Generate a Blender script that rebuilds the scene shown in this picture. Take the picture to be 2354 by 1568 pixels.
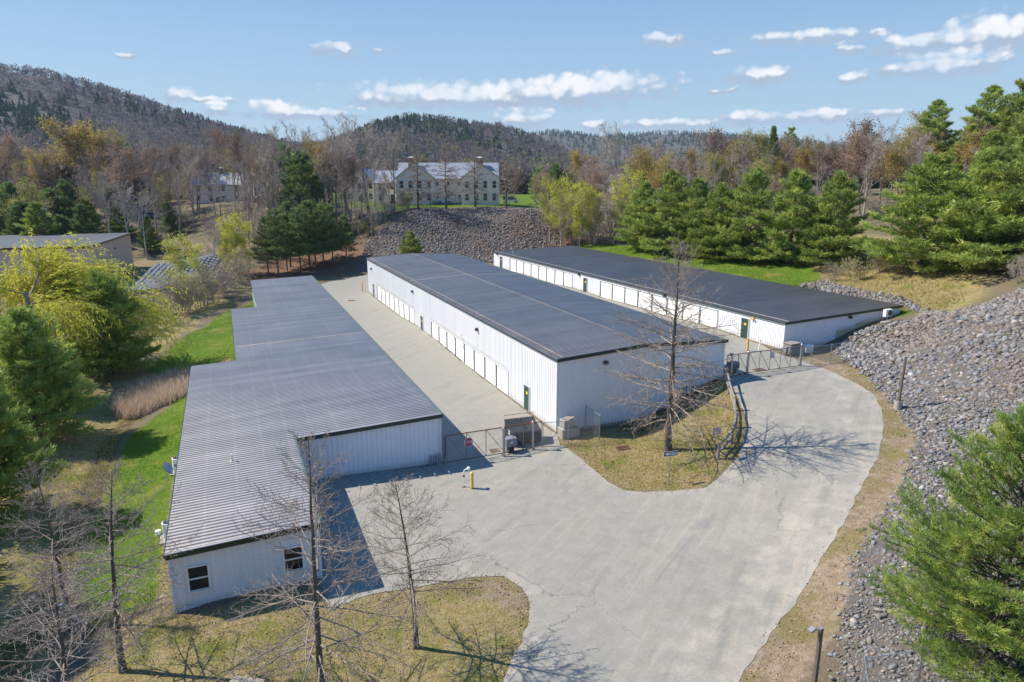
import bpy, math, random
import numpy as np
from mathutils import Vector, Matrix
R = math.radians
rng = np.random.default_rng(7)
random.seed(7)
for o in list(bpy.data.objects):
    bpy.data.objects.remove(o)
scene = bpy.context.scene
COL = scene.collection

# ------------------------------------------------------------------ camera, sky, sun, exposure
CAM_H = 18.5
cam_d = bpy.data.cameras.new('camera')
cam = bpy.data.objects.new('camera', cam_d)
COL.objects.link(cam)
cam_d.sensor_width = 36.0
cam_d.lens = 36.0 * 1568.0 / 2353.0
cam_d.clip_start = 0.1
cam_d.clip_end = 20000
cam.location = (0, 0, CAM_H)
cam.rotation_euler = (R(90 - 13.59), 0, R(-22.7))
scene.camera = cam

SUN_AZ = R(145.0)      # direction towards the sun, counter-clockwise from +X
SUN_EL = R(45.0)
sun_d = bpy.data.lights.new('sun', 'SUN')
sun_d.energy = 3.75
sun_d.angle = R(0.5)
sun_d.color = (1.0, 0.925, 0.80)
sun = bpy.data.objects.new('sun', sun_d)
COL.objects.link(sun)
sdir = Vector((math.cos(SUN_AZ) * math.cos(SUN_EL), math.sin(SUN_AZ) * math.cos(SUN_EL), math.sin(SUN_EL)))
sun.rotation_euler = sdir.to_track_quat('Z', 'Y').to_euler()
sun.location = sdir * 200

scene.view_settings.view_transform = 'Standard'
scene.view_settings.look = 'None'
scene.view_settings.gamma = 1.0
scene.view_settings.use_curve_mapping = False
scene.view_settings.exposure = 0.95
scene.cycles.max_bounces = 6
scene.cycles.diffuse_bounces = 4
scene.cycles.glossy_bounces = 2
scene.cycles.transmission_bounces = 4
scene.cycles.transparent_max_bounces = 8
scene.cycles.volume_bounces = 0
scene.cycles.use_denoising = True
scene.cycles.sample_clamp_indirect = 6.0

world = bpy.data.worlds.new('World')
scene.world = world
world.use_nodes = True
wt = world.node_tree
wt.nodes.clear()


class NT:
    """small helper for node trees"""
    def __init__(self, tree):
        self.t = tree

    def n(self, typ, inp=None, **kw):
        nd = self.t.nodes.new(typ)
        for k, v in kw.items():
            setattr(nd, k, v)
        for k, v in (inp or {}).items():
            s = nd.inputs[k]
            if hasattr(v, 'links'):
                self.t.links.new(v, s)
            elif hasattr(v, 'outputs'):
                self.t.links.new(v.outputs[0], s)
            else:
                s.default_value = v
        return nd

    def math(self, op, a, b=0.0, c=0.0, clamp=False):
        return self.n('ShaderNodeMath', {0: a, 1: b, 2: c}, operation=op, use_clamp=clamp).outputs[0]

    def vmath(self, op, a, b=(0, 0, 0), c=(0, 0, 0)):
        nd = self.n('ShaderNodeVectorMath', {0: a, 1: b, 2: c}, operation=op)
        return nd.outputs['Value'] if op in ('DOT_PRODUCT', 'LENGTH') else nd.outputs[0]

    def mix(self, f, a, b):
        def v4(v):
            return (*v, 1.0) if isinstance(v, tuple) and len(v) == 3 else v
        nd = self.n('ShaderNodeMix', {0: f, 6: v4(a), 7: v4(b)}, data_type='RGBA')
        return nd.outputs[2]

    def step(self, v, lo, hi):
        nd = self.n('ShaderNodeMapRange', {0: v, 1: lo, 2: hi, 3: 0.0, 4: 1.0}, interpolation_type='SMOOTHSTEP')
        return nd.outputs[0]

    def noise(self, vec, scale, detail=4.0, rough=0.55, dist=0.0):
        return self.n('ShaderNodeTexNoise', {'Vector': vec, 'Scale': scale, 'Detail': detail, 'Roughness': rough, 'Distortion': dist})


def build_sky():
    T = NT(wt)
    sky = T.n('ShaderNodeTexSky', sky_type='NISHITA')
    sky.sun_disc = False
    sky.sun_elevation = SUN_EL
    sky.sun_rotation = math.pi / 2 - SUN_AZ
    sky.altitude = 200
    sky.air_density = 1.0
    sky.dust_density = 0.6
    sky.ozone_density = 1.6
    tc = T.n('ShaderNodeTexCoord')
    d = tc.outputs['Generated']
    sp = T.n('ShaderNodeSeparateXYZ', {0: d})
    u = T.math('ARCTAN2', sp.outputs[0], sp.outputs[1])      # clockwise from +Y
    v = T.math('ARCSINE', sp.outputs[2])
    # wobble makes the cloud outlines ragged
    nz = T.noise(d, 26.0, 6.0, 0.6)
    nz2 = T.noise(d, 90.0, 4.0, 0.6)
    uv0 = T.n('ShaderNodeCombineXYZ', {0: u, 1: v, 2: 0.0}).outputs[0]
    w1 = T.vmath('MULTIPLY_ADD', nz.outputs['Color'], (0.026, 0.014, 0), (-0.013, -0.007, 0))
    w2 = T.vmath('MULTIPLY_ADD', nz2.outputs['Color'], (0.010, 0.007, 0), (-0.005, -0.0035, 0))
    uv = T.vmath('ADD', T.vmath('ADD', uv0, w1), w2)
    # (azimuth, elevation, half width, half height) in radians, seen from the ground
    def px(x, y, a, b):
        cp, s_ = math.cos(R(13.59)), math.sin(R(13.59))
        X, Y, Z = (x - 1176.5), (784 - y), 1568.0
        f = Z * cp + Y * s_
        up = -Z * s_ + Y * cp
        az = math.atan2(X, f) + R(22.7)
        el = math.atan2(up, math.hypot(X, f))
        return az, el, a / 1650.0, b / 1650.0
    cl = [px(1160, 222, 390, 34), px(1010, 232, 240, 24), px(1370, 205, 190, 36), px(770, 115, 52, 17), px(1520, 94, 56, 15),
          px(1860, 88, 130, 17), px(2140, 104, 110, 30), px(2300, 82, 110, 40), px(2160, 158, 120, 20), px(1955, 118, 36, 12),
          px(1750, 176, 72, 22), px(1960, 182, 40, 12), px(640, 248, 70, 16), px(700, 265, 150, 14), px(415, 222, 34, 17),
          px(500, 256, 34, 12), px(1205, 278, 80, 18), px(1360, 288, 30, 13), px(1530, 286, 110, 15), px(1710, 272, 50, 20),
          px(1800, 276, 80, 16), px(1905, 266, 42, 18), px(2030, 262, 60, 11), px(290, 127, 22, 7), px(2010, 78, 30, 9),
          px(1660, 125, 34, 10), px(480, 232, 60, 10), px(865, 120, 16, 8), px(1655, 210, 40, 8)]
    r2 = random.Random(3)
    for k in range(26):                                       # the same fair-weather clouds go on all round
        a = 1.25 + k * (2 * math.pi - 1.75) / 26 + r2.uniform(-0.07, 0.07)
        cl.append((((a + math.pi) % (2 * math.pi)) - math.pi, r2.uniform(0.06, 0.28), r2.uniform(0.04, 0.13), r2.uniform(0.010, 0.022)))
    body = None
    top = None
    for (a, e, w, h) in cl:
        q = T.vmath('MULTIPLY_ADD', uv, (1 / w, 1 / h, 0), (-a / w, -e / h, 0))
        d1 = T.vmath('DOT_PRODUCT', q, q)
        q2 = T.vmath('MULTIPLY_ADD', uv, (1 / (w * 1.02), 1 / (h * 0.95), 0), (-a / (w * 1.02), -(e + 0.85 * h) / (h * 0.95), 0))
        d2 = T.vmath('DOT_PRODUCT', q2, q2)
        body = d1 if body is None else T.math('MINIMUM', body, d1)
        top = d2 if top is None else T.math('MINIMUM', top, d2)
    puff = T.n('ShaderNodeTexVoronoi', {'Vector': T.vmath('MULTIPLY', uv, (1.0, 1.35, 1.0)), 'Scale': 62.0, 'Smoothness': 0.45}, feature='SMOOTH_F1').outputs['Distance']
    pf = T.math('MULTIPLY_ADD', puff, 1.25, -0.52)
    body = T.math('ADD', body, pf)
    top = T.math('ADD', top, T.math('MULTIPLY', pf, 1.1))
    mask = T.step(T.math('ADD', body, T.math('MULTIPLY_ADD', nz2.outputs['Fac'], 0.8, -0.40)), 1.42, 0.30)
    lit = T.step(T.math('ADD', top, T.math('MULTIPLY_ADD', nz2.outputs['Fac'], 0.7, -0.35)), 1.3, 0.3)
    ccol = T.mix(lit, (2.75, 3.4, 4.3), (6.2, 6.3, 6.5))
    thin = T.step(T.noise(d, 14.0, 5.0, 0.6).outputs['Fac'], 0.32, 0.62)
    m = T.math('MULTIPLY', mask, T.math('MULTIPLY_ADD', thin, 0.45, 0.55))
    # faint veil of cirrus and haze low over the horizon
    grad = T.n('ShaderNodeMapRange', {0: v, 1: -0.02, 2: 0.55, 3: 0.0, 4: 1.0}, interpolation_type='SMOOTHERSTEP').outputs[0]
    air = T.mix(grad, (2.6, 3.8, 4.95), (0.26, 1.62, 4.6))
    base = T.mix(0.82, sky.outputs[0], air)
    col = T.mix(m, base, ccol)
    bg = T.n('ShaderNodeBackground', {'Color': col, 'Strength': 0.082})
    out = T.n('ShaderNodeOutputWorld', {'Surface': bg})
    world.cycles.sampling_method = 'MANUAL'
    world.cycles.sample_map_resolution = 512


build_sky()

# ------------------------------------------------------------------ helpers
def tag(o, label=None, cat=None, group=None, kind=None):
    if label: o['label'] = label
    if cat: o['category'] = cat
    if group: o['group'] = group
    if kind: o['kind'] = kind
    return o


def empty(name, loc=(0, 0, 0), rz=0.0, label=None, cat=None, group=None):
    o = bpy.data.objects.new(name, None)
    COL.objects.link(o)
    o.location = loc
    o.rotation_euler = (0, 0, rz)
    o.empty_display_size = 0.3
    return tag(o, label, cat, group)


def link(name, me, parent=None, loc=(0, 0, 0), rot=(0, 0, 0), scale=(1, 1, 1)):
    o = bpy.data.objects.new(name, me)
    COL.objects.link(o)
    if parent is not None:
        o.parent = parent
    o.location = loc
    o.rotation_euler = rot
    o.scale = scale
    return o


def np_mesh(name, V, F, mat=None, smooth=False, matidx=None):
    """V (n,3); F (m,3) or (m,4) integer array, or list of such arrays"""
    me = bpy.data.meshes.new(name)
    V = np.asarray(V, dtype=np.float32)
    Fs = F if isinstance(F, list) else [F]
    Fs = [np.asarray(f, dtype=np.int32) for f in Fs if len(f)]
    me.vertices.add(len(V))
    me.vertices.foreach_set('co', V.ravel())
    loops = np.concatenate([f.ravel() for f in Fs])
    sizes = np.concatenate([np.full(len(f), f.shape[1], dtype=np.int32) for f in Fs])
    starts = np.concatenate([[0], np.cumsum(sizes)[:-1]]).astype(np.int32)
    me.loops.add(len(loops))
    me.loops.foreach_set('vertex_index', loops)
    me.polygons.add(len(sizes))
    me.polygons.foreach_set('loop_start', starts)
    me.polygons.foreach_set('loop_total', sizes)
    if smooth:
        me.polygons.foreach_set('use_smooth', np.ones(len(sizes), dtype=bool))
    if matidx is not None:
        me.polygons.foreach_set('material_index', np.asarray(matidx, dtype=np.int32))
    if mat is not None:
        for m in (mat if isinstance(mat, (list, tuple)) else [mat]):
            me.materials.append(m)
    me.update(calc_edges=True)
    return me


class MB:
    """mesh builder: collects boxes, bars, tubes and prisms into one mesh"""
    def __init__(self):
        self.v = []
        self.f = []

    def add(self, vs, fs):
        b = len(self.v)
        self.v += [tuple(p) for p in vs]
        self.f += [tuple(b + i for i in q) for q in fs]
        return self

    def box(self, c, s, rz=0.0, rx=0.0, ry=0.0, bev=0.0):
        hx, hy, hz = s[0] / 2, s[1] / 2, s[2] / 2
        if bev <= 0:
            vs = [(-hx, -hy, -hz), (hx, -hy, -hz), (hx, hy, -hz), (-hx, hy, -hz), (-hx, -hy, hz), (hx, -hy, hz), (hx, hy, hz), (-hx, hy, hz)]
            fs = [(0, 3, 2, 1), (4, 5, 6, 7), (0, 1, 5, 4), (1, 2, 6, 5), (2, 3, 7, 6), (3, 0, 4, 7)]
        else:
            b = min(bev, hx * .45, hy * .45, hz * .45)
            vs, fs = [], []
            for z, i in ((-hz, b), (-hz + b, 0), (hz - b, 0), (hz, b)):
                ex, ey = hx - i, hy - i
                k = b if i == 0 else b * .4
                vs += [(-ex + k, -ey, z), (ex - k, -ey, z), (ex, -ey + k, z), (ex, ey - k, z), (ex - k, ey, z), (-ex + k, ey, z), (-ex, ey - k, z), (-ex, -ey + k, z)]
            for l in range(3):
                for j in range(8):
                    fs.append((l * 8 + j, l * 8 + (j + 1) % 8, l * 8 + 8 + (j + 1) % 8, l * 8 + 8 + j))
            fs.append(tuple(range(7, -1, -1)))
            fs.append(tuple(range(24, 32)))
        M = Matrix.Translation(c) @ Matrix.Rotation(rz, 4, 'Z') @ Matrix.Rotation(ry, 4, 'Y') @ Matrix.Rotation(rx, 4, 'X')
        return self.add([M @ Vector(p) for p in vs], fs)

    def cyl(self, p0, p1, r0, r1=None, n=10, cap=True):
        r1 = r0 if r1 is None else r1
        p0, p1 = Vector(p0), Vector(p1)
        q = (p1 - p0).to_track_quat('Z', 'Y')
        vs = []
        for p, r in ((p0, r0), (p1, r1)):
            for i in range(n):
                a = 2 * math.pi * i / n
                vs.append(p + q @ Vector((r * math.cos(a), r * math.sin(a), 0)))
        fs = [(i, (i + 1) % n, n + (i + 1) % n, n + i) for i in range(n)]
        if cap:
            fs += [tuple(range(n - 1, -1, -1)), tuple(range(n, 2 * n))]
        return self.add(vs, fs)

    def tube(self, pts, r, n=8):
        pts = [Vector(p) for p in pts]
        rr = r if isinstance(r, (list, tuple)) else [r] * len(pts)
        vs = []
        up = Vector((0.13, 0.21, 1)).normalized()
        for i, p in enumerate(pts):
            t = (pts[min(i + 1, len(pts) - 1)] - pts[max(i - 1, 0)]).normalized()
            a = t.cross(up)
            if a.length < 0.05:
                a = t.cross(Vector((1, 0, 0)))
            a.normalize()
            b = t.cross(a)
            for k in range(n):
                w = 2 * math.pi * k / n
                vs.append(p + (a * math.cos(w) + b * math.sin(w)) * rr[i])
        fs = []
        for i in range(len(pts) - 1):
            for k in range(n):
                fs.append((i * n + k, i * n + (k + 1) % n, (i + 1) * n + (k + 1) % n, (i + 1) * n + k))
        fs += [tuple(range(n - 1, -1, -1)), tuple(range((len(pts) - 1) * n, len(pts) * n))]
        return self.add(vs, fs)

    def prism(self, poly, z0, z1):
        """xy polygon extruded in z"""
        n = len(poly)
        vs = [(x, y, z0) for x, y in poly] + [(x, y, z1) for x, y in poly]
        fs = [(i, (i + 1) % n, n + (i + 1) % n, n + i) for i in range(n)] + [tuple(range(n - 1, -1, -1)), tuple(range(n, 2 * n))]
        return self.add(vs, fs)

    def xf(self, M):
        self.v = [tuple(M @ Vector(p)) for p in self.v]
        return self

    def mesh(self, name, mat, smooth=False):
        me = bpy.data.meshes.new(name)
        me.from_pydata(self.v, [], self.f)
        if mat is not None:
            me.materials.append(mat)
        if smooth:
            for p in me.polygons:
                p.use_smooth = True
        me.update()
        return me

    def build(self, name, mat, parent=None, loc=(0, 0, 0), rz=0.0, smooth=False):
        return link(name, self.mesh(name, mat, smooth), parent, loc, (0, 0, rz))


def copy_tree(o, parent=None):
    c = o.copy()
    COL.objects.link(c)
    c.parent = parent
    for ch in o.children:
        copy_tree(ch, c)
    return c


def text_mesh(name, s, size, mat, extr=0.003):
    cu = bpy.data.curves.new(name, 'FONT')
    cu.body = s
    cu.size = size
    cu.align_x = 'CENTER'
    cu.align_y = 'CENTER'
    cu.extrude = extr
    cu.resolution_u = 2
    ob = bpy.data.objects.new(name, cu)
    COL.objects.link(ob)
    dg = bpy.context.evaluated_depsgraph_get()
    dg.update()
    me = bpy.data.meshes.new_from_object(ob.evaluated_get(dg))
    bpy.data.objects.remove(ob)
    bpy.data.curves.remove(cu)
    me.name = name
    me.materials.clear()
    me.materials.append(mat)
    return me


# ------------------------------------------------------------------ materials
MATS = {}


def mat(name, col, rough=0.6, metal=0.0, spec=0.5, var=0.15, vscale=3.0, var2=0.0, v2scale=0.4, bump=0.0, bscale=20.0,
        col2=None, c2lo=0.45, c2hi=0.65, c2scale=1.5, transl=0.0, coord='Object', rand=0.0, coat=0.0):
    if name in MATS:
        return MATS[name]
    m = bpy.data.materials.new(name)
    m.use_nodes = True
    m.node_tree.nodes.clear()
    T = NT(m.node_tree)
    tc = T.n('ShaderNodeTexCoord').outputs[coord]
    c = (*col, 1.0)
    cur = c
    if col2 is not None:
        f = T.step(T.noise(tc, c2scale, 5.0, 0.6).outputs['Fac'], c2lo, c2hi)
        cur = T.mix(f, c, (*col2, 1.0))
    if var > 0:
        nz = T.noise(tc, vscale, 5.0, 0.6).outputs['Fac']
        k = T.math('MULTIPLY_ADD', nz, 2 * var, 1 - var)
        if var2 > 0:
            k2 = T.math('MULTIPLY_ADD', T.noise(tc, v2scale, 4.0, 0.6).outputs['Fac'], 2 * var2, 1 - var2)
            k = T.math('MULTIPLY', k, k2)
        if rand > 0:
            oi = T.n('ShaderNodeObjectInfo').outputs['Random']
            k = T.math('MULTIPLY', k, T.math('MULTIPLY_ADD', oi, 2 * rand, 1 - rand))
        cur = T.vmath('SCALE', cur) if False else T.n('ShaderNodeVectorMath', {0: cur if not isinstance(cur, tuple) else cur[:3], 3: k}, operation='SCALE').outputs[0]
    p = {'Roughness': rough, 'Metallic': metal, 'Specular IOR Level': spec, 'Coat Weight': coat}
    bs = T.n('ShaderNodeBsdfPrincipled', p)
    if isinstance(cur, tuple):
        bs.inputs['Base Color'].default_value = cur
    else:
        m.node_tree.links.new(cur, bs.inputs['Base Color'])
    if bump > 0:
        bn = T.n('ShaderNodeBump', {'Strength': bump, 'Distance': 0.05, 'Height': T.noise(tc, bscale, 4.0, 0.6).outputs['Fac']})
        m.node_tree.links.new(bn.outputs[0], bs.inputs['Normal'])
    sh = bs
    if transl > 0:
        tl = T.n('ShaderNodeBsdfTranslucent')
        if isinstance(cur, tuple):
            tl.inputs[0].default_value = cur
        else:
            m.node_tree.links.new(cur, tl.inputs[0])
        sh = T.n('ShaderNodeMixShader', {0: transl, 1: bs, 2: tl})
    T.n('ShaderNodeOutputMaterial', {'Surface': sh})
    MATS[name] = m
    return m
# ------------------------------------------------------------------ terrain height
CTRL = []
for _x in (-2.5, 3, 9, 15):
    for _y in (28, 36, 46, 60, 75, 90, 105, 118):
        CTRL.append((_x, _y, 0.0))
CTRL += [(5, 18, 0.0), (10, 14, 0.05), (12, 24, 0.0), (18, 22, 0.05), (18, 32, 0.0), (19, 40, 0.0), (0, 22, -0.05), (-2, 12, -0.1), (16, 16.5, 0.1),
  (21.6, 42.2, -0.05), (24, 39, 0.0), (27.6, 42.2, -0.15), (30.1, 42.2, 0.4), (32.8, 42.2, 1.4), (35.3, 42.2, 2.3), (36.6, 42.2, 2.55),
  (26, 35.3, 0.55), (23.7, 31.8, 0.3), (28, 32.6, 0.8), (30.5, 37, 1.1), (33, 40, 1.75),
  (20, 28, 0.08), (25, 24, 0.5), (22, 20, 0.3), (31.3, 25, 1.2), (30, 30, 1.0), (36, 33, 1.9), (36, 28, 1.75), (42.4, 32.5, 2.4), (38.7, 42.6, 2.5), (44.9, 42.9, 2.5), (41, 38, 2.4), (35, 38, 2.0)]
for _y in (50, 65, 80, 95, 110, 118):
    CTRL += [(38.5, _y, 2.5), (42.5, _y, 2.5), (46, _y, 2.5)]
CTRL += [(21, 60, 0), (21, 90, 0), (21, 112, 0), (29, 60, 0.5), (29, 100, 0.5), (36, 60, 2.4), (36, 85, 2.4), (36, 105, 2.4),
  (12, 41.6, -0.26), (13.5, 45, -0.2), (9, 39, -0.1), (16.4, 41.3, -0.25), (20, 42, -0.12),
  # right of the right-hand building
  (49, 47, 2.35), (52, 47, 2.3), (54.4, 46.8, 2.9), (58.6, 46.8, 4.2), (62.2, 46.8, 4.7), (66, 52, 4.8), (65, 65, 4.75), (64, 80, 4.75), (63, 100, 4.75), (61, 118, 4.6),
  (55, 60, 3.5), (55, 100, 3.5), (72, 62, 5.4), (74, 80, 5.7), (71, 95, 5.6), (69, 112, 5.6), (82, 78, 6.8), (90, 95, 8.5), (86, 110, 8.5), (72, 130, 6.5),
  # rock hillside on the right
  (19, 14.6, 0.8), (24.5, 19.2, 1.2), (33, 23.8, 1.6), (42, 29, 2.35), (46, 35, 2.6), (48, 42.5, 2.6), (52, 43.5, 2.8),
  (22, 10, 2.0), (28, 14, 3.0), (36, 18, 4.0), (44, 22, 4.6), (50, 30, 4.6), (53, 37, 4.8), (60, 42, 5.8), (62, 35, 8.3), (56, 27, 7.6), (48, 17, 7.0), (38, 8, 6.2), (28, 3, 4.2),
  (70, 46, 6.6), (74, 54, 6.9), (75, 36, 10.5), (70, 20, 11), (60, 5, 11), (90, 50, 10.5), (96, 70, 10.5), (110, 90, 12), (120, 50, 14), (130, 110, 15),
  # bank behind the buildings
  (21, 123, 0.0), (12, 124, 0.0), (21, 129, 0.6), (30, 124, 1.0), (40, 123, 2.4), (50, 122, 3.0), (60, 123, 4.5),
  (24, 138, 3.8), (32, 134, 5.2), (44, 134, 6.8), (54, 132, 7.2), (60, 129, 7.6),
  (30, 148, 9.2), (38, 143.5, 11.4), (52, 146, 11.6), (61, 135, 11.3), (67, 137, 9.5), (45, 152, 11.7), (60, 150, 11.7), (38, 165, 11.6), (75, 150, 10.5),
  (50, 175, 11.6), (70, 190, 11.3), (100, 170, 11.2), (120, 230, 11), (60, 230, 11.2), (20, 190, 11.2), (0, 206, 11), (-30, 230, 11), (-70, 260, 11), (110, 140, 11),
  # left side: pines, ditch, works yard
  (8, 134, 0.4), (14, 142, 1.6), (22, 151, 5.0), (16, 165, 8.5), (4, 178, 9.0), (2, 158, 3.2), (5, 122, -0.2),
  (-5, 30, -0.3), (-5.5, 45, -0.35), (-5.5, 60, -0.4), (-2.5, 75, -0.3), (-2, 95, -0.2), (1, 112, -0.3),
  (-9.6, 34, -1.5), (-9.5, 46, -1.5), (-9.2, 60, -1.4), (-7, 68, -1.2), (-5.5, 78, -0.9), (-4, 95, -0.7), (-0.5, 108, -0.7), (5, 128, -0.6),
  (-13, 32, -0.9), (-13, 46, -0.8), (-13, 60, -0.8), (-11, 75, -0.7), (-8, 92, -0.5), (-4, 112, -0.5), (0, 128, -0.4), (-12, 20, -1.2), (-6, 20, -0.6),
  (-12, 100, -0.5), (-12, 125, -0.5), (-6, 145, -0.5), (-20, 150, -0.6), (-16, 172, -0.5), (0, 166, 1.2), (-30, 120, -0.6), (-25, 90, -0.8), (-25, 60, -0.9), (-25, 35, -1.0),
  (-45, 140, -0.7), (-45, 90, -0.8), (-50, 180, 0.5), (-30, 196, 3.0), (-14, 192, 4.0), (-70, 200, 4.0), (-60, 30, -1), (-25, 0, -1.2), (0, -20, -0.5), (30, -20, 3.5)]
CTRL = np.array(CTRL, dtype=float)


def _kern(r):
    return np.sqrt(r * r + 4.0)


def _solve():
    P = CTRL[:, :2]
    n = len(P)
    A = _kern(np.linalg.norm(P[:, None] - P[None], axis=2)) + np.eye(n) * -0.02
    B = np.ones((n + 1, n + 1))
    B[:n, :n] = A
    B[n, n] = 0
    return np.linalg.solve(B, np.append(CTRL[:, 2], 0.0))


_W = _solve()
# hills: (x, y, height, sigma along, sigma across, angle)
def _polar(az_deg, dist):
    a = math.radians(az_deg + 22.7)
    return dist * math.sin(a), dist * math.cos(a)


HILLS = []
for az, dist, h, s1, s2 in [(-44.8, 1650.0, 113.6, 428.1, 420.0), (-35.4, 1600.0, 87.5, 144.5, 380.0), (-27.9, 1500.0, 47.7, 129.6, 300.0), (-19.5, 1450.0, 37.6, 128.0, 300.0), (-11.0, 1200.0, 42.3, 62.7, 220.0),
        (-7.2, 1200.0, 45.9, 63.6, 220.0), (-1.7, 1250.0, 62.1, 85.8, 220.0), (2.1, 1350.0, 31.9, 93.5, 250.0), (-13.9, 2300.0, 91.1, 393.2, 300.0), (2.1, 2700.0, 100.3, 129.9, 350.0),
        (6.7, 2700.0, 77.1, 232.6, 400.0), (12.7, 2700.0, 105.5, 219.2, 400.0), (19.7, 2600.0, 49.2, 179.3, 400.0), (32.6, 2400.0, 103.1, 449.3, 400.0),
        (-85, 2000, 200, 600, 500), (75, 2400, 120, 600, 500), (115, 2400, 140, 700, 600), (165, 2600, 160, 900, 600), (-135, 2200, 180, 800, 600)]:
    x_, y_ = _polar(az, dist)
    HILLS.append((x_, y_, h * 0.95, s1, s2, math.radians(az + 22.7)))


def height(x, y):
    x = np.asarray(x, dtype=float)
    y = np.asarray(y, dtype=float)
    sh = x.shape
    X, Y = x.ravel(), y.ravel()
    # clamp the near field so that far away it stays level
    cx, cy = 35.0, 100.0
    dx, dy = X - cx, Y - cy
    r = np.hypot(dx, dy)
    k = np.where(r > 150, 150 / np.maximum(r, 1e-6), 1.0)
    PX, PY = cx + dx * k, cy + dy * k
    z = np.empty_like(X)
    for i in range(0, len(X), 20000):
        s = slice(i, i + 20000)
        D = np.hypot(PX[s][:, None] - CTRL[None, :, 0], PY[s][:, None] - CTRL[None, :, 1])
        z[s] = _kern(D) @ _W[:-1] + _W[-1]
    t = np.clip((r - 150) / 250, 0, 1)
    t = t * t * (3 - 2 * t)
    z = z * (1 - t) + 6.0 * t
    for hx, hy, hh, s1, s2, an in HILLS:
        ux, uy = X - hx, Y - hy
        a = ux * math.cos(an) - uy * math.sin(an)        # tangential
        b = ux * math.sin(an) + uy * math.cos(an)        # radial
        z = z + hh * np.exp(-0.5 * ((a / s1) ** 2 + (b / s2) ** 2)) * np.clip((r - 250) / 300, 0, 1)
    return z.reshape(sh)


def hgt(x, y):
    return float(height(np.array([x]), np.array([y]))[0])


# ------------------------------------------------------------------ zones
def poly_sd(X, Y, poly):
    """signed distance to a polygon, positive inside"""
    P = np.asarray(poly, dtype=float)
    Q = np.roll(P, -1, axis=0)
    d2 = np.full(X.shape, 1e12)
    ins = np.zeros(X.shape, dtype=bool)
    for (ax, ay), (bx, by) in zip(P, Q):
        ex, ey = bx - ax, by - ay
        t = np.clip(((X - ax) * ex + (Y - ay) * ey) / (ex * ex + ey * ey + 1e-12), 0, 1)
        d2 = np.minimum(d2, (X - ax - t * ex) ** 2 + (Y - ay - t * ey) ** 2)
        if ay != by:
            c = ((ay > Y) != (by > Y)) & (X < (bx - ax) * (Y - ay) / (by - ay) + ax)
            ins ^= c
    d = np.sqrt(d2)
    return np.where(ins, d, -d)


E_FRONT = [(2.7, 28.9), (2.76, 27.56), (4.67, 27.81), (7.8, 27.49), (9.43, 27.34), (10.79, 26.85), (11.22, 25.61), (11.08, 24.42), (10.4, 23.06), (9.28, 21.81), (8.23, 20.5), (5.5, 17.0), (2, 12), (-3, 4)]
E_RIGHT = [(7, 4), (12, 12), (16.26, 16.86), (18.08, 17.87), (22.02, 19.79), (26.43, 21.95), (31.42, 24.91), (36.2, 27.6), (39.65, 30.19), (42.13, 32.41), (44.6, 35.35), (45.41, 37.96), (45.9, 40.33), (46.2, 42.4), (46.6, 47.5)]
ISLAND = [(36.4, 42.4), (35.73, 40.63), (34.0, 37.24), (32.81, 35.43), (29.14, 32.05), (27.51, 31.23), (25.59, 30.3), (25.13, 30.17), (23.33, 30.79), (22.07, 31.41), (20.86, 32.27), (20.52, 33.65), (20.61, 36.25), (20.73, 38.46), (20.73, 39.41), (20.64, 40.59), (21.3, 42.3)]
FAR_TURN = [(47.4, 50), (44.8, 115.8), (44.5, 119.5), (41, 122.2), (36, 122.4), (30, 123.6), (25, 126.5), (20.5, 127.3), (16.3, 124.6), (13.5, 120.5), (11.5, 116.0), (11.6, 112.5)]
ASPHALT = E_FRONT + E_RIGHT + [(46.9, 60), (46.4, 90), (45.2, 117)][:0] + FAR_TURN + [(11.9, 41.0), (3.0, 41.3), (2.75, 40.8)]
# hole in the middle: island and the middle building
HOLE = ISLAND + [(21.1, 75), (20.75, 110.8), (36.0, 110.8), (36.4, 75), (36.5, 43.0)]
BANK_TOE = [(19.02, 14.83), (22.53, 17.81), (24.8, 19.43), (28.48, 21.41), (31.96, 23.0), (39.56, 27.6), (43.55, 32.38), (47.03, 37.76), (49.33, 41.73), (51, 43.6), (53.2, 46.6), (57, 47.4)]
ROCK_EAST = BANK_TOE + [(58.5, 45.5), (60.5, 44.2), (64, 46.2), (66.5, 50.5), (66.2, 58), (67.5, 66), (71.2, 65.6), (68.9, 57), (67.9, 51.2), (64.5, 46.5), (61.0, 41.5), (63.1, 39.8), (68.7, 39.9), (76, 38), (80, 20), (75, 0), (40, -10), (22, 3), (17, 9)]
ROCK_BACK = [(22.5, 129.5), (24.1, 133.5), (26.5, 139.5), (32.5, 143.2), (38.3, 143.8), (45, 145.4), (52, 145.8), (60, 143.5), (63.5, 138), (64.5, 131), (62.5, 124.5), (56, 120.5), (48, 120.0), (41, 123.4), (36, 123.2), (30, 124.6)]
LAWN = [(3.4, 112), (-1.5, 100), (-4.2, 93), (-7.5, 82), (-8.9, 77), (-5.4, 68.5), (-5.6, 62), (-8.2, 57.1), (-8.5, 46.3), (-8.8, 37.0), (-7.0, 31.5), (-3.6, 31.5), (-3.5, 62), (0, 62.4), (0, 87.7), (3.1, 88), (3.3, 111)]
DRYF = [(-5.5, 31), (-3.2, 29.5), (2.7, 29.5), (2.76, 27.6), (4.67, 27.8), (7.8, 27.5), (10.8, 26.9), (11.2, 25.6), (10.4, 23), (8.2, 20.5), (2, 12), (-3, 4), (-8, 12), (-8, 24)]
BARE_F = [(5.5, 27.6), (10.8, 26.9), (11.3, 25.6), (11.1, 24.4), (10.3, 23.2), (9.4, 25), (8, 26.1)]
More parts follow.
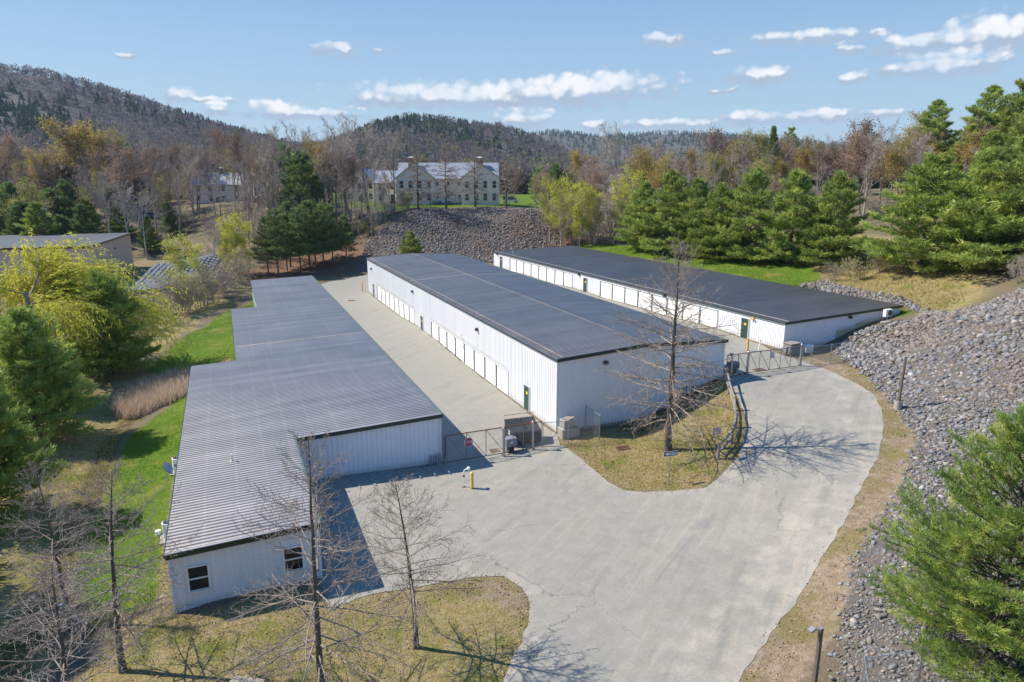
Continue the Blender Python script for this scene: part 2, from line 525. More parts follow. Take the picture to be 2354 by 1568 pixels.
LEAFL = [(6, 129), (13, 131.5), (18.5, 128.5), (22, 129.5), (24, 133.5), (26.5, 139.7), (24, 150), (10, 147), (2, 140)]
MULCH = [(27.4, 42.9), (26.6, 42.0), (26.8, 40.6), (28.5, 40.4), (31, 41.2), (33, 41.9), (35.5, 42.3), (36.2, 42.9)]
GREENR = [(62.5, 47.2), (64.4, 47), (66.2, 50.6), (64.6, 54), (64.4, 60), (68.5, 63), (71.5, 66.5), (75, 70), (78, 78), (74, 92), (71, 108), (67, 121), (61, 121), (63.5, 60)]
CAMPUS = [(37, 148), (46, 149), (60, 147), (66, 149), (90, 165), (150, 190), (190, 300), (60, 330), (20, 260), (10, 200), (30, 172)]
YARD = [(-24, 120), (-8, 118), (-3.5, 126), (2, 150), (4, 168), (-6, 176), (-18, 176), (-40, 150)]


def build_terrain():
    def axis(segs):
        out = [segs[0][0]]
        for a, b, st in segs:
            n = max(1, int(round((b - a) / st)))
            out += list(a + (b - a) * (np.arange(1, n + 1) / n))
        return np.array(out)
    far = [-4200, -3500, -3000]
    gx = np.concatenate([far, axis([(-2500, -400, 60), (-400, -90, 12), (-90, -30, 2.5), (-30, -14, 1.0), (-14, 50, 0.55), (50, 80, 0.9), (80, 150, 2.5), (150, 600, 14), (600, 3000, 60)]), [3600, 4200]])
    gy = np.concatenate([[-4200, -3000, -1800, -900, -400], axis([(-200, -20, 12), (-20, 8, 2.0), (8, 50, 0.55), (50, 130, 0.8), (130, 180, 1.1), (180, 260, 3.0), (260, 700, 14), (700, 3300, 50)]), [3800, 4250]])
    X, Y = np.meshgrid(gx, gy)
    Z = height(X, Y)
    near = (np.abs(X - 30) < 140) & (Y > -25) & (Y < 330)
    bump = np.zeros_like(Z)
    rr = np.random.default_rng(5)
    ph = rr.uniform(0, 6.28, (14, 3))
    for k in range(14):
        a, w = ph[k, 0], 0.25 * 1.32 ** k
        bump += 0.05 / (1 + 0.5 * k) * np.sin((X * math.cos(a) + Y * math.sin(a)) * w + ph[k, 1])
    asp = np.minimum(poly_sd(X, Y, ASPHALT), -poly_sd(X, Y, HOLE))
    Z = np.where(near, Z + bump * 0.7 * np.clip((-asp - 0.35) / 1.2, 0, 1), Z)
    # keep building floors and asphalt clear of the ground sheet
    Zs = height(X, Y)
    k = np.clip((asp - 0.15) / 0.5, 0, 1)
    Z = np.where(asp > -0.3, Zs - 0.004 - 0.045 * k, Z)
    ny, nx = X.shape
    idx = np.arange(nx * ny).reshape(ny, nx)
    F = np.stack([idx[:-1, :-1], idx[:-1, 1:], idx[1:, 1:], idx[1:, :-1]], axis=-1).reshape(-1, 4)
    V = np.stack([X, Y, Z], axis=-1).reshape(-1, 3)
    me = np_mesh('ground', V, F, None, smooth=True)

    def attr(name, val):
        a = me.attributes.new(name, 'FLOAT', 'POINT')
        a.data.foreach_set('value', np.asarray(val, dtype=np.float32).ravel())

    def zone(polys, feather):
        m = np.zeros(X.shape)
        for p in polys:
            m = np.maximum(m, np.clip(0.5 + poly_sd(X, Y, p) / (2 * feather), 0, 1))
        return m
    lush = zone([LAWN, GREENR], 1.1)
    camp = zone([CAMPUS], 3.0)
    lush = np.maximum(lush, camp)
    dry = np.maximum(zone([DRYF, ISLAND], 0.9), zone([[(-22, 12), (-8, 20), (-9, 60), (-5.5, 68), (-9, 80), (-4.5, 95), (0, 112), (-2.5, 122), (-7, 110), (-12, 85), (-20, 60)]], 2.5))
    dry = np.maximum(dry, zone([[(60, 40), (70, 44), (90, 60), (96, 90), (80, 112), (70, 108), (79, 80), (72, 66), (66, 50)]], 4.0))
    # worn earth beside the road, at the wall foot and at the island tip
    d_as = -asp
    band = np.clip(1.25 - np.abs(d_as - 0.2) / 1.9, 0, 1) * (d_as > -0.3)
    east = (poly_sd(X, Y, [(12, 8), (17, 9), (20, 15)] + BANK_TOE + [(47, 43), (45, 38), (40, 30), (16, 16.8)]) > -1.5)
    dirt = np.where(east, np.clip(band * 1.0 + 0.25, 0, 1) * np.clip(1.5 - d_as / 4.0, 0, 1), band * 0.42)
    dirt = np.where((d_as < 4.5), dirt, 0)
    dirt = np.maximum(dirt, zone([BARE_F], 0.9) * 0.8)
    dirt = np.maximum(dirt, 0.75 * np.clip(1 - np.abs(X + 4.1) / 0.9, 0, 1) * ((Y > 29) & (Y < 45)))
    dirt = np.maximum(dirt, 0.85 * np.clip(1 - np.abs(X + 0.9) / 1.1, 0, 1) * ((Y > 63) & (Y < 75)))
    dirt = np.maximum(dirt, zone([YARD], 2.0) * 0.95)
    rock = zone([ROCK_EAST, ROCK_BACK], 0.8)
    mulch = zone([MULCH], 0.5)
    leaf = zone([LEAFL, [(60, 122), (64, 131), (64, 141), (72, 136), (68, 122)]], 2.5)
    ditch = np.exp(-((X - np.interp(Y, [20, 34, 46, 60, 68, 78, 95, 108, 128], [-9.8, -9.6, -9.5, -9.2, -7, -5.5, -4, -0.5, 5])) / 0.9) ** 2) * ((Y > 15) & (Y < 66))
    wood = np.clip((np.hypot(X - 35, Y - 100) - 150) / 60, 0, 1) * (camp < .2)
    for n_, v_ in (('wood', wood), ('lush', lush), ('dry', dry), ('dirt', dirt), ('rock', rock), ('mulch', mulch), ('leaf', leaf), ('ditch', ditch)):
        attr(n_, v_)
    me.materials.append(ground_material())
    o = link('ground', me)
    tag(o, 'grassy, earthen and wooded ground around the storage buildings', None, None, 'structure')
    return o


def ground_material():
    m = bpy.data.materials.new('ground')
    m.use_nodes = True
    m.node_tree.nodes.clear()
    T = NT(m.node_tree)
    P = T.n('ShaderNodeNewGeometry').outputs['Position']
    n1 = T.noise(P, 0.35, 6.0, 0.65).outputs['Fac']
    n2 = T.noise(P, 2.2, 5.0, 0.65).outputs['Fac']
    n3 = T.noise(P, 11.0, 4.0, 0.7).outputs['Fac']
    n4 = T.noise(P, 0.09, 4.0, 0.6).outputs['Fac']
    fine = T.math('MULTIPLY_ADD', n3, 1.1, 0.45)

    def at(nm):
        return T.n('ShaderNodeAttribute', attribute_name=nm).outputs['Fac']

    def msk(nm, amp=0.7, lo=0.35, hi=0.65):
        w = T.math('MULTIPLY_ADD', T.math('ADD', n2, n1), amp * 0.5, -amp * 0.5)
        return T.step(T.math('ADD', at(nm), w), lo, hi)
    # woodland floor: leaf litter with a little moss
    c = T.mix(T.step(n1, 0.40, 0.62), (0.18, 0.14, 0.10), (0.15, 0.14, 0.07))
    c = T.mix(T.step(n3, 0.5, 0.75), c, (0.17, 0.125, 0.08))
    # grey brown floor of the far woods
    c = T.mix(at('wood'), c, T.mix(T.step(n4, 0.4, 0.6), (0.105, 0.092, 0.095), (0.095, 0.098, 0.075)))
    # coppery needles and leaves
    lf = T.mix(T.step(n3, 0.35, 0.65), (0.12, 0.07, 0.045), (0.25, 0.155, 0.10))
    c = T.mix(msk('leaf'), c, lf)
    # dry spring grass
    dg = T.mix(T.step(n2, 0.38, 0.66), (0.25, 0.205, 0.075), (0.34, 0.268, 0.14))
    dg = T.mix(T.step(n1, 0.50, 0.66), dg, (0.165, 0.18, 0.035))
    dg = T.mix(T.step(n3, 0.55, 0.8), dg, (0.41, 0.34, 0.20))
    c = T.mix(msk('dry'), c, dg)
    # lush lawn
    lg = T.mix(T.step(n2, 0.35, 0.65), (0.075, 0.14, 0.010), (0.12, 0.19, 0.017))
    lg = T.mix(T.step(n1, 0.50, 0.68), lg, (0.20, 0.195, 0.045))
    c = T.mix(msk('lush'), c, lg)
    # earth
    ec = T.mix(T.step(n2, 0.35, 0.7), (0.25, 0.185, 0.125), (0.36, 0.285, 0.205))
    ec = T.mix(T.step(n1, 0.44, 0.60), ec, (0.22, 0.18, 0.08))
    c = T.mix(msk('dirt', 0.8), c, ec)
    # earth between the rocks
    rc_ = T.mix(T.step(n2, 0.4, 0.65), (0.13, 0.125, 0.12), (0.19, 0.15, 0.115))
    c = T.mix(msk('rock', 0.4), c, rc_)
    mc = T.mix(T.step(n3, 0.35, 0.6), (0.035, 0.016, 0.010), (0.11, 0.055, 0.032))
    c = T.mix(msk('mulch', 0.5), c, mc)
    dc = T.mix(T.step(n2, 0.4, 0.6), (0.035, 0.026, 0.014), (0.09, 0.075, 0.02))
    c = T.mix(T.math('MULTIPLY', msk('ditch', 0.9, 0.3, 0.8), 0.6), c, dc)
    c = T.n('ShaderNodeVectorMath', {0: c, 3: fine}, operation='SCALE').outputs[0]
    bs = T.n('ShaderNodeBsdfPrincipled', {'Base Color': c, 'Roughness': 0.95, 'Specular IOR Level': 0.15})
    bn = T.n('ShaderNodeBump', {'Strength': 0.9, 'Distance': 0.12, 'Height': T.math('ADD', n3, T.math('MULTIPLY', n2, 1.2))})
    m.node_tree.links.new(bn.outputs[0], bs.inputs['Normal'])
    T.n('ShaderNodeOutputMaterial', {'Surface': bs})
    return m


ground = build_terrain()


def asphalt_material():
    m = bpy.data.materials.new('asphalt')
    m.use_nodes = True
    m.node_tree.nodes.clear()
    T = NT(m.node_tree)
    P = T.n('ShaderNodeNewGeometry').outputs['Position']
    n1 = T.noise(P, 0.22, 6.0, 0.6, 0.6).outputs['Fac']
    n2 = T.noise(P, 1.1, 6.0, 0.65).outputs['Fac']
    n3 = T.noise(P, 9.0, 4.0, 0.75).outputs['Fac']
    c = T.mix(T.step(n2, 0.3, 0.7), (0.262, 0.247, 0.212), (0.306, 0.290, 0.248))
    # washed-in sand
    sand = T.math('MULTIPLY', T.step(n1, 0.52, 0.78), T.step(n2, 0.2, 0.8))
    c = T.mix(T.math('MULTIPLY', sand, 0.6), c, (0.40, 0.365, 0.31))
    edge = T.n('ShaderNodeAttribute', attribute_name='edge').outputs['Fac']
    e2 = T.step(T.math('ADD', edge, T.math('MULTIPLY_ADD', n2, 0.9, -0.45)), 0.35, 0.95)
    c = T.mix(T.math('MULTIPLY', e2, 0.75), c, (0.43, 0.385, 0.32))
    # the older, yellower lane between the buildings
    lane = T.n('ShaderNodeAttribute', attribute_name='lane').outputs['Fac']
    c = T.mix(T.math('MULTIPLY', lane, T.math('MULTIPLY_ADD', n2, 0.3, 0.55)), c, (0.285, 0.275, 0.235))
    # dark worn patches, strips darkening towards the left building's walls, and rust stains
    n5 = T.noise(P, 0.5, 5.0, 0.6, 0.3).outputs['Fac']
    c = T.mix(T.math('MULTIPLY', T.step(n5, 0.56, 0.8), 0.3), c, (0.225, 0.225, 0.222))
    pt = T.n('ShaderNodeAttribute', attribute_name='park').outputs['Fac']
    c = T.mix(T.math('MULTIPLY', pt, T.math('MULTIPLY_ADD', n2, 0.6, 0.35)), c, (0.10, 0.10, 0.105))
    # sandy wash marks drawn out along the run of the drive
    fl = T.noise(T.vmath('MULTIPLY', T.n('ShaderNodeVectorRotate', {'Vector': P, 'Angle': -0.62}, rotation_type='Z_AXIS').outputs[0], (0.16, 1.5, 1.0)), 1.0, 5.0, 0.6, 0.8).outputs['Fac']
    far_ = T.n('ShaderNodeAttribute', attribute_name='lane').outputs['Fac']
    c = T.mix(T.math('MULTIPLY', T.step(fl, 0.52, 0.72), T.math('MULTIPLY_ADD', far_, -0.4, 0.5)), c, (0.40, 0.35, 0.28))
    c = T.mix(T.math('MULTIPLY', T.step(fl, 0.46, 0.30), 0.45), c, (0.185, 0.182, 0.172))
    c = T.mix(T.math('MULTIPLY', T.step(T.noise(P, 0.33, 3.0, 0.5).outputs['Fac'], 0.70, 0.76), 0.45), c, (0.40, 0.27, 0.16))
    # cracks
    wv = T.vmath('ADD', P, T.vmath('MULTIPLY_ADD', T.noise(P, 0.6, 4.0, 0.7).outputs['Color'], (2.6, 2.6, 0), (-1.3, -1.3, 0)))
    vo = T.n('ShaderNodeTexVoronoi', {'Vector': wv, 'Scale': 0.115}, feature='DISTANCE_TO_EDGE').outputs['Distance']
    crack = T.math('MULTIPLY', T.step(vo, 0.0032, 0.0008), T.step(T.noise(P, 0.13, 2.0).outputs['Fac'], 0.45, 0.6))
    c = T.mix(T.math('MULTIPLY', crack, 0.5), c, (0.05, 0.048, 0.045))
    c = T.n('ShaderNodeVectorMath', {0: c, 3: T.math('MULTIPLY_ADD', n3, 0.62, 0.68)}, operation='SCALE').outputs[0]
    bs = T.n('ShaderNodeBsdfPrincipled', {'Base Color': c, 'Roughness': 0.85, 'Specular IOR Level': 0.3})
    bn = T.n('ShaderNodeBump', {'Strength': 0.35, 'Distance': 0.02, 'Height': n3})
    m.node_tree.links.new(bn.outputs[0], bs.inputs['Normal'])
    T.n('ShaderNodeOutputMaterial', {'Surface': bs})
    return m


def dense(poly, step, jit, rr):
    out = []
    P = [np.array(p, float) for p in poly]
    for a, b in zip(P, P[1:] + P[:1]):
        n = max(1, int(np.linalg.norm(b - a) / step))
        for k in range(n):
            q = a + (b - a) * k / n
            if k:
                q = q + rr.normal(0, jit, 2)
            out.append((float(q[0]), float(q[1])))
    return out


def smooth_poly(poly, it=2):
    P = [np.array(p, float) for p in poly]
    for _ in range(it):
        Q = []
        n = len(P)
        for i in range(n):
            a, b = P[i], P[(i + 1) % n]
            Q += [a * .75 + b * .25, a * .25 + b * .75]
        P = Q
    return [tuple(p) for p in P]


def build_asphalt():
    from mathutils.geometry import delaunay_2d_cdt
    rr = np.random.default_rng(2)
    outer = dense(ASPHALT, 0.55, 0.045, rr)
    hole = dense(HOLE, 0.55, 0.045, rr)
    xs, ys = np.meshgrid(np.arange(-4, 48, 1.2), np.arange(4, 129, 1.2))
    xs = xs + rr.normal(0, 0.1, xs.shape)
    sd = np.minimum(poly_sd(xs, ys, outer), -poly_sd(xs, ys, hole))
    k = sd > 0.35
    inner = [(float(a), float(b)) for a, b in zip(xs[k], ys[k])]
    pts = outer + hole + inner
    n0, n1 = len(outer), len(hole)
    ed = [(i, (i + 1) % n0) for i in range(n0)] + [(n0 + i, n0 + (i + 1) % n1) for i in range(n1)]
    vs, es, fs, *_ = delaunay_2d_cdt([Vector(p) for p in pts], ed, [], 0, 1e-4)
    V = np.array([(v[0], v[1]) for v in vs])
    Fc = np.array([tuple(f) for f in fs if len(f) == 3])
    C = V[Fc].mean(axis=1)
    inside = np.minimum(poly_sd(C[:, 0], C[:, 1], outer), -poly_sd(C[:, 0], C[:, 1], hole)) > 0
    Fc = Fc[inside]
    a, b, c = V[Fc[:, 0]], V[Fc[:, 1]], V[Fc[:, 2]]
    cr = (b[:, 0] - a[:, 0]) * (c[:, 1] - a[:, 1]) - (b[:, 1] - a[:, 1]) * (c[:, 0] - a[:, 0])
    Fc[cr < 0] = Fc[cr < 0][:, ::-1]
    Z = height(V[:, 0], V[:, 1]) + 0.012
    me = np_mesh('asphalt_drive', np.c_[V, Z], Fc, asphalt_material(), smooth=True)
    sdv = np.minimum(poly_sd(V[:, 0], V[:, 1], outer), -poly_sd(V[:, 0], V[:, 1], hole))
    R1 = np.array(E_RIGHT)
    dr = np.full(len(V), 1e9)
    for p, q in zip(R1, R1[1:]):
        e = q - p
        t = np.clip(((V - p) @ e) / (e @ e), 0, 1)
        dr = np.minimum(dr, np.linalg.norm(V - p - t[:, None] * e, axis=1))
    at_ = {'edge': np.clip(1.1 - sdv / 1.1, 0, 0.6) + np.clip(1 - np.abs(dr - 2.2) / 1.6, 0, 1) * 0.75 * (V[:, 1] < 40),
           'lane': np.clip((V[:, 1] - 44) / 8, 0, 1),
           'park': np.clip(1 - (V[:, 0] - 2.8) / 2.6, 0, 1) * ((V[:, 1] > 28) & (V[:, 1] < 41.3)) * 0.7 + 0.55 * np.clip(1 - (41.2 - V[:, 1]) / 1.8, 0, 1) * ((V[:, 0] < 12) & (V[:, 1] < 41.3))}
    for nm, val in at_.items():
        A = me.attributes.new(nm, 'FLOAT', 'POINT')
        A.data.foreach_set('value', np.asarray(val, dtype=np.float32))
    o = link('asphalt_drive', me)
    tag(o, 'worn pale grey asphalt drive and lanes between the storage buildings', None, None, 'structure')
    # faded parking bay lines along the left-hand building
    lm = mat('faded_line', (0.30, 0.30, 0.28), 0.8, var=0.35, vscale=6, col2=(0.17, 0.17, 0.17), c2scale=4, c2lo=.45, c2hi=.6)
    for i in range(9):
        x = 4.0 + i * 0.95
        b = MB().add([(x, 40.9, 0.012), (x + 0.09, 40.9, 0.012), (x + 0.42, 39.0, 0.012), (x + 0.33, 39.0, 0.012)], [(0, 1, 2, 3)][:1])
        b.f = [(3, 2, 1, 0)]
        b.build('bay_line', lm, o)
    for i in range(4):
        y = 39.3 - i * 2.6
        b = MB().add([(3.1, y, 0.012), (3.1, y + 0.09, 0.012), (5.6, y - 0.5, 0.012), (5.6, y - 0.59, 0.012)], [(3, 2, 1, 0)])
        b.build('bay_line', lm, o)
    return o


asphalt = build_asphalt()


# ------------------------------------------------------------------ rocks
def rock_mesh(seed):
    rr = np.random.default_rng(seed)
    ico = np.array([(0, 0, 1), (.894, 0, .447), (.276, .851, .447), (-.724, .526, .447), (-.724, -.526, .447), (.276, -.851, .447),
                    (.724, .526, -.447), (-.276, .851, -.447), (-.894, 0, -.447), (-.276, -.851, -.447), (.724, -.526, -.447), (0, 0, -1)])
    f = [(0, 1, 2), (0, 2, 3), (0, 3, 4), (0, 4, 5), (0, 5, 1), (1, 6, 2), (2, 7, 3), (3, 8, 4), (4, 9, 5), (5, 10, 1), (6, 7, 2), (7, 8, 3), (8, 9, 4), (9, 10, 5), (10, 6, 1),
         (11, 7, 6), (11, 8, 7), (11, 9, 8), (11, 10, 9), (11, 6, 10)]
    v = ico * rr.uniform(0.62, 1.1, (12, 1)) * np.array([1.0, rr.uniform(.6, .95), rr.uniform(.35, .7)])
    return v * 0.5, np.array(f)


def block_mesh(seed):
    rr = np.random.default_rng(100 + seed)
    v = np.array([(x, y, z) for z in (-1, 1) for y in (-1, 1) for x in (-1, 1)], float) * .36
    v *= rr.uniform(.55, 1.2, v.shape)
    v *= np.array([1.15, rr.uniform(.75, 1), rr.uniform(.5, .85)])
    f = [(0, 2, 1), (1, 2, 3), (4, 5, 6), (5, 7, 6), (0, 1, 5), (0, 5, 4), (1, 3, 7), (1, 7, 5), (3, 2, 6), (3, 6, 7), (2, 0, 4), (2, 4, 6)]
    return v, np.array(f)


def rock_material(name, cols, rnd=True):
    m = bpy.data.materials.new(name)
    m.use_nodes = True
    m.node_tree.nodes.clear()
    T = NT(m.node_tree)
    P = T.n('ShaderNodeNewGeometry').outputs['Position']
    w = T.n('ShaderNodeNewGeometry').outputs['Random Per Island'] if rnd else T.n('ShaderNodeObjectInfo').outputs['Random']
    r = T.n('ShaderNodeValToRGB', {0: w})
    els = r.color_ramp.elements
    for k, (p, c) in enumerate(cols):
        e = els[k] if k < 2 else els.new(p)
        e.position = p
        e.color = (*c, 1)
    c = r.outputs[0]
    big = T.step(T.noise(P, 0.16, 4.0, 0.6).outputs['Fac'], 0.46, 0.62)
    c = T.mix(T.math('MULTIPLY', big, 0.55), c, (0.20, 0.142, 0.108))
    k = T.math('MULTIPLY_ADD', T.noise(P, 6.0, 4.0, 0.6).outputs['Fac'], 0.9, 0.55)
    c = T.n('ShaderNodeVectorMath', {0: c, 3: k}, operation='SCALE').outputs[0]
    bs = T.n('ShaderNodeBsdfPrincipled', {'Base Color': c, 'Roughness': 0.85, 'Specular IOR Level': 0.3})
    bn = T.n('ShaderNodeBump', {'Strength': 0.5, 'Distance': 0.04, 'Height': T.noise(P, 9.0, 4.0, 0.6).outputs['Fac']})
    m.node_tree.links.new(bn.outputs[0], bs.inputs['Normal'])
    T.n('ShaderNodeOutputMaterial', {'Surface': bs})
    return m


ROCKC = [(0.0, (0.10, 0.10, 0.102)), (1.0, (0.45, 0.43, 0.40)), (0.25, (0.18, 0.184, 0.195)), (0.5, (0.24, 0.243, 0.25)), (0.70, (0.22, 0.185, 0.155)), (0.8, (0.285, 0.285, 0.285)), (0.92, (0.19, 0.135, 0.10))]
rockm = rock_material('riprap_stone', ROCKC)
BANKC = [(p, (c[0] * .78, c[1] * .72, c[2] * .68)) for p, c in ROCKC]
rockmb = rock_material('bank_stone', BANKC)
rockmb1 = rock_material('bank_stone_single', BANKC, False)
rockm1 = rock_material('riprap_stone_single', ROCKC, False)


def scatter_pts(poly, n, rr, bias=None):
    P = np.array(poly)
    lo, hi = P.min(0), P.max(0)
    out = []
    tot = 0
    while tot < n:
        q = rr.uniform(lo, hi, (n * 2, 2))
        k = poly_sd(q[:, 0], q[:, 1], poly) > rr.uniform(-0.5, 0.3, len(q))
        if bias is not None:
            k &= rr.uniform(0, 1, len(q)) < bias(q)
        q = q[k]
        out.append(q)
        tot += len(q)
    return np.concatenate(out)[:n]


def merged(protos, pts, z, size, rr, tilt=0.5):
    """many copies of small meshes joined into one vertex and face array"""
    VV, FF, off = [], [], 0
    which = rr.integers(0, len(protos), len(pts))
    for pi, (pv, pf) in enumerate(protos):
        k = which == pi
        n = k.sum()
        if not n:
            continue
        a = rr.uniform(0, 2 * math.pi, n)
        t1, t2 = rr.normal(0, tilt, n), rr.normal(0, tilt, n)
        ca, sa = np.cos(a), np.sin(a)
        Rz = np.zeros((n, 3, 3)); Rz[:, 0, 0] = ca; Rz[:, 0, 1] = -sa; Rz[:, 1, 0] = sa; Rz[:, 1, 1] = ca; Rz[:, 2, 2] = 1
        Rx = np.zeros((n, 3, 3)); Rx[:, 0, 0] = 1; Rx[:, 1, 1] = np.cos(t1); Rx[:, 1, 2] = -np.sin(t1); Rx[:, 2, 1] = np.sin(t1); Rx[:, 2, 2] = np.cos(t1)
        Ry = np.zeros((n, 3, 3)); Ry[:, 1, 1] = 1; Ry[:, 0, 0] = np.cos(t2); Ry[:, 0, 2] = np.sin(t2); Ry[:, 2, 0] = -np.sin(t2); Ry[:, 2, 2] = np.cos(t2)
        M = Rz @ Rx @ Ry
        s = size[k]
        s = s[:, None] if s.ndim == 1 else s
        v = np.einsum('nij,pj->npi', M, pv) * s[:, None, :] + np.c_[pts[k], z[k]][:, None, :]
        VV.append(v.reshape(-1, 3))
        FF.append((pf[None] + (np.arange(n) * len(pv))[:, None, None] + off).reshape(-1, pf.shape[1]))
        off += n * len(pv)
    return np.concatenate(VV), np.concatenate(FF)


def build_rocks():
    rr = np.random.default_rng(11)
    protos = [rock_mesh(s) for s in range(9)]
    small = [block_mesh(s) for s in range(9)]
    cpos = np.array([0.0, 0.0])
    for poly, n, nm, lab, near in ((ROCK_EAST, 47000, 'rock_slope', 'grey riprap slope of loose stones rising beside the curved drive', True),
                                   (ROCK_BACK, 23000, 'rock_bank', 'dark riprap bank of loose stones below the cream building', False)):
        def bias(q):
            if not near:
                return np.ones(len(q))
            d = np.hypot(q[:, 0], q[:, 1])
            vis = (q[:, 1] > 0.32 * (q[:, 0] - 10) + 5)
            return np.where(vis, np.clip((70 / np.maximum(d, 26)) ** 1.1 * 0.45, 0.1, 1), 0.03)
        pts = scatter_pts(poly, n, rr, bias)
        if near:
            size = np.clip(rr.lognormal(-2.03, 0.5, n), 0.07, 0.6) * np.clip(np.hypot(pts[:, 0], pts[:, 1]) / 45, 0.75, 1.5)
        else:
            size = np.clip(rr.lognormal(-1.45, 0.42, n), 0.14, 0.75)
        z = height(pts[:, 0], pts[:, 1]) + size * 0.10
        # the stones that show largest are single pieces
        d = np.hypot(pts[:, 0], pts[:, 1])
        fwd = (pts[:, 0] * 0.386 + pts[:, 1] * 0.9225)
        lat = (pts[:, 0] * 0.9225 - pts[:, 1] * 0.386)
        dep = fwd * 0.972 + 18.5 * 0.235
        sx, sy = lat / dep, (-(18.5 - z) * 0.972 + fwd * 0.235) / dep
        seen = (np.abs(sx) < 0.745) & (np.abs(sy) < 0.495) & (fwd > 3)
        score = np.where(seen, size / np.maximum(d, 1), 0)
        big = np.argsort(-score)[:280]
        root = empty(nm, (0, 0, 0))
        tag(root, lab, None, None, 'structure')
        me = [np_mesh('stone', v, f, rockm1 if near else rockmb1) for v, f in protos]
        for i in big:
            o = link('stone', me[int(rr.integers(len(me)))], root, (pts[i, 0], pts[i, 1], z[i]), (rr.normal(0, .4), rr.normal(0, .4), rr.uniform(0, 6.3)))
            s = size[i]
            o.scale = (s * rr.uniform(1, 1.5), s, s)
        keep = np.ones(n, bool)
        keep[big] = False
        sz = size[:, None] * np.c_[rr.uniform(0.9, 1.5, n), rr.uniform(.8, 1.2, n), rr.uniform(.8, 1.2, n)]
        V, F = merged(small, pts[keep], z[keep], sz[keep], rr)
        o = link('loose_stones', np_mesh('loose_stones', V, F, rockm if near else rockmb), root)
        o['kind'] = 'stuff'


build_rocks()


# ------------------------------------------------------------------ storage buildings
def siding_material():
    m = bpy.data.materials.new('white_siding')
    m.use_nodes = True
    m.node_tree.nodes.clear()
    T = NT(m.node_tree)
    tc = T.n('ShaderNodeTexCoord').outputs['Object']
    P = T.n('ShaderNodeNewGeometry').outputs['Position']
    sp = T.n('ShaderNodeSeparateXYZ', {0: tc})
    n1 = T.noise(P, 1.6, 5.0, .65).outputs['Fac']
    n2 = T.noise(T.vmath('MULTIPLY', P, (5.0, 5.0, .35)), 1.0, 4.0, .6).outputs['Fac']
    k = T.math('MULTIPLY', T.math('MULTIPLY_ADD', n1, .07, .965), T.math('MULTIPLY_ADD', n2, .08, .96))
    k = T.math('MULTIPLY', k, T.math('MULTIPLY_ADD', T.n('ShaderNodeObjectInfo').outputs['Random'], .05, .975))
    c = T.n('ShaderNodeVectorMath', {0: (0.745, 0.755, 0.775), 3: k}, operation='SCALE').outputs[0]
    # rain splash along the foot of each wall
    sy = T.step(T.math('ADD', sp.outputs[1], T.math('MULTIPLY_ADD', n1, -.7, .3)), .42, .02)
    c = T.mix(T.math('MULTIPLY', sy, .45), c, (0.44, 0.40, 0.33))
    bs = T.n('ShaderNodeBsdfPrincipled', {'Base Color': c, 'Roughness': .42, 'Specular IOR Level': .4})
    T.n('ShaderNodeOutputMaterial', {'Surface': bs})
    return m


M_WHITE = siding_material()
M_WHITE2 = mat('white_door', (0.86, 0.855, 0.84), 0.45, spec=0.4, var=0.03, vscale=1.2)
M_TRIM = mat('green_trim', (0.012, 0.034, 0.026), 0.4, var=0.15)
M_PALE = mat('pale_flashing', (0.62, 0.66, 0.65), 0.4, var=0.06)
M_GREEN_DOOR = mat('green_door', (0.028, 0.062, 0.045), 0.45, var=0.1)
M_YELLOW = mat('yellow_sign', (0.85, 0.60, 0.03), 0.5, var=0.08)
M_YPAINT = mat('yellow_paint', (0.80, 0.50, 0.10), 0.5, var=0.12, vscale=6)
M_OPAINT = mat('orange_paint', (0.78, 0.36, 0.10), 0.5, var=0.12, vscale=6)
M_CONC = mat('concrete', (0.36, 0.34, 0.30), 0.85, var=0.25, vscale=5, var2=0.2, v2scale=1.2, bump=0.3)
M_FOUND = mat('stained_foundation', (0.23, 0.20, 0.155), 0.9, var=0.3, vscale=4)
M_BUFF = mat('buff_foundation', (0.55, 0.49, 0.31), 0.85, var=0.12, vscale=3)
M_GALV = mat('galvanised_steel', (0.42, 0.43, 0.45), 0.38, metal=0.75, var=0.12, vscale=9)
M_JAMB = mat('grey_jamb', (0.40, 0.41, 0.43), 0.45, metal=0.3, var=0.06)
M_DARK = mat('black_paint', (0.02, 0.021, 0.023), 0.4, var=0.15)
M_GLASS = mat('dark_glass', (0.012, 0.016, 0.024), 0.08, spec=0.35, var=0.3, vscale=1.5)
M_RUST = mat('rusty_steel', (0.22, 0.085, 0.035), 0.75, var=0.35, vscale=9, col2=(0.10, 0.075, 0.06), c2scale=7)
M_SHELL = mat('inner_shell', (0.30, 0.30, 0.30), 0.8, var=0.05)


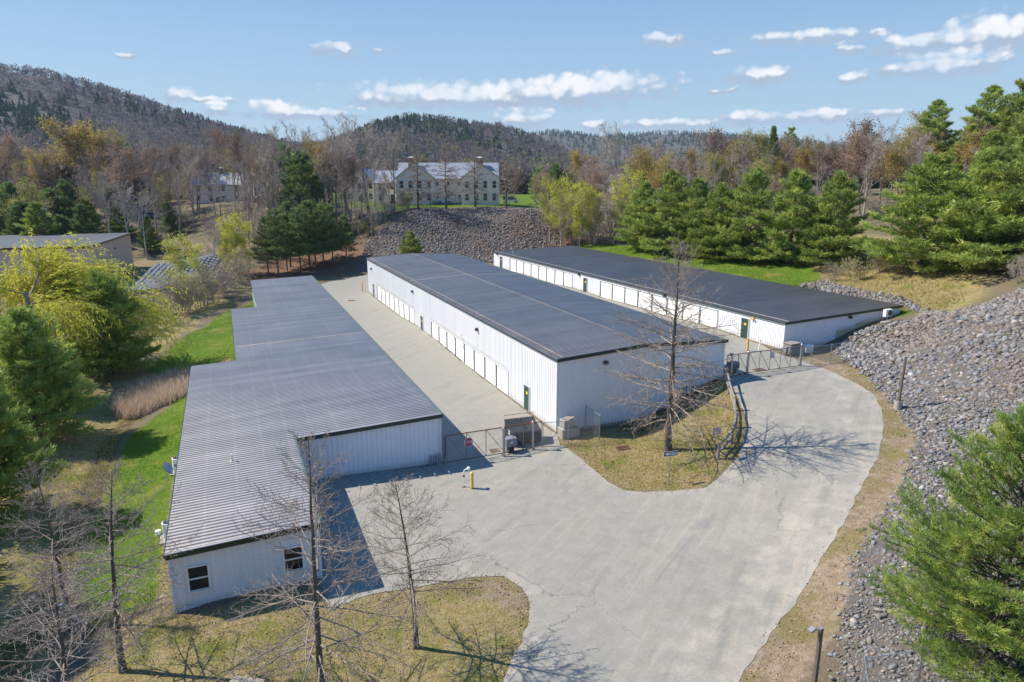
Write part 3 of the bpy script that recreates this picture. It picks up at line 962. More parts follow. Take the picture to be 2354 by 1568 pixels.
def roof_material(name, base):
    m = bpy.data.materials.new(name)
    m.use_nodes = True
    m.node_tree.nodes.clear()
    T = NT(m.node_tree)
    P = T.n('ShaderNodeNewGeometry').outputs['Position']
    oi = T.n('ShaderNodeObjectInfo').outputs['Random']
    n1 = T.noise(P, 0.25, 5.0, 0.6).outputs['Fac']
    n2 = T.noise(T.vmath('MULTIPLY', P, (0.35, 4.0, 1.0)), 1.0, 4.0, 0.6).outputs['Fac']
    k = T.math('MULTIPLY', T.math('MULTIPLY_ADD', n1, 0.35, 0.83), T.math('MULTIPLY_ADD', n2, 0.22, 0.89))
    k = T.math('MULTIPLY', k, T.math('MULTIPLY_ADD', oi, 0.12, 0.94))
    # rows of screws over the purlins and faint rain streaks down the slope
    oy = T.n('ShaderNodeSeparateXYZ', {0: T.n('ShaderNodeTexCoord').outputs['Object']}).outputs[1]
    pl = T.math('PINGPONG', oy, 0.76)
    k = T.math('MULTIPLY', k, T.math('MULTIPLY_ADD', T.step(pl, 0.10, 0.03), 0.07, 1.0))
    n3 = T.noise(T.vmath('MULTIPLY', P, (0.5, 1.2, 1.0)), 0.6, 6.0, 0.7).outputs['Fac']
    k = T.math('MULTIPLY', k, T.math('MULTIPLY_ADD', n3, 0.3, 0.85))
    c = T.n('ShaderNodeVectorMath', {0: base, 3: k}, operation='SCALE').outputs[0]
    bs = T.n('ShaderNodeBsdfPrincipled', {'Base Color': c, 'Roughness': T.math('MULTIPLY_ADD', n1, 0.08, 0.50), 'Metallic': 0.9, 'Specular IOR Level': 0.5})
    T.n('ShaderNodeOutputMaterial', {'Surface': bs})
    return m


M_ROOF = roof_material('charcoal_roof', (0.50, 0.425, 0.355))
M_ROOF_A = roof_material('weathered_grey_roof', (0.57, 0.50, 0.43))
M_ROOF_C = roof_material('dark_charcoal_roof', (0.37, 0.31, 0.26))


def rib_profile(w, n, base, top, h):
    """x, z points of a ribbed sheet"""
    p = w / n
    out = []
    for i in range(n):
        c = p * (i + 0.5)
        out += [(c - base / 2, 0), (c - top / 2, h), (c + top / 2, h), (c + base / 2, 0)]
    return [(0, 0)] + out + [(w, 0)]


_sheet = {}


def sheet_mesh(name, w, L, m, kind):
    key = (name, round(w, 3), round(L, 3), m.name)
    if key not in _sheet:
        n = max(1, int(round(w / 0.305)))
        pr = rib_profile(w, n, 0.13, 0.05, 0.055) if kind == 'roof' else rib_profile(w, n, 0.085, 0.035, 0.03)
        b = MB()
        k = len(pr)
        vs = [(x, 0, z) for x, z in pr] + [(x, L, z) for x, z in pr]
        fs = [(i, i + 1, k + i + 1, k + i) for i in range(k - 1)]
        # turned-down edges give the sheet its thickness
        vs += [(x, 0, z - 0.02) for x, z in pr] + [(x, L, z - 0.02) for x, z in pr]
        fs += [(2 * k + i, 2 * k + i + 1, i + 1, i) for i in range(k - 1)]
        fs += [(k + i, k + i + 1, 3 * k + i + 1, 3 * k + i) for i in range(k - 1)]
        b.add(vs, fs)
        _sheet[key] = b.mesh(name, m)
    return _sheet[key]


def place(o, ex, ey, ez, org):
    M = Matrix(((ex[0], ey[0], ez[0], org[0]), (ex[1], ey[1], ez[1], org[1]), (ex[2], ey[2], ez[2], org[2]), (0, 0, 0, 1)))
    o.matrix_basis = M
    return o


def wall_run(root, p0, p1, z0, zt, m=None, w=0.914, name='wall_panel'):
    """siding panels from p0 to p1 (outside is to the right of the walk), foot z0, top zt(t) or a number"""
    m = m or M_WHITE
    p0, p1 = Vector((*p0, 0)), Vector((*p1, 0))
    L = (p1 - p0).length
    d = (p1 - p0) / L
    n = max(1, int(round(L / w)))
    ww = L / n
    out = Vector((d.y, -d.x, 0))
    for i in range(n):
        t = (i + 0.5) / n
        top = zt(t) if callable(zt) else zt
        bot = z0(t) if callable(z0) else z0
        o = link(name, sheet_mesh('wall_panel', ww, top - bot, m, 'wall'), root)
        q = p0 + d * (ww * i)
        place(o, d, (0, 0, 1), out, (q.x, q.y, bot))


def roof_run(root, y0, y1, x0, z0, x1, z1, m=None, w=0.914):
    """roof sheets lying across from (x0,z0) to (x1,z1), side by side along y"""
    m = m or M_ROOF
    L = math.hypot(x1 - x0, z1 - z0)
    ey = ((x1 - x0) / L, 0, (z1 - z0) / L)
    ex = (0, -1, 0)
    ez = (-ey[2], 0, ey[0])
    n = max(1, int(round((y1 - y0) / w)))
    ww = (y1 - y0) / n
    for i in range(n):
        o = link('roof_sheet', sheet_mesh('roof_sheet', ww, L, m, 'roof'), root)
        place(o, ex, ey, ez, (x0, y0 + ww * (i + 1), z0))


def bar(root, name, p0, p1, w, h, m, roll=(0, 0, 1)):
    """box beam from p0 to p1, width w across, height h along roll"""
    p0, p1 = Vector(p0), Vector(p1)
    d = p1 - p0
    L = d.length
    d.normalize()
    up = Vector(roll)
    s = d.cross(up).normalized()
    up = s.cross(d).normalized()
    b = MB().box((0, L / 2, 0), (w, L, h), bev=min(w, h) * 0.12)
    o = b.build(name, m, root)
    return place(o, s, d, up, p0)


def man_door(root, p, d, out, sign=True):
    """p foot of the door, d along the wall, out outwards"""
    e = MB().box((0, 0.015, 1.03), (0.94, 0.05, 2.02), bev=0.01).build('door', M_GREEN_DOOR, root)
    place(e, d, out, (0, 0, 1), p)
    MB().box((-0.515, 0.03, 1.05), (0.07, 0.10, 2.12)).box((0.515, 0.03, 1.05), (0.07, 0.10, 2.12)).box((0, 0.03, 2.09), (0.96, 0.10, 0.07)).build('door_frame', M_PALE, e)
    MB().box((-0.37, 0.07, 1.0), (0.05, 0.05, 0.16), bev=.01).cyl((-0.37, 0.09, 1.0), (-0.25, 0.09, 1.0), 0.014).build('handle', M_GALV, e)
    if sign:
        MB().box((0.03, 0.048, 1.48), (0.27, 0.012, 0.22)).build('door_sign', M_YELLOW, e)
    return e


_rud = {}


def rollup_bank(root, p, d, out, n, pitch, hh=2.12):
    """a row of roll-up doors; p is the foot of the first jamb"""
    p, d, out = Vector(p), Vector(d), Vector(out)
    W = pitch - 0.16
    if ('c', round(W, 3)) not in _rud:
        b = MB()
        k = 22
        pr = []
        for i in range(k):
            z = hh * i / k
            pr += [(z, 0.0), (z + hh / k * 0.45, 0.0), (z + hh / k * 0.6, 0.018), (z + hh / k * 0.9, 0.018)]
        pr.append((hh, 0))
        vs = [(-W / 2, y, z) for z, y in pr] + [(W / 2, y, z) for z, y in pr]
        q = len(pr)
        b.add(vs, [(i, i + 1, q + i + 1, q + i) for i in range(q - 1)])
        b.box((0, 0.02, 0.04), (W, 0.05, 0.08))
        _rud[('c', round(W, 3))] = b.mesh('roll_up_door', M_WHITE2)
        _rud['latch'] = MB().box((0.0, 0.035, 0.95), (0.16, 0.03, 0.10), bev=.008).cyl((-.12, .045, .95), (.12, .045, .95), 0.016).mesh('latch', M_JAMB)
        _rud['jamb'] = MB().box((0, 0, hh / 2 + 0.03), (0.15, 0.06, hh + 0.06)).mesh('door_jamb', M_JAMB)
        _rud['head'] = MB().box((0, 0, hh + 0.05), (W + 0.01, 0.05, 0.10)).mesh('door_header', M_PALE)
    for i in range(n):
        c = p + d * (pitch * (i + 0.5)) - out * 0.07
        o = link('roll_up_door', _rud[('c', round(W, 3))], root)
        place(o, d, out, (0, 0, 1), c)
        link('latch', _rud['latch'], o)
        place(link('door_header', _rud['head'], root), d, out, (0, 0, 1), p + d * (pitch * (i + 0.5)) + out * 0.012)
        if i in (3,):
            MB().box((0.95, 0.03, 1.62), (0.14, 0.01, 0.2)).build('notice', M_YELLOW, o)
    for i in range(n + 1):
        place(link('door_jamb', _rud['jamb'], root), d, out, (0, 0, 1), p + d * (pitch * i) + out * 0.01)


_wl = {}


def wall_light(root, p, d, out, conduit=0.0):
    if not _wl:
        _wl['b'] = MB().add([(-.17, 0.02, -.13), (.17, 0.02, -.13), (.17, 0.02, .15), (-.17, 0.02, .15), (-.17, .26, -.10), (.17, .26, -.10), (.15, .20, .12), (-.15, .20, .12)],
                            [(4, 5, 6, 7), (0, 4, 7, 3), (5, 1, 2, 6), (7, 6, 2, 3), (0, 1, 5, 4)]).mesh('wall_light', M_DARK)
        _wl['l'] = MB().box((0, .15, -.125), (.26, .16, .02)).mesh('lens', M_PALE)
    o = link('wall_light', _wl['b'], root)
    place(o, d, out, (0, 0, 1), p)
    link('lens', _wl['l'], o)
    if conduit > 0:
        MB().cyl((.05, .04, -.14), (.05, .04, -conduit), 0.02, n=6).box((.05, .05, -conduit - .08), (.1, .06, .16)).build('conduit', M_PALE, o)


def camera_part(root, p, d, out):
    o = MB().cyl((0, 0, 0), (0, .12, 0), .05, n=8).tube([(0, .1, 0), (.03, .22, .03), (.1, .3, .0)], .018, 6).cyl((-.02, .3, .02), (.28, .36, -.06), .05, n=8).build('security_camera', M_WHITE, root)
    place(o, d, out, (0, 0, 1), p)


# middle building ------------------------------------------------------------
B_ROT = math.atan2(0.55, 67.8)
bldB = empty('storage_building', (21.45, 42.72, 0), B_ROT, 'tall white metal storage building with low gabled charcoal roof, standing in the middle', 'building')
WB, LB, HB, RB = 15.2, 67.8, 5.62, 0.42


def build_B():
    r = bldB
    z0 = 0.08
    # left wall (outside is -x): walk from far to near so the outside lies to the right
    def seg(ya, yb, foot):
        wall_run(r, (0, yb), (0, ya), foot, HB - 0.02)
    Y0 = 42.72
    bank = lambda a, b: (a - Y0, b - Y0)
    b2 = bank(51.9, 74.9)
    b1 = bank(82.2, 103.9)
    d3, d2, d1 = 47.98 - Y0, 78.7 - Y0, 106.2 - Y0
    seg(0, d3 - .51, z0); seg(d3 - .51, d3 + .51, 2.14); seg(d3 + .51, b2[0], z0)
    seg(b2[0], b2[1], 2.22)
    seg(b2[1], d2 - .51, z0); seg(d2 - .51, d2 + .51, 2.14); seg(d2 + .51, b1[0], z0)
    seg(b1[0], b1[1], 2.22)
    seg(b1[1], d1 - .51, z0); seg(d1 - .51, d1 + .51, 2.14); seg(d1 + .51, LB, z0)
    L, O = Vector((0, -1, 0)), Vector((-1, 0, 0))
    rollup_bank(r, (0, b2[1], 0.03), L, O, 8, (b2[1] - b2[0]) / 8)
    rollup_bank(r, (0, b1[1], 0.03), L, O, 8, (b1[1] - b1[0]) / 8)
    for dd in (d1, d2, d3):
        man_door(r, Vector((-0.01, dd, 0.03)), L, O)
    for yy, zz, cd in ((107.0, 4.35, 1.2), (82.5, 4.5, 1.3), (59.3, 4.42, 1.5)):
        wall_light(r, Vector((-0.03, yy - Y0, zz)), L, O, cd)
    camera_part(r, Vector((-0.03, 64.0 - Y0, 2.95)), L, O)
    camera_part(r, Vector((-0.03, 80.6 - Y0, 3.25)), L, O)
    # near end wall: its foot follows the mound
    def foot(t):
        x = WB * t
        return float(np.interp(x, [0, 6.2, 8.7, 11.4, 13.8, 15.2], [0.02, -0.12, 0.28, 1.2, 2.1, 2.45]))
    def top(t):
        return HB + RB * (1 - abs(2 * t - 1)) - 0.03
    wall_run(r, (0, 0), (WB, 0), foot, top)
    wall_run(r, (WB, LB), (0, LB), 0.0, top)
    wall_run(r, (WB, 0), (WB, LB), 2.45, HB - 0.02, w=1.9)
    wall_light(r, Vector((4.0, -0.04, 4.95)), Vector((1, 0, 0)), Vector((0, -1, 0)))
    # solid inside and footing
    i = 0.2
    MB().add([(i, i, -.4), (WB - i, i, -.4), (WB - i, LB - i, -.4), (i, LB - i, -.4), (i, i, HB - .05), (WB - i, i, HB - .05), (WB - i, LB - i, HB - .05), (i, LB - i, HB - .05),
              (WB / 2, i, HB + RB - .06), (WB / 2, LB - i, HB + RB - .06)],
             [(0, 1, 5, 8, 4), (2, 3, 7, 9, 6), (3, 0, 4, 7), (1, 2, 6, 5), (4, 8, 9, 7), (8, 5, 6, 9)]).build('inner_shell', M_SHELL, r)
    b = MB()
    b.box((0.03, LB / 2, -0.15), (0.16, LB, 0.46))
    b.box((WB / 2, 0.03, -0.2), (WB, 0.10, 0.52))
    b.box((WB - 0.03, LB / 2, 1.1), (0.14, LB, 2.8)).box((WB * .82, 0.05, 1.0), (WB * .34, 0.10, 2.2))
    b.build('foundation', M_FOUND, r)
    # roof
    ov = 0.14
    roof_run(r, -ov, LB + ov, -ov, HB + 0.0, WB / 2, HB + RB + 0.004)
    L2 = []
    roof_run(r, -ov, LB + ov, WB / 2, HB + RB, WB + ov, HB + 0.0)
    bar(r, 'ridge_cap', (WB / 2, -ov, HB + RB + 0.05), (WB / 2, LB + ov, HB + RB + 0.055), 0.16, 0.02, M_ROOF_C)
    for (a, za, c, zc) in ((-ov, HB, WB / 2, HB + RB), (WB / 2, HB + RB, WB + ov, HB)):
        bar(r, 'rake_trim', (a, -ov - .04, za - 0.07), (c, -ov - .04, zc - 0.07), 0.06, 0.26, M_TRIM)
        bar(r, 'rake_trim', (a, LB + ov + .04, za - 0.07), (c, LB + ov + .04, zc - 0.07), 0.06, 0.26, M_TRIM)
        bar(r, 'joint_strip', (a + .1, 83.7 - 42.72, za + 0.055), (c, 83.7 - 42.72, zc + 0.06), 0.22, 0.02, M_ROOF)
    bar(r, 'eave_trim', (-ov - .03, -ov, HB - 0.06), (-ov - .03, LB + ov, HB - 0.06), 0.05, 0.10, M_TRIM)
    bar(r, 'eave_trim', (WB + ov + .03, -ov, HB - 0.06), (WB + ov + .03, LB + ov, HB - 0.06), 0.05, 0.14, M_TRIM)
    bar(r, 'snow_guard', (0.42, -0.05, HB + 0.12), (0.42, LB, HB + 0.10), 0.04, 0.04, M_ROOF)
    bar(r, 'corner_trim', (-0.035, -0.035, 0.02), (-0.035, -0.035, HB - .05), 0.10, 0.10, M_WHITE, (0, 1, 0))


M_ROOF2 = roof_material('pale_roof_joint', (0.47, 0.45, 0.45))
build_B()

# right building --------------------------------------------------------------
C_ROT = math.radians(2.43)
CZ = 2.5
bldC = empty('storage_building', (47.85, 47.9, CZ), C_ROT, 'low white metal storage building dug into the slope, beside the row of pines', 'building')
WC, LC, HC, RC = 16.1, 68.2, 2.63, 0.36


def build_C():
    r = bldC
    z0 = 0.05
    Y0 = 47.9
    def seg(ya, yb, foot):
        wall_run(r, (0, yb), (0, ya), foot, HC - 0.02)
    b2 = (57.0 - Y0, 80.1 - Y0)
    b1 = (87.6 - Y0, 109.2 - Y0)
    d3, d2, d1 = 52.95 - Y0, 83.95 - Y0, 112.8 - Y0
    seg(0, d3 - .51, z0); seg(d3 - .51, d3 + .51, 2.14); seg(d3 + .51, b2[0], z0)
    seg(b2[0], b2[1], 2.22)
    seg(b2[1], d2 - .51, z0); seg(d2 - .51, d2 + .51, 2.14); seg(d2 + .51, b1[0], z0)
    seg(b1[0], b1[1], 2.22)
    seg(b1[1], d1 - .51, z0); seg(d1 - .51, d1 + .51, 2.14); seg(d1 + .51, LC, z0)
    L, O = Vector((0, -1, 0)), Vector((-1, 0, 0))
    rollup_bank(r, (0, b2[1], 0.03), L, O, 8, (b2[1] - b2[0]) / 8, 2.12)
    rollup_bank(r, (0, b1[1], 0.03), L, O, 8, (b1[1] - b1[0]) / 8, 2.12)
    for dd in (d1, d2, d3):
        man_door(r, Vector((-0.01, dd, 0.03)), L, O)
    for yy in (114.3, 85.6, 66.0):
        wall_light(r, Vector((-0.03, yy - Y0, 2.36)), L, O)
    e = MB().box((0, .09, 0), (.22, .16, .2)).cyl((.1, .14, 0), (.2, .22, -.05), .07, .09, n=8).cyl((-.1, .14, 0), (-.2, .22, -.05), .07, .09, n=8).build('floodlight', M_YPAINT, r)
    place(e, L, O, (0, 0, 1), (-0.03, 51.9 - Y0, 2.3))
    # near end wall with stepped foot
    def foot(t):
        x = WC * t
        return 0.0 if x < 6.9 else (1.22 if x < 9.7 else (1.75 if x < 13 else 1.95))
    top = lambda t: HC + RC * t - 0.03
    wall_run(r, (0, 0), (WC, 0), foot, top)
    wall_run(r, (WC, LC), (0, LC), 0.6, lambda t: HC + RC * (1 - t) - 0.03)
    wall_run(r, (WC, 0), (WC, LC), 1.9, HC + RC - 0.03, w=1.9)
    wall_light(r, Vector((8.6, -0.04, 2.42)), Vector((1, 0, 0)), Vector((0, -1, 0)))
    i = 0.2
    MB().add([(i, i, -.4), (WC - i, i, -.4), (WC - i, LC - i, -.4), (i, LC - i, -.4), (i, i, HC - .05), (WC - i, i, HC + RC - .05), (WC - i, LC - i, HC + RC - .05), (i, LC - i, HC - .05)],
             [(0, 1, 5, 4), (2, 3, 7, 6), (3, 0, 4, 7), (1, 2, 6, 5), (4, 5, 6, 7)]).build('inner_shell', M_SHELL, r)
    MB().box((0.03, LC / 2, -0.12), (0.16, LC, 0.34)).build('foundation', M_FOUND, r)
    MB().box((3.45, 0.03, -0.12), (6.9, 0.12, 0.28)).box((8.3, 0.04, 0.5), (2.8, 0.14, 1.44)).box((11.3, 0.04, 0.75), (3.4, 0.14, 2.0)).box((14.55, 0.04, 0.85), (3.1, 0.14, 2.2)).build('stepped_foundation', M_BUFF, r)
    ov = 0.14
    roof_run(r, -ov, LC + ov, -ov, HC, WC + ov, HC + RC, M_ROOF_C)
    bar(r, 'rake_trim', (-ov, -ov - .04, HC - 0.06), (WC + ov, -ov - .04, HC + RC - 0.06), 0.06, 0.24, M_TRIM)
    bar(r, 'rake_trim', (-ov, LC + ov + .04, HC - 0.06), (WC + ov, LC + ov + .04, HC + RC - 0.06), 0.06, 0.24, M_TRIM)
    bar(r, 'eave_trim', (-ov - .03, -ov, HC - 0.05), (-ov - .03, LC + ov, HC - 0.05), 0.05, 0.11, M_TRIM)
    bar(r, 'eave_trim', (WC + ov + .03, -ov, HC + RC - 0.05), (WC + ov + .03, LC + ov, HC + RC - 0.05), 0.05, 0.14, M_TRIM)
    bar(r, 'snow_guard', (0.34, -0.05, HC + 0.10), (0.34, LC, HC + 0.10), 0.05, 0.05, M_ROOF2)
    bar(r, 'joint_strip', (0.1, 28.0, HC + 0.055), (WC, 28.0, HC + RC + 0.06), 0.18, 0.02, M_ROOF_C)
    MB().cyl((0, 0, 0), (0, 0, .32), .06).cyl((0, 0, .3), (0, 0, .36), .1).build('roof_vent', M_WHITE, r, (1.6, 63.5, HC + .04))
    bar(r, 'corner_trim', (-0.035, -0.035, 0.02), (-0.035, -0.035, HC - .05), 0.10, 0.10, M_WHITE, (0, 1, 0))


build_C()

# left building ---------------------------------------------------------------
bldA = empty('storage_building', (0, 0, 0), 0, 'long low white metal storage building with stepped left edge and satellite dish, on the left', 'building')


def build_A():
    r = bldA
    zr = lambda x: 2.72 + 0.031 * (x + 3.5)
    xl, xm, xr = -3.45, 2.75, 12.05
    yn, yw, y1, y2, y3 = 30.0, 41.2, 62.2, 87.8, 110.8
    x1, x2 = 0.1, 3.2
    f = -0.08
    wall_run(r, (xl, yn), (xm, yn), f, lambda t: zr(xl + (xm - xl) * t) - .03)
    wall_run(r, (xm, yn), (xm, yw), f, zr(xm) - .03)
    wall_run(r, (xm, yw), (xr, yw), lambda t: -.02 - .2 * t, lambda t: zr(xm + (xr - xm) * t) - .03)
    wall_run(r, (xr, yw), (xr, y3), -.05, zr(xr) - .03, w=1.8)
    wall_run(r, (xl, y1), (xl, yn), f, zr(xl) - .03, w=0.914)
    wall_run(r, (x1, y1), (xl, y1), f, lambda t: zr(x1 + (xl - x1) * t) - .03)
    wall_run(r, (x1, y2), (x1, y1), f - .2, zr(x1) - .03)
    wall_run(r, (x2, y2), (x1, y2), f - .2, lambda t: zr(x2 + (x1 - x2) * t) - .03)
    wall_run(r, (x2, y3), (x2, y2), f - .2, zr(x2) - .03)
    wall_run(r, (xr, y3), (x2, y3), f, lambda t: zr(xr + (x2 - xr) * t) - .03)
    i = .18
    def blk(b, xa, xb, ya, yb):
        b.add([(xa, ya, -.4), (xb, ya, -.4), (xb, yb, -.4), (xa, yb, -.4), (xa, ya, zr(xa) - .06), (xb, ya, zr(xb) - .06), (xb, yb, zr(xb) - .06), (xa, yb, zr(xa) - .06)],
              [(0, 1, 5, 4), (2, 3, 7, 6), (3, 0, 4, 7), (1, 2, 6, 5), (4, 5, 6, 7)])
    b = MB()
    blk(b, xl + i, xm - i, yn + i, yw + i)
    blk(b, xl + i, xr - i, yw + i + .01, y1 - i)
    blk(b, x1 + i, xr - i, y1 - i + .01, y2 - i)
    blk(b, x2 + i, xr - i, y2 - i + .01, y3 - i)
    b.build('inner_shell', M_SHELL, r)
    MB().box(((xl + xm) / 2, yn + .08, -.2), (xm - xl - .05, .12, .3)).box((xm - .08, (yn + yw) / 2, -.2), (.12, yw - yn - .1, .3)).box(((xm + xr) / 2, yw + .08, -.25), (xr - xm - .05, .12, .4)).build('foundation', M_FOUND, r)
    ov = .14
    roof_run(r, yn - ov, yw - ov, xl - ov, zr(xl - ov) + .02, xm + ov, zr(xm + ov) + .02, M_ROOF_A)
    roof_run(r, yw - ov, y1 + .0, xl - ov, zr(xl - ov) + .02, xr + ov, zr(xr + ov) + .02, M_ROOF_A)
    roof_run(r, y1, y2, x1 - ov, zr(x1 - ov) + .02, xr + ov, zr(xr + ov) + .02, M_ROOF_A)
    roof_run(r, y2, y3 + ov, x2 - ov, zr(x2 - ov) + .02, xr + ov, zr(xr + ov) + .02, M_ROOF_A)
    e = .04
    def rake(xa, xb, y, h=.24):
        bar(r, 'rake_trim', (xa, y, zr(xa) - .07), (xb, y, zr(xb) - .07), .06, h, M_TRIM)
        bar(r, 'rake_flashing', (xa, y + .06, zr(xa) + .07), (xb, y + .06, zr(xb) + .07), .14, .03, M_ROOF2)
    rake(xl - ov, xm + ov, yn - ov - e)
    rake(xm + ov, xr + ov, yw - ov - e)
    bar(r, 'eave_trim', (xm + ov + e, yn - ov, zr(xm) - .03), (xm + ov + e, yw - ov - .1, zr(xm) - .03), .06, .18, M_TRIM)
    bar(r, 'eave_flashing', (xm + ov - .02, yn - ov, zr(xm) + .075), (xm + ov - .02, yw - ov - .1, zr(xm) + .075), .12, .03, M_GRT)
    bar(r, 'eave_trim', (xr + ov + e, yw - ov, zr(xr) - .03), (xr + ov + e, y3 + ov, zr(xr) - .03), .06, .18, M_TRIM)
    bar(r, 'eave_flashing', (xr + ov - .02, yw - ov, zr(xr) + .075), (xr + ov - .02, y3 + ov, zr(xr) + .075), .12, .03, M_GRT)
    for x, ya, yb in ((xl, yn, y1), (x1, y1, y2), (x2, y2, y3)):
        bar(r, 'eave_trim', (x - ov - e, ya - ov, zr(x) - .07), (x - ov - e, yb, zr(x) - .07), .05, .12, M_TRIM)
    for xa, xb, y in ((xl - ov, x1 - ov, y1), (x1 - ov, x2 - ov, y2), (x2 - ov, xr + ov, y3 + ov)):
        bar(r, 'rake_trim', (xa, y + e, zr(xa) - .06), (xb, y + e, zr(xb) - .06), .06, .2, M_TRIM)
    bar(r, 'joint_strip', (x1, 67.4, zr(x1) + .075), (xr, 67.4, zr(xr) + .085), .12, .02, M_ROOF_A)
    for x, y in ((xl - .03, yn - .03), (xm + .03, yn - .03), (xr + .03, yw - .03)):
        bar(r, 'corner_trim', (x, y, f), (x, y, zr(x) - .06), .1, .1, M_WHITE, (0, 1, 0))
    bar(r, 'base_trim', (xl, yn - .035, f + .02), (xm, yn - .035, f + .02), .05, .05, M_PALE)
    # two windows in the near gable
    for cx in (-2.40, 1.60):
        w = MB().box((0, .02, 0), (.92, .05, 1.24)).build('window', M_WHITE2, r)
        place(w, (1, 0, 0), (0, -1, 0), (0, 0, 1), (cx, yn - .01, 1.34))
        for zc in (.29, -.29):
            pane = MB().box((0, .052, zc), (.76, .012, .50)).build('pane', M_GLASS, w)
        MB().box((-.43, .06, 0), (.06, .06, 1.24)).box((.43, .06, 0), (.06, .06, 1.24)).box((0, .06, .59), (.80, .06, .06)).box((0, .06, 0.0), (.80, .045, .05)).build('frame', M_WHITE2, w)
        MB().box((0, .085, -.60), (.98, .11, .06)).build('sill', M_PALE, w)
    # plumbing vent on the roof
    MB().cyl((0, 0, 0), (0, 0, .42), .055).cyl((0, 0, .0), (0, 0, .06), .11, .07).build('roof_vent', M_WHITE, r, (-.75, 39.2, zr(-.75) + .03))
    # conduit hoops at the wing corner
    for k in range(5):
        x = 11.2 + k * .17
        MB().tube([(x, 41.02, -.25), (x, 41.02, .42), (x + .02, 40.98, .5), (x + .1, 40.98, .5), (x + .12, 41.0, .42), (x + .12, 41.0, -.25)], .02, 6).build('conduit', M_GALV, r)
    # satellite dish on the left eave
    dish = MB()
    n, rg = 16, 5
    vs, fs = [], []
    for j in range(rg + 1):
        for k in range(n):
            a = 2 * math.pi * k / n
            q = .34 * j / rg
            vs.append((q * math.cos(a), q * math.sin(a) * 1.1, q * q * .5))
    for j in range(rg):
        for k in range(n):
            fs.append((j * n + k, j * n + (k + 1) % n, (j + 1) * n + (k + 1) % n, (j + 1) * n + k))
    dish.add(vs, fs)
    d = dish.build('satellite_dish', M_GALV, r, smooth=True)
    d.location = (-4.1, 40.0, 2.65)
    d.rotation_euler = (R(55), 0, R(65))
    MB().cyl((0, -.3, .03), (0, -.1, .5), .018, n=6).box((0, -.1, .5), (.07, .12, .12)).build('receiver_arm', M_GALV, d)
    MB().tube([(-3.62, 40.0, 2.3), (-3.95, 40.0, 2.3), (-4.1, 40.0, 2.62)], .025, 6).build('dish_mount', M_GALV, r)


M_GRT = mat('sage_flashing', (0.10, 0.15, 0.135), 0.4, var=0.08)
build_A()


# ------------------------------------------------------------------ vegetation library
def seg_mesh(S, k):
    """S rows: p0(3) p1(3) r0 r1 -> k-sided prisms"""
    S = np.asarray(S, float)
    p0, p1, r0, r1 = S[:, :3], S[:, 3:6], S[:, 6], S[:, 7]
    d = p1 - p0
    d /= np.linalg.norm(d, axis=1)[:, None] + 1e-9
    ref = np.where(np.abs(d[:, 2:3]) > 0.9, np.array([[1., 0, 0]]), np.array([[0, 0, 1.]]))
    a = np.cross(d, ref)
    a /= np.linalg.norm(a, axis=1)[:, None] + 1e-9
    b = np.cross(d, a)
    n = len(S)
    V = np.empty((n, 2 * k, 3))
    for j in range(k):
        w = 2 * math.pi * j / k
        o = a * math.cos(w) + b * math.sin(w)
        V[:, j] = p0 + o * r0[:, None]
        V[:, k + j] = p1 + o * r1[:, None]
    base = (np.arange(n) * 2 * k)[:, None]
    F = []
    for j in range(k):
        F.append(np.c_[base + j, base + (j + 1) % k, base + k + (j + 1) % k, base + k + j])
    return V.reshape(-1, 3), np.stack(F, axis=1).reshape(-1, 4)


def tri_cards(P, D, L, W, rr):
    """thin triangles at P pointing along D"""
    n = len(P)
    D = D / (np.linalg.norm(D, axis=1)[:, None] + 1e-9)
    s = np.cross(D, rr.normal(0, 1, (n, 3)))
    s /= np.linalg.norm(s, axis=1)[:, None] + 1e-9
    L = np.broadcast_to(L, (n,))[:, None]
    W = np.broadcast_to(W, (n,))[:, None]
    V = np.stack([P - s * W * 0.5, P + s * W * 0.5, P + D * L], axis=1).reshape(-1, 3)
    return V, np.arange(3 * n).reshape(n, 3)


def quad_cards(P, L, W, rr, flat=0.0):
    n = len(P)
    a = rr.normal(0, 1, (n, 3)); a[:, 2] *= (1 - flat)
    a /= np.linalg.norm(a, axis=1)[:, None]
    b = np.cross(a, rr.normal(0, 1, (n, 3)))
    b /= np.linalg.norm(b, axis=1)[:, None] + 1e-9
    L = np.broadcast_to(L, (n,))[:, None] / 2
    W = np.broadcast_to(W, (n,))[:, None] / 2
    V = np.stack([P - a * L, P + b * W, P + a * L, P - b * W], axis=1).reshape(-1, 3)
    return V, np.arange(4 * n).reshape(n, 4)


def unit(v):
    return v / (np.linalg.norm(v) + 1e-9)


def perp(d, rr):
    s = np.cross(d, rr.normal(0, 1, 3))
    return unit(s)


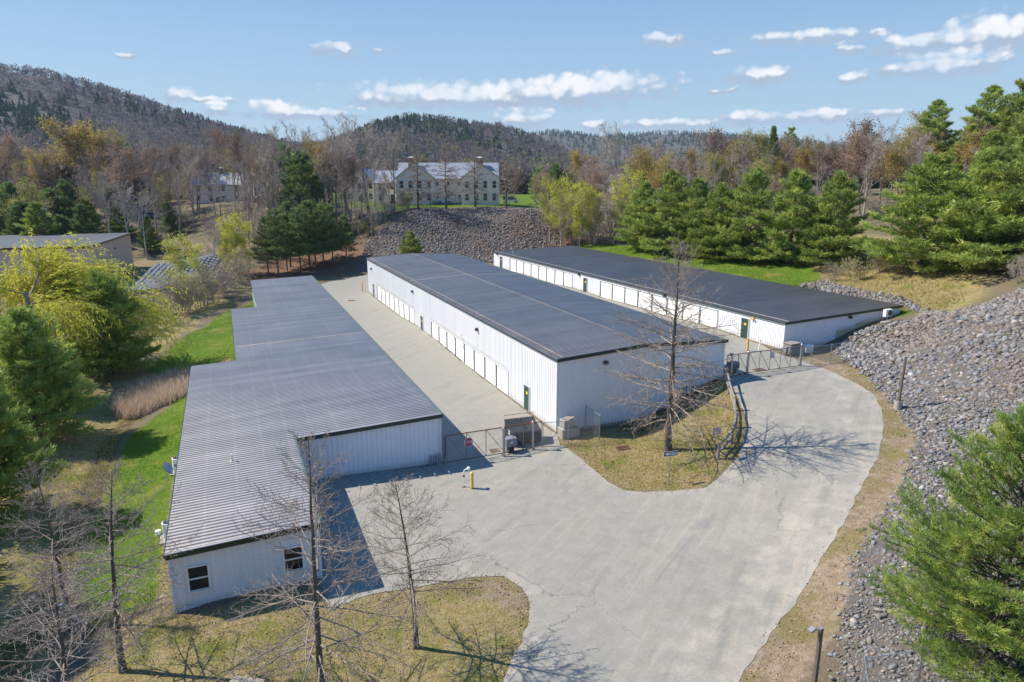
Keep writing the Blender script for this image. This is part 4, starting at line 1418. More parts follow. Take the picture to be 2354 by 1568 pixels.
class Grow:
    def __init__(self, seed):
        self.r = np.random.default_rng(seed)
        self.thick = []
        self.thin = []
        self.tips = []

    def limb(self, p, d, L, r, lvl, spec):
        rr = self.r
        n = spec['n'][lvl]
        pts, rad, dirs = [p], [r], [d]
        for i in range(n):
            d = unit(d + rr.normal(0, spec['wob'][lvl], 3) + np.array([0, 0, spec['up'][lvl]]))
            p = p + d * (L / n)
            pts.append(p)
            rad.append(r * (1 - (1 - spec['taper'][lvl]) * (i + 1) / n))
            dirs.append(d)
        tgt = self.thick if lvl <= spec['split'] else self.thin
        for i in range(n):
            tgt.append((*pts[i], *pts[i + 1], rad[i], rad[i + 1]))
        if lvl >= spec['max']:
            self.tips.append((pts[-1], dirs[-1]))
            self.tips.append((pts[max(0, n - 1)], dirs[-1]))
            return
        m = spec['kids'][lvl]
        m = int(round(m * rr.uniform(.8, 1.2)))
        for j in range(m):
            t = spec['t0'][lvl] + (1 - spec['t0'][lvl]) * (j + rr.uniform(.2, .8)) / m
            f = t * n
            i = min(n - 1, int(f))
            q = pts[i] + (pts[i + 1] - pts[i]) * (f - i)
            rq = rad[i] + (rad[i + 1] - rad[i]) * (f - i)
            a = R(rr.normal(spec['ang'][lvl], spec['ang'][lvl] * .2))
            dd = unit(dirs[i + 1] * math.cos(a) + perp(dirs[i + 1], rr) * math.sin(a))
            ll = L * spec['ratio'][lvl] * rr.uniform(.65, 1.2) * (1.15 - .55 * t)
            self.limb(q, dd, ll, max(rq * spec['rr'][lvl], spec['rmin']), lvl + 1, spec)


TALL = dict(n=[7, 5, 4, 2, 2], wob=[.05, .12, .16, .2, .2], up=[.03, .10, .08, .04, .02], taper=[.25, .3, .4, .6, .6], split=1, max=4,
            kids=[11, 7, 6, 3], t0=[.40, .22, .15, .15], ang=[35, 36, 40, 42], ratio=[.50, .50, .46, .5], rr=[.5, .5, .5, .6], rmin=.021)
SLIM = dict(n=[7, 4, 3, 2], wob=[.04, .12, .16, .2], up=[.03, .08, .05, .02], taper=[.2, .3, .5, .6], split=0, max=3,
            kids=[22, 7, 4], t0=[.22, .2, .2], ang=[42, 40, 40], ratio=[.27, .45, .5], rr=[.38, .5, .6], rmin=.016)
SHRUB = dict(n=[4, 3, 2, 2], wob=[.14, .18, .2, .2], up=[.05, .05, .03, 0], taper=[.4, .4, .5, .6], split=0, max=3,
             kids=[6, 5, 3], t0=[.2, .15, .2], ang=[35, 40, 42], ratio=[.55, .5, .5], rr=[.6, .6, .6], rmin=.009)

BARK = mat('grey_bark', (0.26, 0.23, 0.20), 0.95, spec=.2, var=.3, vscale=4, rand=.25)
TWIG = mat('bare_twigs', (0.37, 0.315, 0.27), 0.9, spec=.2, var=.2, vscale=1, rand=.25)
BARKW = mat('white_bark', (0.52, 0.50, 0.46), 0.85, spec=.2, var=.3, vscale=3, rand=.1)
TWIGW = mat('pale_twigs', (0.40, 0.36, 0.32), 0.9, spec=.2, var=.2, vscale=1, rand=.15)
BARKD = mat('dark_bark', (0.115, 0.098, 0.082), 0.95, spec=.2, var=.35, vscale=6, rand=.1, bump=.5, bscale=14)
TWIGD = mat('brown_twigs', (0.30, 0.25, 0.21), 0.9, spec=.2, var=.2, vscale=1.5)
L_GOLD = mat('gold_buds', (0.42, 0.32, 0.10), 0.7, spec=.2, var=.35, vscale=.5, transl=.4, rand=.2)
L_RED = mat('red_buds', (0.31, 0.205, 0.14), 0.7, spec=.2, var=.3, vscale=.5, transl=.35, rand=.2)
L_LIME = mat('lime_leaves', (0.52, 0.54, 0.06), 0.6, spec=.25, var=.3, vscale=.6, transl=.45, rand=.15)
L_OLIVE = mat('olive_buds', (0.32, 0.30, 0.09), 0.7, spec=.2, var=.3, vscale=.5, transl=.4, rand=.2)
L_WILLOW = mat('willow_leaves', (0.66, 0.64, 0.09), 0.6, spec=.2, var=.3, vscale=.5, transl=.45)
L_BLOOM = mat('pale_blossom', (0.66, 0.52, 0.44), 0.7, spec=.2, var=.2, vscale=1, transl=.4)
NEEDLE = mat('pine_needles', (0.245, 0.33, 0.078), 0.5, spec=.35, var=.45, vscale=.9, col2=(0.42, 0.47, 0.10), c2scale=.7, transl=.42, rand=.18)
NEEDLE_N = mat('bright_pine_needles', (0.22, 0.33, 0.07), 0.45, spec=.35, var=.5, vscale=1.0, col2=(0.42, 0.46, 0.10), c2scale=1.0, transl=.42)
NEEDLE_D = mat('dark_pine_needles', (0.145, 0.215, 0.08), 0.5, spec=.3, var=.45, vscale=.9, col2=(0.23, 0.30, 0.09), c2scale=.6, transl=.38, rand=.18)


def join_v(parts):
    V, F, off = [], [], 0
    for v, f in parts:
        V.append(v); F.append(f + off); off += len(v)
    return np.concatenate(V), F


def gen_bare(name, seed, h, spec, r0, bark, twig, leaf=None, nleaf=0, lsize=.3, spread=.6, k=3, lean=.03):
    g = Grow(seed)
    d = unit(np.array([g.r.normal(0, lean), g.r.normal(0, lean), 1.0]))
    g.limb(np.zeros(3) - np.array([0, 0, .3]), d, h, r0, 0, spec)
    V, F = seg_mesh(g.thick, 6)
    tr = np_mesh('trunk', V, F, bark, smooth=True)
    V, F = seg_mesh(g.thin, k)
    parts = [(V, F)]
    mi = [np.zeros(len(F), int)]
    mats_ = [twig]
    if leaf is not None:
        tp = np.array([t[0] for t in g.tips])
        i = g.r.integers(0, len(tp), nleaf)
        P = tp[i] + g.r.normal(0, spread, (nleaf, 3))
        lv, lf = quad_cards(P, g.r.uniform(.7, 1.3, nleaf) * lsize, g.r.uniform(.5, 1.0, nleaf) * lsize, g.r)
        parts.append((lv, lf))
        mi.append(np.ones(len(lf), int))
        mats_.append(leaf)
    V, F = join_v(parts)
    cr = np_mesh('crown', V, F, mats_, matidx=np.concatenate(mi))
    zmax = V[:, 2].max()
    return dict(name=name, trunk=tr, crown=cr, h=zmax)


def gen_pinoak(seed, h, r0, nb=46, spread=.34, low=.16, sec=9, lean=(0, 0), tw=1.0):
    g = Grow(seed)
    rr = g.r
    n = 12
    pts = []
    q = np.array([0, 0, -.25])
    for i in range(n + 1):
        t = i / n
        pts.append(np.array([lean[0] * h * t * t + rr.normal(0, .012 * h / 10) * (i > 0), lean[1] * h * t * t + rr.normal(0, .012 * h / 10) * (i > 0), -.25 + (h + .25) * t]))
    rad = [r0 * (1.35 if i == 0 else 1) * (1 - .93 * (i / n) ** .9) for i in range(n + 1)]
    for i in range(n):
        g.thick.append((*pts[i], *pts[i + 1], rad[i], rad[i + 1]))
    sub = dict(n=[6, 4, 2], wob=[.07, .16, .2], up=[0, .015, .03], taper=[.3, .4, .6], split=-1, max=2, kids=[sec, 4], t0=[.16, .15], ang=[42, 45], ratio=[.34, .45], rr=[.5, .6], rmin=.0075)
    az = rr.uniform(0, 6.28)
    for b in range(nb):
        t = low + (.97 - low) * (b + rr.uniform(0, .8)) / nb
        f = t * n
        i = min(n - 1, int(f))
        p = pts[i] + (pts[i + 1] - pts[i]) * (f - i)
        rq = rad[i] + (rad[i + 1] - rad[i]) * (f - i)
        az += 2.4 + rr.normal(0, .3)
        u = (t - low) / (1 - low)
        el = np.interp(u, [0, .2, .5, .8, 1], [-16, -4, 14, 38, 62]) + rr.normal(0, 7)
        L = h * spread * np.interp(u, [0, .15, .45, .8, 1], [.78, 1.0, .88, .45, .16]) * rr.uniform(.7, 1.15)
        d = np.array([math.cos(az) * math.cos(R(el)), math.sin(az) * math.cos(R(el)), math.sin(R(el))])
        s2 = dict(sub)
        s2['up'] = [np.interp(u, [0, .3, 1], [-.035, .0, .05]), .02, .03]
        g.limb(p, d, L, max(min(rq * .40, .008 + L * .0095), .012), 0, s2)
    V, F = seg_mesh(g.thick, 10)
    tr = np_mesh('trunk', V, F, BARKD, smooth=True)
    th = np.array(g.thin, float)
    th[:, 6:] *= tw
    V, F = seg_mesh(th, 4)
    cr = np_mesh('crown', V, F, TWIGD)
    return dict(name='pin_oak', trunk=tr, crown=cr, h=h)


def gen_pine(seed, h, rad, base=.08, whorl=.62, nb=6, nt=5, tl=.42, tw=.10, needle=None, tuftstep=.45, power=.8, open_=0.0, name='pine_tree', dens=1.0):
    rr = np.random.default_rng(seed)
    segs, P, D = [], [], []
    n = 8
    for i in range(n):
        a, b = i / n, (i + 1) / n
        segs.append((0, 0, h * a - .2, 0, 0, h * b - (.2 if i < n - 1 else 0), max(.02, h * .0135 * (1 - a)), max(.015, h * .0135 * (1 - b))))
    br = []
    z = h * base + .2
    while z < h * .985:
        t = (z - h * base) / (h * (1 - base))
        L0 = rad * ((1 - t) ** power * .93 + .07) * np.interp(t, [0, .12, 1], [.8, 1, 1])
        a0 = rr.uniform(0, 6.28)
        m = nb if t < .85 else max(3, nb - 2)
        for j in range(m):
            if rr.uniform() < open_:
                continue
            az = a0 + 6.283 * j / m + rr.normal(0, .2)
            L = L0 * rr.uniform(.58, 1.2)
            el = R(np.interp(t, [0, .3, .7, 1], [-4, 8, 26, 58]) + rr.normal(0, 6))
            p = np.array([0, 0, z + rr.normal(0, .12)])
            d = np.array([math.cos(az) * math.cos(el), math.sin(az) * math.cos(el), math.sin(el)])
            k = 5
            q = [p]
            for i in range(k):
                d = unit(d + np.array([0, 0, .07]) + rr.normal(0, .05, 3))
                q.append(q[-1] + d * L / k)
            r_ = .012 + .012 * L
            for i in range(k):
                br.append((*q[i], *q[i + 1], r_ * (1 - i / k), r_ * (1 - (i + 1) / k) + .005))
            side = np.array([-math.sin(az), math.cos(az), 0])
            ns = max(3, int(L / .42))
            for s in range(ns):
                f = .22 + .78 * (s + rr.uniform(.2, .8)) / ns
                i = min(k - 1, int(f * k))
                c = q[i] + (q[i + 1] - q[i]) * (f * k - i)
                sl = L * .40 * (1.1 - .7 * f) + .12
                sg = 1 if s % 2 else -1
                sd = unit((q[i + 1] - q[i]) / (L / k) * .75 + side * sg * rr.uniform(.6, 1.1) + np.array([0, 0, rr.uniform(.0, .35)]))
                br.append((*c, *(c + sd * sl), .009 + .003 * L, .005))
                mt = max(2, int(sl / tuftstep * dens) + 1)
                for w in range(mt):
                    P.append(c + sd * sl * (w + 1) / mt)
                    D.append(sd)
            for w in range(2):
                P.append(q[-1] - (q[-1] - q[-2]) * .4 * w)
                D.append(d)
        z += whorl * rr.uniform(.8, 1.2) * (1 if t < .8 else .75)
    P.append(np.array([0, 0, h])); D.append(np.array([0, 0, 1.]))
    P, D = np.array(P), np.array(D)
    P2 = np.repeat(P, nt, axis=0) + rr.normal(0, tl * .22, (len(P) * nt, 3))
    D2 = np.repeat(D, nt, axis=0) * .9 + rr.normal(0, .55, (len(P) * nt, 3)) + np.array([0, 0, .38])
    nv, nf = tri_cards(P2, D2, rr.uniform(.6, 1.15, len(P2)) * tl, rr.uniform(.7, 1.3, len(P2)) * tw, rr)
    V, F = seg_mesh(segs, 8)
    tr = np_mesh('trunk', V, F, BARKD, smooth=True)
    bv, bf = seg_mesh(br, 3)
    V, F = join_v([(bv, bf), (nv, nf)])
    cr = np_mesh('crown', V, F, [BARKD, needle or NEEDLE], matidx=np.concatenate([np.zeros(len(bf), int), np.ones(len(nf), int)]))
    return dict(name=name, trunk=tr, crown=cr, h=h)


def gen_willow(seed, h, rad):
    g = Grow(seed)
    rr = g.r
    sp = dict(n=[5, 5, 4], wob=[.06, .12, .15], up=[.02, .04, -.02], taper=[.5, .4, .4], split=1, max=2, kids=[12, 7], t0=[.22, .25], ang=[50, 42], ratio=[.66, .6], rr=[.5, .5], rmin=.03)
    g.limb(np.array([0, 0, -.3]), np.array([0.05, 0, 1.]), h * .72, .32, 0, sp)
    tips = np.array([t[0] for t in g.tips] + [np.array(s[3:6]) for s in g.thin])
    LP, LD, seg = [], [], []
    for _ in range(2600):
        p = tips[rr.integers(len(tips))] + rr.normal(0, .55, 3)
        rr_ = math.hypot(p[0], p[1])
        out = unit(np.array([p[0], p[1], 0.0]) + rr.normal(0, .2, 3))
        L = rr.uniform(2.2, 6.2)
        k = 7
        d = unit(out * .8 + np.array([0, 0, .55]))
        for i in range(k):
            q = p + d * L / k
            if q[2] < .5:
                break
            seg.append((*p, *q, .010, .007))
            for _k in range(4):
                LP.append(p + (q - p) * rr.uniform() + rr.normal(0, .05, 3))
                LD.append(d + rr.normal(0, .4, 3) + np.array([0, 0, -.3]))
            p = q
            d = unit(d + np.array([0, 0, -.42]) + rr.normal(0, .06, 3))
    V, F = seg_mesh(g.thick, 7)
    tr = np_mesh('trunk', V, F, BARK, smooth=True)
    lv, lf = tri_cards(np.array(LP), np.array(LD), rr.uniform(.22, .42, len(LP)), .085, rr)
    bv, bf = seg_mesh(list(g.thin) + seg, 3)
    V, F = join_v([(bv, bf), (lv, lf)])
    cr = np_mesh('crown', V, F, [L_OLIVE, L_WILLOW], matidx=np.concatenate([np.zeros(len(bf), int), np.ones(len(lf), int)]))
    return dict(name='willow_tree', trunk=tr, crown=cr, h=h)


def gen_shrub(name, seed, h, stems, bark, leaf=None, nleaf=0, lsize=.12, rad=.4, spread=.25):
    g = Grow(seed)
    rr = g.r
    for s in range(stems):
        a = rr.uniform(0, 6.28)
        p = np.array([math.cos(a), math.sin(a), 0]) * rr.uniform(0, rad) - np.array([0, 0, .15])
        d = unit(np.array([math.cos(a) * rr.uniform(.05, .55), math.sin(a) * rr.uniform(.05, .55), 1]))
        g.limb(p, d, h * rr.uniform(.65, 1.0), .012 + .012 * h / 3, 0, SHRUB)
    V, F = seg_mesh(g.thick, 4)
    tr = np_mesh('stems', V, F, bark)
    V, F = seg_mesh(g.thin, 3)
    parts, mi, ms = [(V, F)], [np.zeros(len(F), int)], [bark]
    if leaf is not None:
        tp = np.array([t[0] for t in g.tips])
        P = tp[rr.integers(0, len(tp), nleaf)] + rr.normal(0, spread, (nleaf, 3))
        lv, lf = quad_cards(P, rr.uniform(.7, 1.3, nleaf) * lsize, rr.uniform(.5, 1, nleaf) * lsize, rr)
        parts.append((lv, lf)); mi.append(np.ones(len(lf), int)); ms.append(leaf)
    V, F = join_v(parts)
    return dict(name=name, trunk=tr, crown=np_mesh('branches', V, F, ms, matidx=np.concatenate(mi)), h=h)


LIB = {}
for i in range(4):
    LIB['bare%d' % i] = gen_bare('bare_tree', 20 + i, 14, TALL, .22, BARK, TWIG)
for i in range(2):
    LIB['gold%d' % i] = gen_bare('budding_tree', 30 + i, 14, TALL, .24, BARK, TWIG, L_GOLD, 5200, .30, .55)
    LIB['red%d' % i] = gen_bare('budding_tree', 34 + i, 14, TALL, .22, BARK, TWIG, L_RED, 3000, .26, .5)
    LIB['olive%d' % i] = gen_bare('budding_tree', 38 + i, 14, TALL, .22, BARK, TWIG, L_OLIVE, 3200, .28, .55)
    LIB['white%d' % i] = gen_bare('pale_tree', 42 + i, 13, TALL, .17, BARKW, TWIGW)
    LIB['slim%d' % i] = gen_bare('sapling_tree', 46 + i, 10, SLIM, .10, BARK, TWIG)
    LIB['birch%d' % i] = gen_bare('birch_tree', 50 + i, 10, SLIM, .09, BARKW, TWIG, L_LIME, 2300, .20, .28)
    LIB['bloom%d' % i] = gen_bare('blossom_tree', 54 + i, 7, TALL, .14, BARK, TWIGW, L_BLOOM, 1500, .16, .3)
for i in range(3):
    LIB['pine%d' % i] = gen_pine(60 + i, 11, 4.4, .02, .70, 6, 13, .46, .11, None, .34, .64)
for i in range(2):
    LIB['tallpine%d' % i] = gen_pine(66 + i, 22, 5.8, .22, .95, 6, 13, .60, .14, NEEDLE, .5, .55, .2)
    LIB['darkpine%d' % i] = gen_pine(70 + i, 12, 4.2, .10, .65, 6, 8, .6, .16, NEEDLE_D, .45, .55, .06)
    LIB['trunkpine%d' % i] = gen_pine(74 + i, 13, 3.5, .25, .8, 6, 10, .48, .12, NEEDLE_D, .42, .6, .1)
LIB['spruce0'] = gen_pine(78, 15, 3.4, .06, .55, 7, 5, .45, .12, NEEDLE_D, .45, 1.0, .0, 'spruce_tree')
LIB['nearpine0'] = gen_pine(80, 9.6, 4.6, .05, .42, 7, 19, .25, .028, NEEDLE_N, .20, .62, .0, 'pine_tree', 1.0)
LIB['leftpine0'] = gen_pine(82, 12.5, 4.9, .05, .55, 7, 9, .52, .10, NEEDLE, .32, .5, .03)
LIB['willow0'] = gen_willow(84, 15, 7)
for i in range(2):
    LIB['shrub%d' % i] = gen_shrub('bare_shrub', 90 + i, 2.6, 9, TWIG)
    LIB['limeshrub%d' % i] = gen_shrub('leafing_shrub', 94 + i, 3.0, 9, TWIG, L_OLIVE, 700, .14)
LIB['oak0'] = gen_pinoak(100, 13.8, .25, 84, .36, .17, 13, (.035, .0))
LIB['oak1'] = gen_pinoak(101, 7.3, .13, 52, .40, .32, 11, (-.07, .03))
LIB['oak2'] = gen_pinoak(102, 11.5, .17, 66, .34, .16, 12, (-.03, 0))
LIB['oak3'] = gen_pinoak(103, 13.5, .24, 60, .27, .20, 8, (0, 0), 2.6)


def plant(kind, x, y, h, label, group=None, cat='tree', rz=None, wid=1.0, dz=-0.05):
    L = LIB[kind]
    s = h / L['h']
    o = empty(L['name'], (x, y, hgt(x, y) + dz), random.uniform(0, 6.28) if rz is None else rz, label, cat, group)
    o.scale = (s * wid, s * wid, s)
    link(L['trunk'].name.split('.')[0], L['trunk'], o)
    link(L['crown'].name.split('.')[0], L['crown'], o)
    return o


# ------------------------------------------------------------------ planting
ORD = ['first', 'second', 'third', 'fourth', 'fifth', 'sixth', 'seventh', 'eighth', 'ninth', 'tenth', 'eleventh', 'twelfth', 'thirteenth', 'fourteenth']


def many(kinds, pts, label, group, cat='tree', wid=(.9, 1.15), order=True):
    # counted from left to right as one looks up the lanes
    rank = {p: i for i, p in enumerate(sorted(pts, key=lambda q: math.atan2(q[0], q[1])))}
    for i, p in enumerate(pts):
        lab = label + (', %s from the left' % ORD[rank[p]] if order and 1 < len(pts) <= 14 else '')
        plant(kinds[i % len(kinds)], *p, lab, group, cat, wid=random.uniform(*wid))


def fill(poly, n, kinds, h0, h1, label, group, seed, cat='tree', wid=(.9, 1.2), gap=2.2, avoid=(), marks=()):
    rr = np.random.default_rng(seed)
    P = np.array(poly)
    got = []
    for _ in range(n * 40):
        q = rr.uniform(P.min(0), P.max(0))
        if poly_sd(q[None, 0], q[None, 1], poly)[0] < 0 or any(math.hypot(q[0] - g[0], q[1] - g[1]) < gap for g in got) or any(math.hypot(q[0] - a, q[1] - b) < c for a, b, c in avoid):
            continue
        got.append((float(q[0]), float(q[1]), float(rr.uniform(h0, h1))))
        if len(got) >= n:
            break
    for g in got:
        k = kinds[int(rr.integers(len(kinds)))]
        lab = label
        if '%s' in label:
            word = {'bare': 'leafless grey', 'slim': 'thin leafless', 'red': 'reddish budding', 'oliv': 'olive budding', 'gold': 'golden budding', 'shru': 'bare twiggy', 'lime': 'leafing', 'birc': 'yellow green'}[''.join(c for c in k if c.isalpha())[:4]]
            az = math.degrees(math.atan2(g[0], g[1]))
            spot = next(w for lim, w in marks if az < lim)
            lab = label % (word, spot)
        plant(k, *g, lab, group, cat, wid=random.uniform(*wid))


LEFT_WOOD = [(-60, 200), (-76, 268), (-20, 252), (20, 222), (30, 190), (33, 172), (36, 156), (33, 147), (26, 146), (18, 150), (4, 150), (4, 170), (-12, 178), (-20, 181), (-36, 180), (-46, 188)]
RIGHT_WOOD = [(66, 130), (76, 121), (82, 110), (88, 100), (94, 90), (101, 80), (113, 72), (127, 78), (142, 110), (137, 140), (118, 160), (100, 168), (84, 158), (72, 144)]
MARKS_L = [(-10, 'behind the left part of the tan warehouse'), (-4, 'behind the right end of the tan warehouse'), (3, 'in front of the white cottage'), (8, 'between the cottages and the large dark pine'), (99, 'just left of the cream building')]
MARKS_R = [(31, 'beside the birches at the rock bank'), (37, 'behind the left half of the pine row'), (43, 'behind the middle of the pine row'), (50, 'behind the right end of the pine row'), (180, 'below the tall skyline pines')]
HOUSES = [(0, 220, 10), (14, 215, 8), (36, 193, 9), (-10, 240, 10), (-.7, 203, 7.5), (-.6, 189, 6), (-.5, 177, 4), (12.6, 196, 4.5), (11.8, 182, 3.5), (33, 178, 6), (31, 165, 5), (36, 170, 5), (-16, 205, 4)]
fill(LEFT_WOOD, 90, ['bare0', 'bare1', 'bare2', 'bare3', 'slim0', 'bare1', 'olive0', 'red0', 'bare2'], 14, 23, '%s tree in the dense wood, %s', 'wood left of the cream building', 31, avoid=HOUSES, marks=MARKS_L)
fill(RIGHT_WOOD, 85, ['bare0', 'bare1', 'bare3', 'slim0', 'red0', 'olive1', 'bare2', 'red1', 'gold1', 'slim1'], 10.5, 17, '%s tree in the dense wood, %s', 'wood behind the pine row', 32, avoid=[(120, 188, 10)], marks=MARKS_R)
fill(LEFT_WOOD, 60, ['shrub0', 'shrub1', 'limeshrub0', 'shrub0'], 2.2, 3.8, '%s shrub under the trees, %s', 'undergrowth on the left', 33, 'shrub', (1.2, 1.9), 3, HOUSES, MARKS_L)
fill(RIGHT_WOOD, 50, ['shrub0', 'shrub1', 'limeshrub1'], 2.5, 4.0, '%s shrub under the trees, %s', 'undergrowth on the right', 34, 'shrub', (1.2, 1.9), 3, (), MARKS_R)
fill([(6, 146), (24, 145), (33, 146), (22, 158), (6, 162), (2, 152)], 22, ['slim0', 'slim1', 'bare0'], 7, 12, 'thin bare tree on the slope above the pine grove', 'slope above the pine grove', 35)
fill([(60, 119.5), (66, 117), (76, 108), (79, 114), (72, 126), (65, 133), (62, 128)], 24, ['slim0', 'slim1', 'slim0', 'birch1'], 7, 11, 'thin sapling in the thicket at the end of the pine row', 'thicket at the pine row end', 36, gap=1.4)


many(['gold0', 'gold1'], [(-44.4, 224.5, 18.3), (-42.0, 239.8, 17.9), (-28.1, 228.6, 22.4), (-39.7, 249.7, 22.0)], 'golden budding tree behind the tan warehouse', 'golden trees left of the cottages')
plant('gold0', -32.7, 225.0, 25.1, 'broad golden tree, tallest of those behind the tan warehouse', None, wid=1.35)
many(['gold1', 'gold0'], [(9.0, 190.4, 15.8), (22.9, 160.9, 19.0)], 'thin golden tree left of the cream building', 'golden trees beside the cream building')
many(['gold0', 'gold1'], [(96.0, 176.6, 15.6), (113.1, 158.7, 13.8), (112.1, 146.1, 15.2), (121.9, 122.4, 12.0)], 'golden budding tree behind the row of pines', 'golden trees behind the pine row')
many(['bare0', 'bare1', 'bare2', 'bare3'], [(-54.4, 252.6, 20.8), (-60.2, 258.2, 18.1), (-25.5, 243.7, 21.9), (-18.7, 213.8, 21.6), (-7.2, 209.0, 17.2), (-5.8, 202.8, 18.3), (4.5, 203.5, 18.0), (5.6, 192.8, 19.6), (13.7, 187.2, 18.7),
     (17.5, 171.5, 20.1), (18.1, 163.7, 22.4), (23.7, 159.2, 23.6), (27.6, 170.5, 22.2), (32.6, 159.8, 15.5), (34.4, 148.2, 17.7), (21.2, 177.6, 17.4), (21.1, 153.8, 19.2), (14.4, 176.1, 18.9), (-12.4, 198.1, 20.3), (8.3, 183.0, 16.0)],
     'tall bare grey tree in the wood left of the cream building', 'bare trees left of the cream building')
many(['bare2', 'bare0', 'bare3', 'bare1'], [(122.9, 111.2, 13.5), (117.2, 102.7, 16.4), (117.6, 97.1, 16.3), (82.6, 149.7, 10.9), (129.3, 146.5, 17.3), (80.3, 172.4, 11.2), (134.2, 106.5, 12.6)], 'bare grey tree in the wood behind the row of pines', 'bare trees behind the pine row')
many(['bare1', 'bare3'], [(108.8, 187.6, 24.0), (111.1, 181.2, 22.8)], 'very tall bare tree above the ochre building', 'pair of tall bare trees')
many(['red0', 'red1'], [(-15.6, 208.2, 19.9), (-11.1, 221.4, 18.7), (17.0, 188.0, 16.6), (-5.3, 219.0, 16.3), (25.4, 152.0, 16.5)], 'reddish budding tree in the wood left of the cream building', 'reddish trees on the left')
many(['red1', 'red0'], [(117.2, 137.4, 18.6), (121.7, 117.1, 11.5), (120.4, 112.2, 12.8), (116.2, 98.8, 17.3), (108.7, 160.5, 17.3)], 'reddish budding tree in the wood behind the row of pines', 'reddish trees on the right')
plant('red0', 108.6, 133.4, 19.7, 'broad rust coloured tree standing highest above the row of pines', None, wid=1.3)
many(['red0', 'red1'], [(68.8, 150.1, 8.5), (78.1, 162.4, 9.0), (71.8, 170.5, 8.8)], 'small reddish tree on the campus lawn', 'small reddish lawn trees')
many(['olive0', 'olive1'], [(-27.8, 228.4, 21.3), (3.8, 209.8, 15.6), (13.1, 211.3, 15.4), (-49.9, 226.8, 15.2)], 'olive green budding tree in the wood left of the cottages', 'olive trees on the left')
many(['olive1', 'olive0'], [(114.1, 125.7, 17.4), (125.2, 131.9, 13.1), (134.3, 122.7, 11.5), (100.5, 158.5, 12.5), (58.6, 208.5, 14.1), (82.6, 214.8, 10.8)], 'olive green budding tree behind the row of pines', 'olive trees on the right')
many(['white0', 'white1'], [(-24.5, 183.7, 18.9), (-20.3, 178.7, 17.6), (-16.6, 175.0, 16.1), (-35.9, 177.6, 12.6)], 'pale barked bare tree behind the tan warehouse', 'pale trees behind the warehouse')
many(['white1', 'white0'], [(-1.9, 136.3, 11.2), (-0.5, 138.9, 8.0)], 'white barked bare tree beside the rows of grey cabinets', 'white trees by the works yard')
many(['white0', 'white1'], [(113.0, 91.5, 12.1), (111.9, 85.4, 13.9), (111.8, 83.3, 11.5)], 'white barked bare tree before the tall pines', 'white trees before the tall pines')
many(['darkpine0', 'pine0', 'darkpine1'], [(-44.8, 192.2, 13.9), (-44.0, 204.8, 12.7), (-37.6, 194.6, 12.4), (-34.0, 194.2, 14.0), (-29.6, 191.2, 10.7), (-40.2, 179.4, 12.3), (-12.3, 189.4, 7.6), (-16.2, 180.2, 7.9), (-32.5, 176.2, 10.0), (-28.2, 174.4, 12.1), (-36.0, 172.8, 12.9),
     (-52, 196, 13), (-48, 186, 12), (-24, 196, 9)], 'dark pine in the wood behind the tan warehouse', 'dark pines behind the warehouse')
many(['pine1', 'darkpine1'], [(84.5, 181.4, 9.7), (95.2, 193.2, 10.5)], 'green pine on the lawn behind the birches', 'pines on the lawn')
plant('darkpine0', 16.3, 155.8, 16.7, 'large dark pine among bare trees left of the cream building', None, wid=1.25)
plant('spruce0', 110.2, 118.7, 16.7, 'dark grey green spruce standing behind the row of pines')
plant('darkpine1', 15.5, 183.2, 14.5, 'dark pine half hidden by bare trees near the cottages')
many(['tallpine0', 'tallpine1'], [(130.5, 97.2, 17.5), (144.5, 102.1, 12.1), (135.1, 89.8, 19.2), (135.0, 84.4, 19.8), (127.5, 76.7, 18.3), (136.8, 107.5, 11.0), (125.4, 72.2, 19.6), (152.3, 98.9, 16.5), (122, 80, 12), (118, 74, 11), (128, 88, 13)],
     'tall dark pine on the skyline at the right', 'tall pines on the skyline', wid=(1.1, 1.35))
plant('tallpine1', 149.5, 154.2, 17.5, 'lone slender pine poking above the bare wood on the right')
many(['pine0', 'pine2', 'pine1'], [(77.5, 57.0, 13.0), (78.5, 51.5, 12.6), (78.5, 46.5, 13.5), (85, 50, 12.0)], 'big bushy pine on the dry grass hillside', 'bushy pines on the hillside', wid=(1.15, 1.4))
for i, (x, y, h) in enumerate([(69.3, 104.93, 11.4), (70.5, 98.5, 13.1), (72.0, 93.3, 11.8), (72.6, 88.2, 11.1), (74.2, 83.0, 13.2), (76.2, 76.6, 12.7), (78.2, 70.9, 12.0)]):
    w_ = ['first, farthest left', 'second from the left', 'third from the left', 'fourth, short and hemmed in', 'fifth, the tallest', 'sixth from the left', 'last and rightmost'][i]
    plant('pine%d' % (i % 3), x, y, h, 'bushy green pine on the green strip, %s of the row' % w_, 'row of pines beside the right building', wid=random.uniform(1.12, 1.32))
many(['trunkpine0', 'trunkpine1'], [(8.68, 133.7, 11.9), (10.59, 137.2, 10.3), (12.82, 134.6, 11.9), (14.75, 136.5, 12.3), (17.12, 134.6, 12.0), (19.13, 136.4, 10.7), (21.53, 134.7, 8.9), (7.06, 136.0, 10.3), (16.2, 139.5, 11.5), (11.5, 140.5, 12.0)],
     'bare trunked pine in the lane end grove', 'pine grove at the lane end', wid=(1.0, 1.2))
plant('pine2', 32.3, 126.6, 6.1, 'small bright pine on the rock bank behind the middle building', None, wid=1.25)
many(['birch0', 'birch1'], [(60.7, 125.3, 13.6), (61.4, 121.7, 14.4), (64.9, 124.6, 13.1), (63.8, 118.5, 13.4), (66.8, 117.7, 11.6), (70.7, 114.9, 13.4), (75.9, 117.8, 14.8), (71.9, 110.7, 10.6), (67.5, 122.5, 12)], 'slender yellow green birch beside the rock bank', 'birches beside the rock bank')
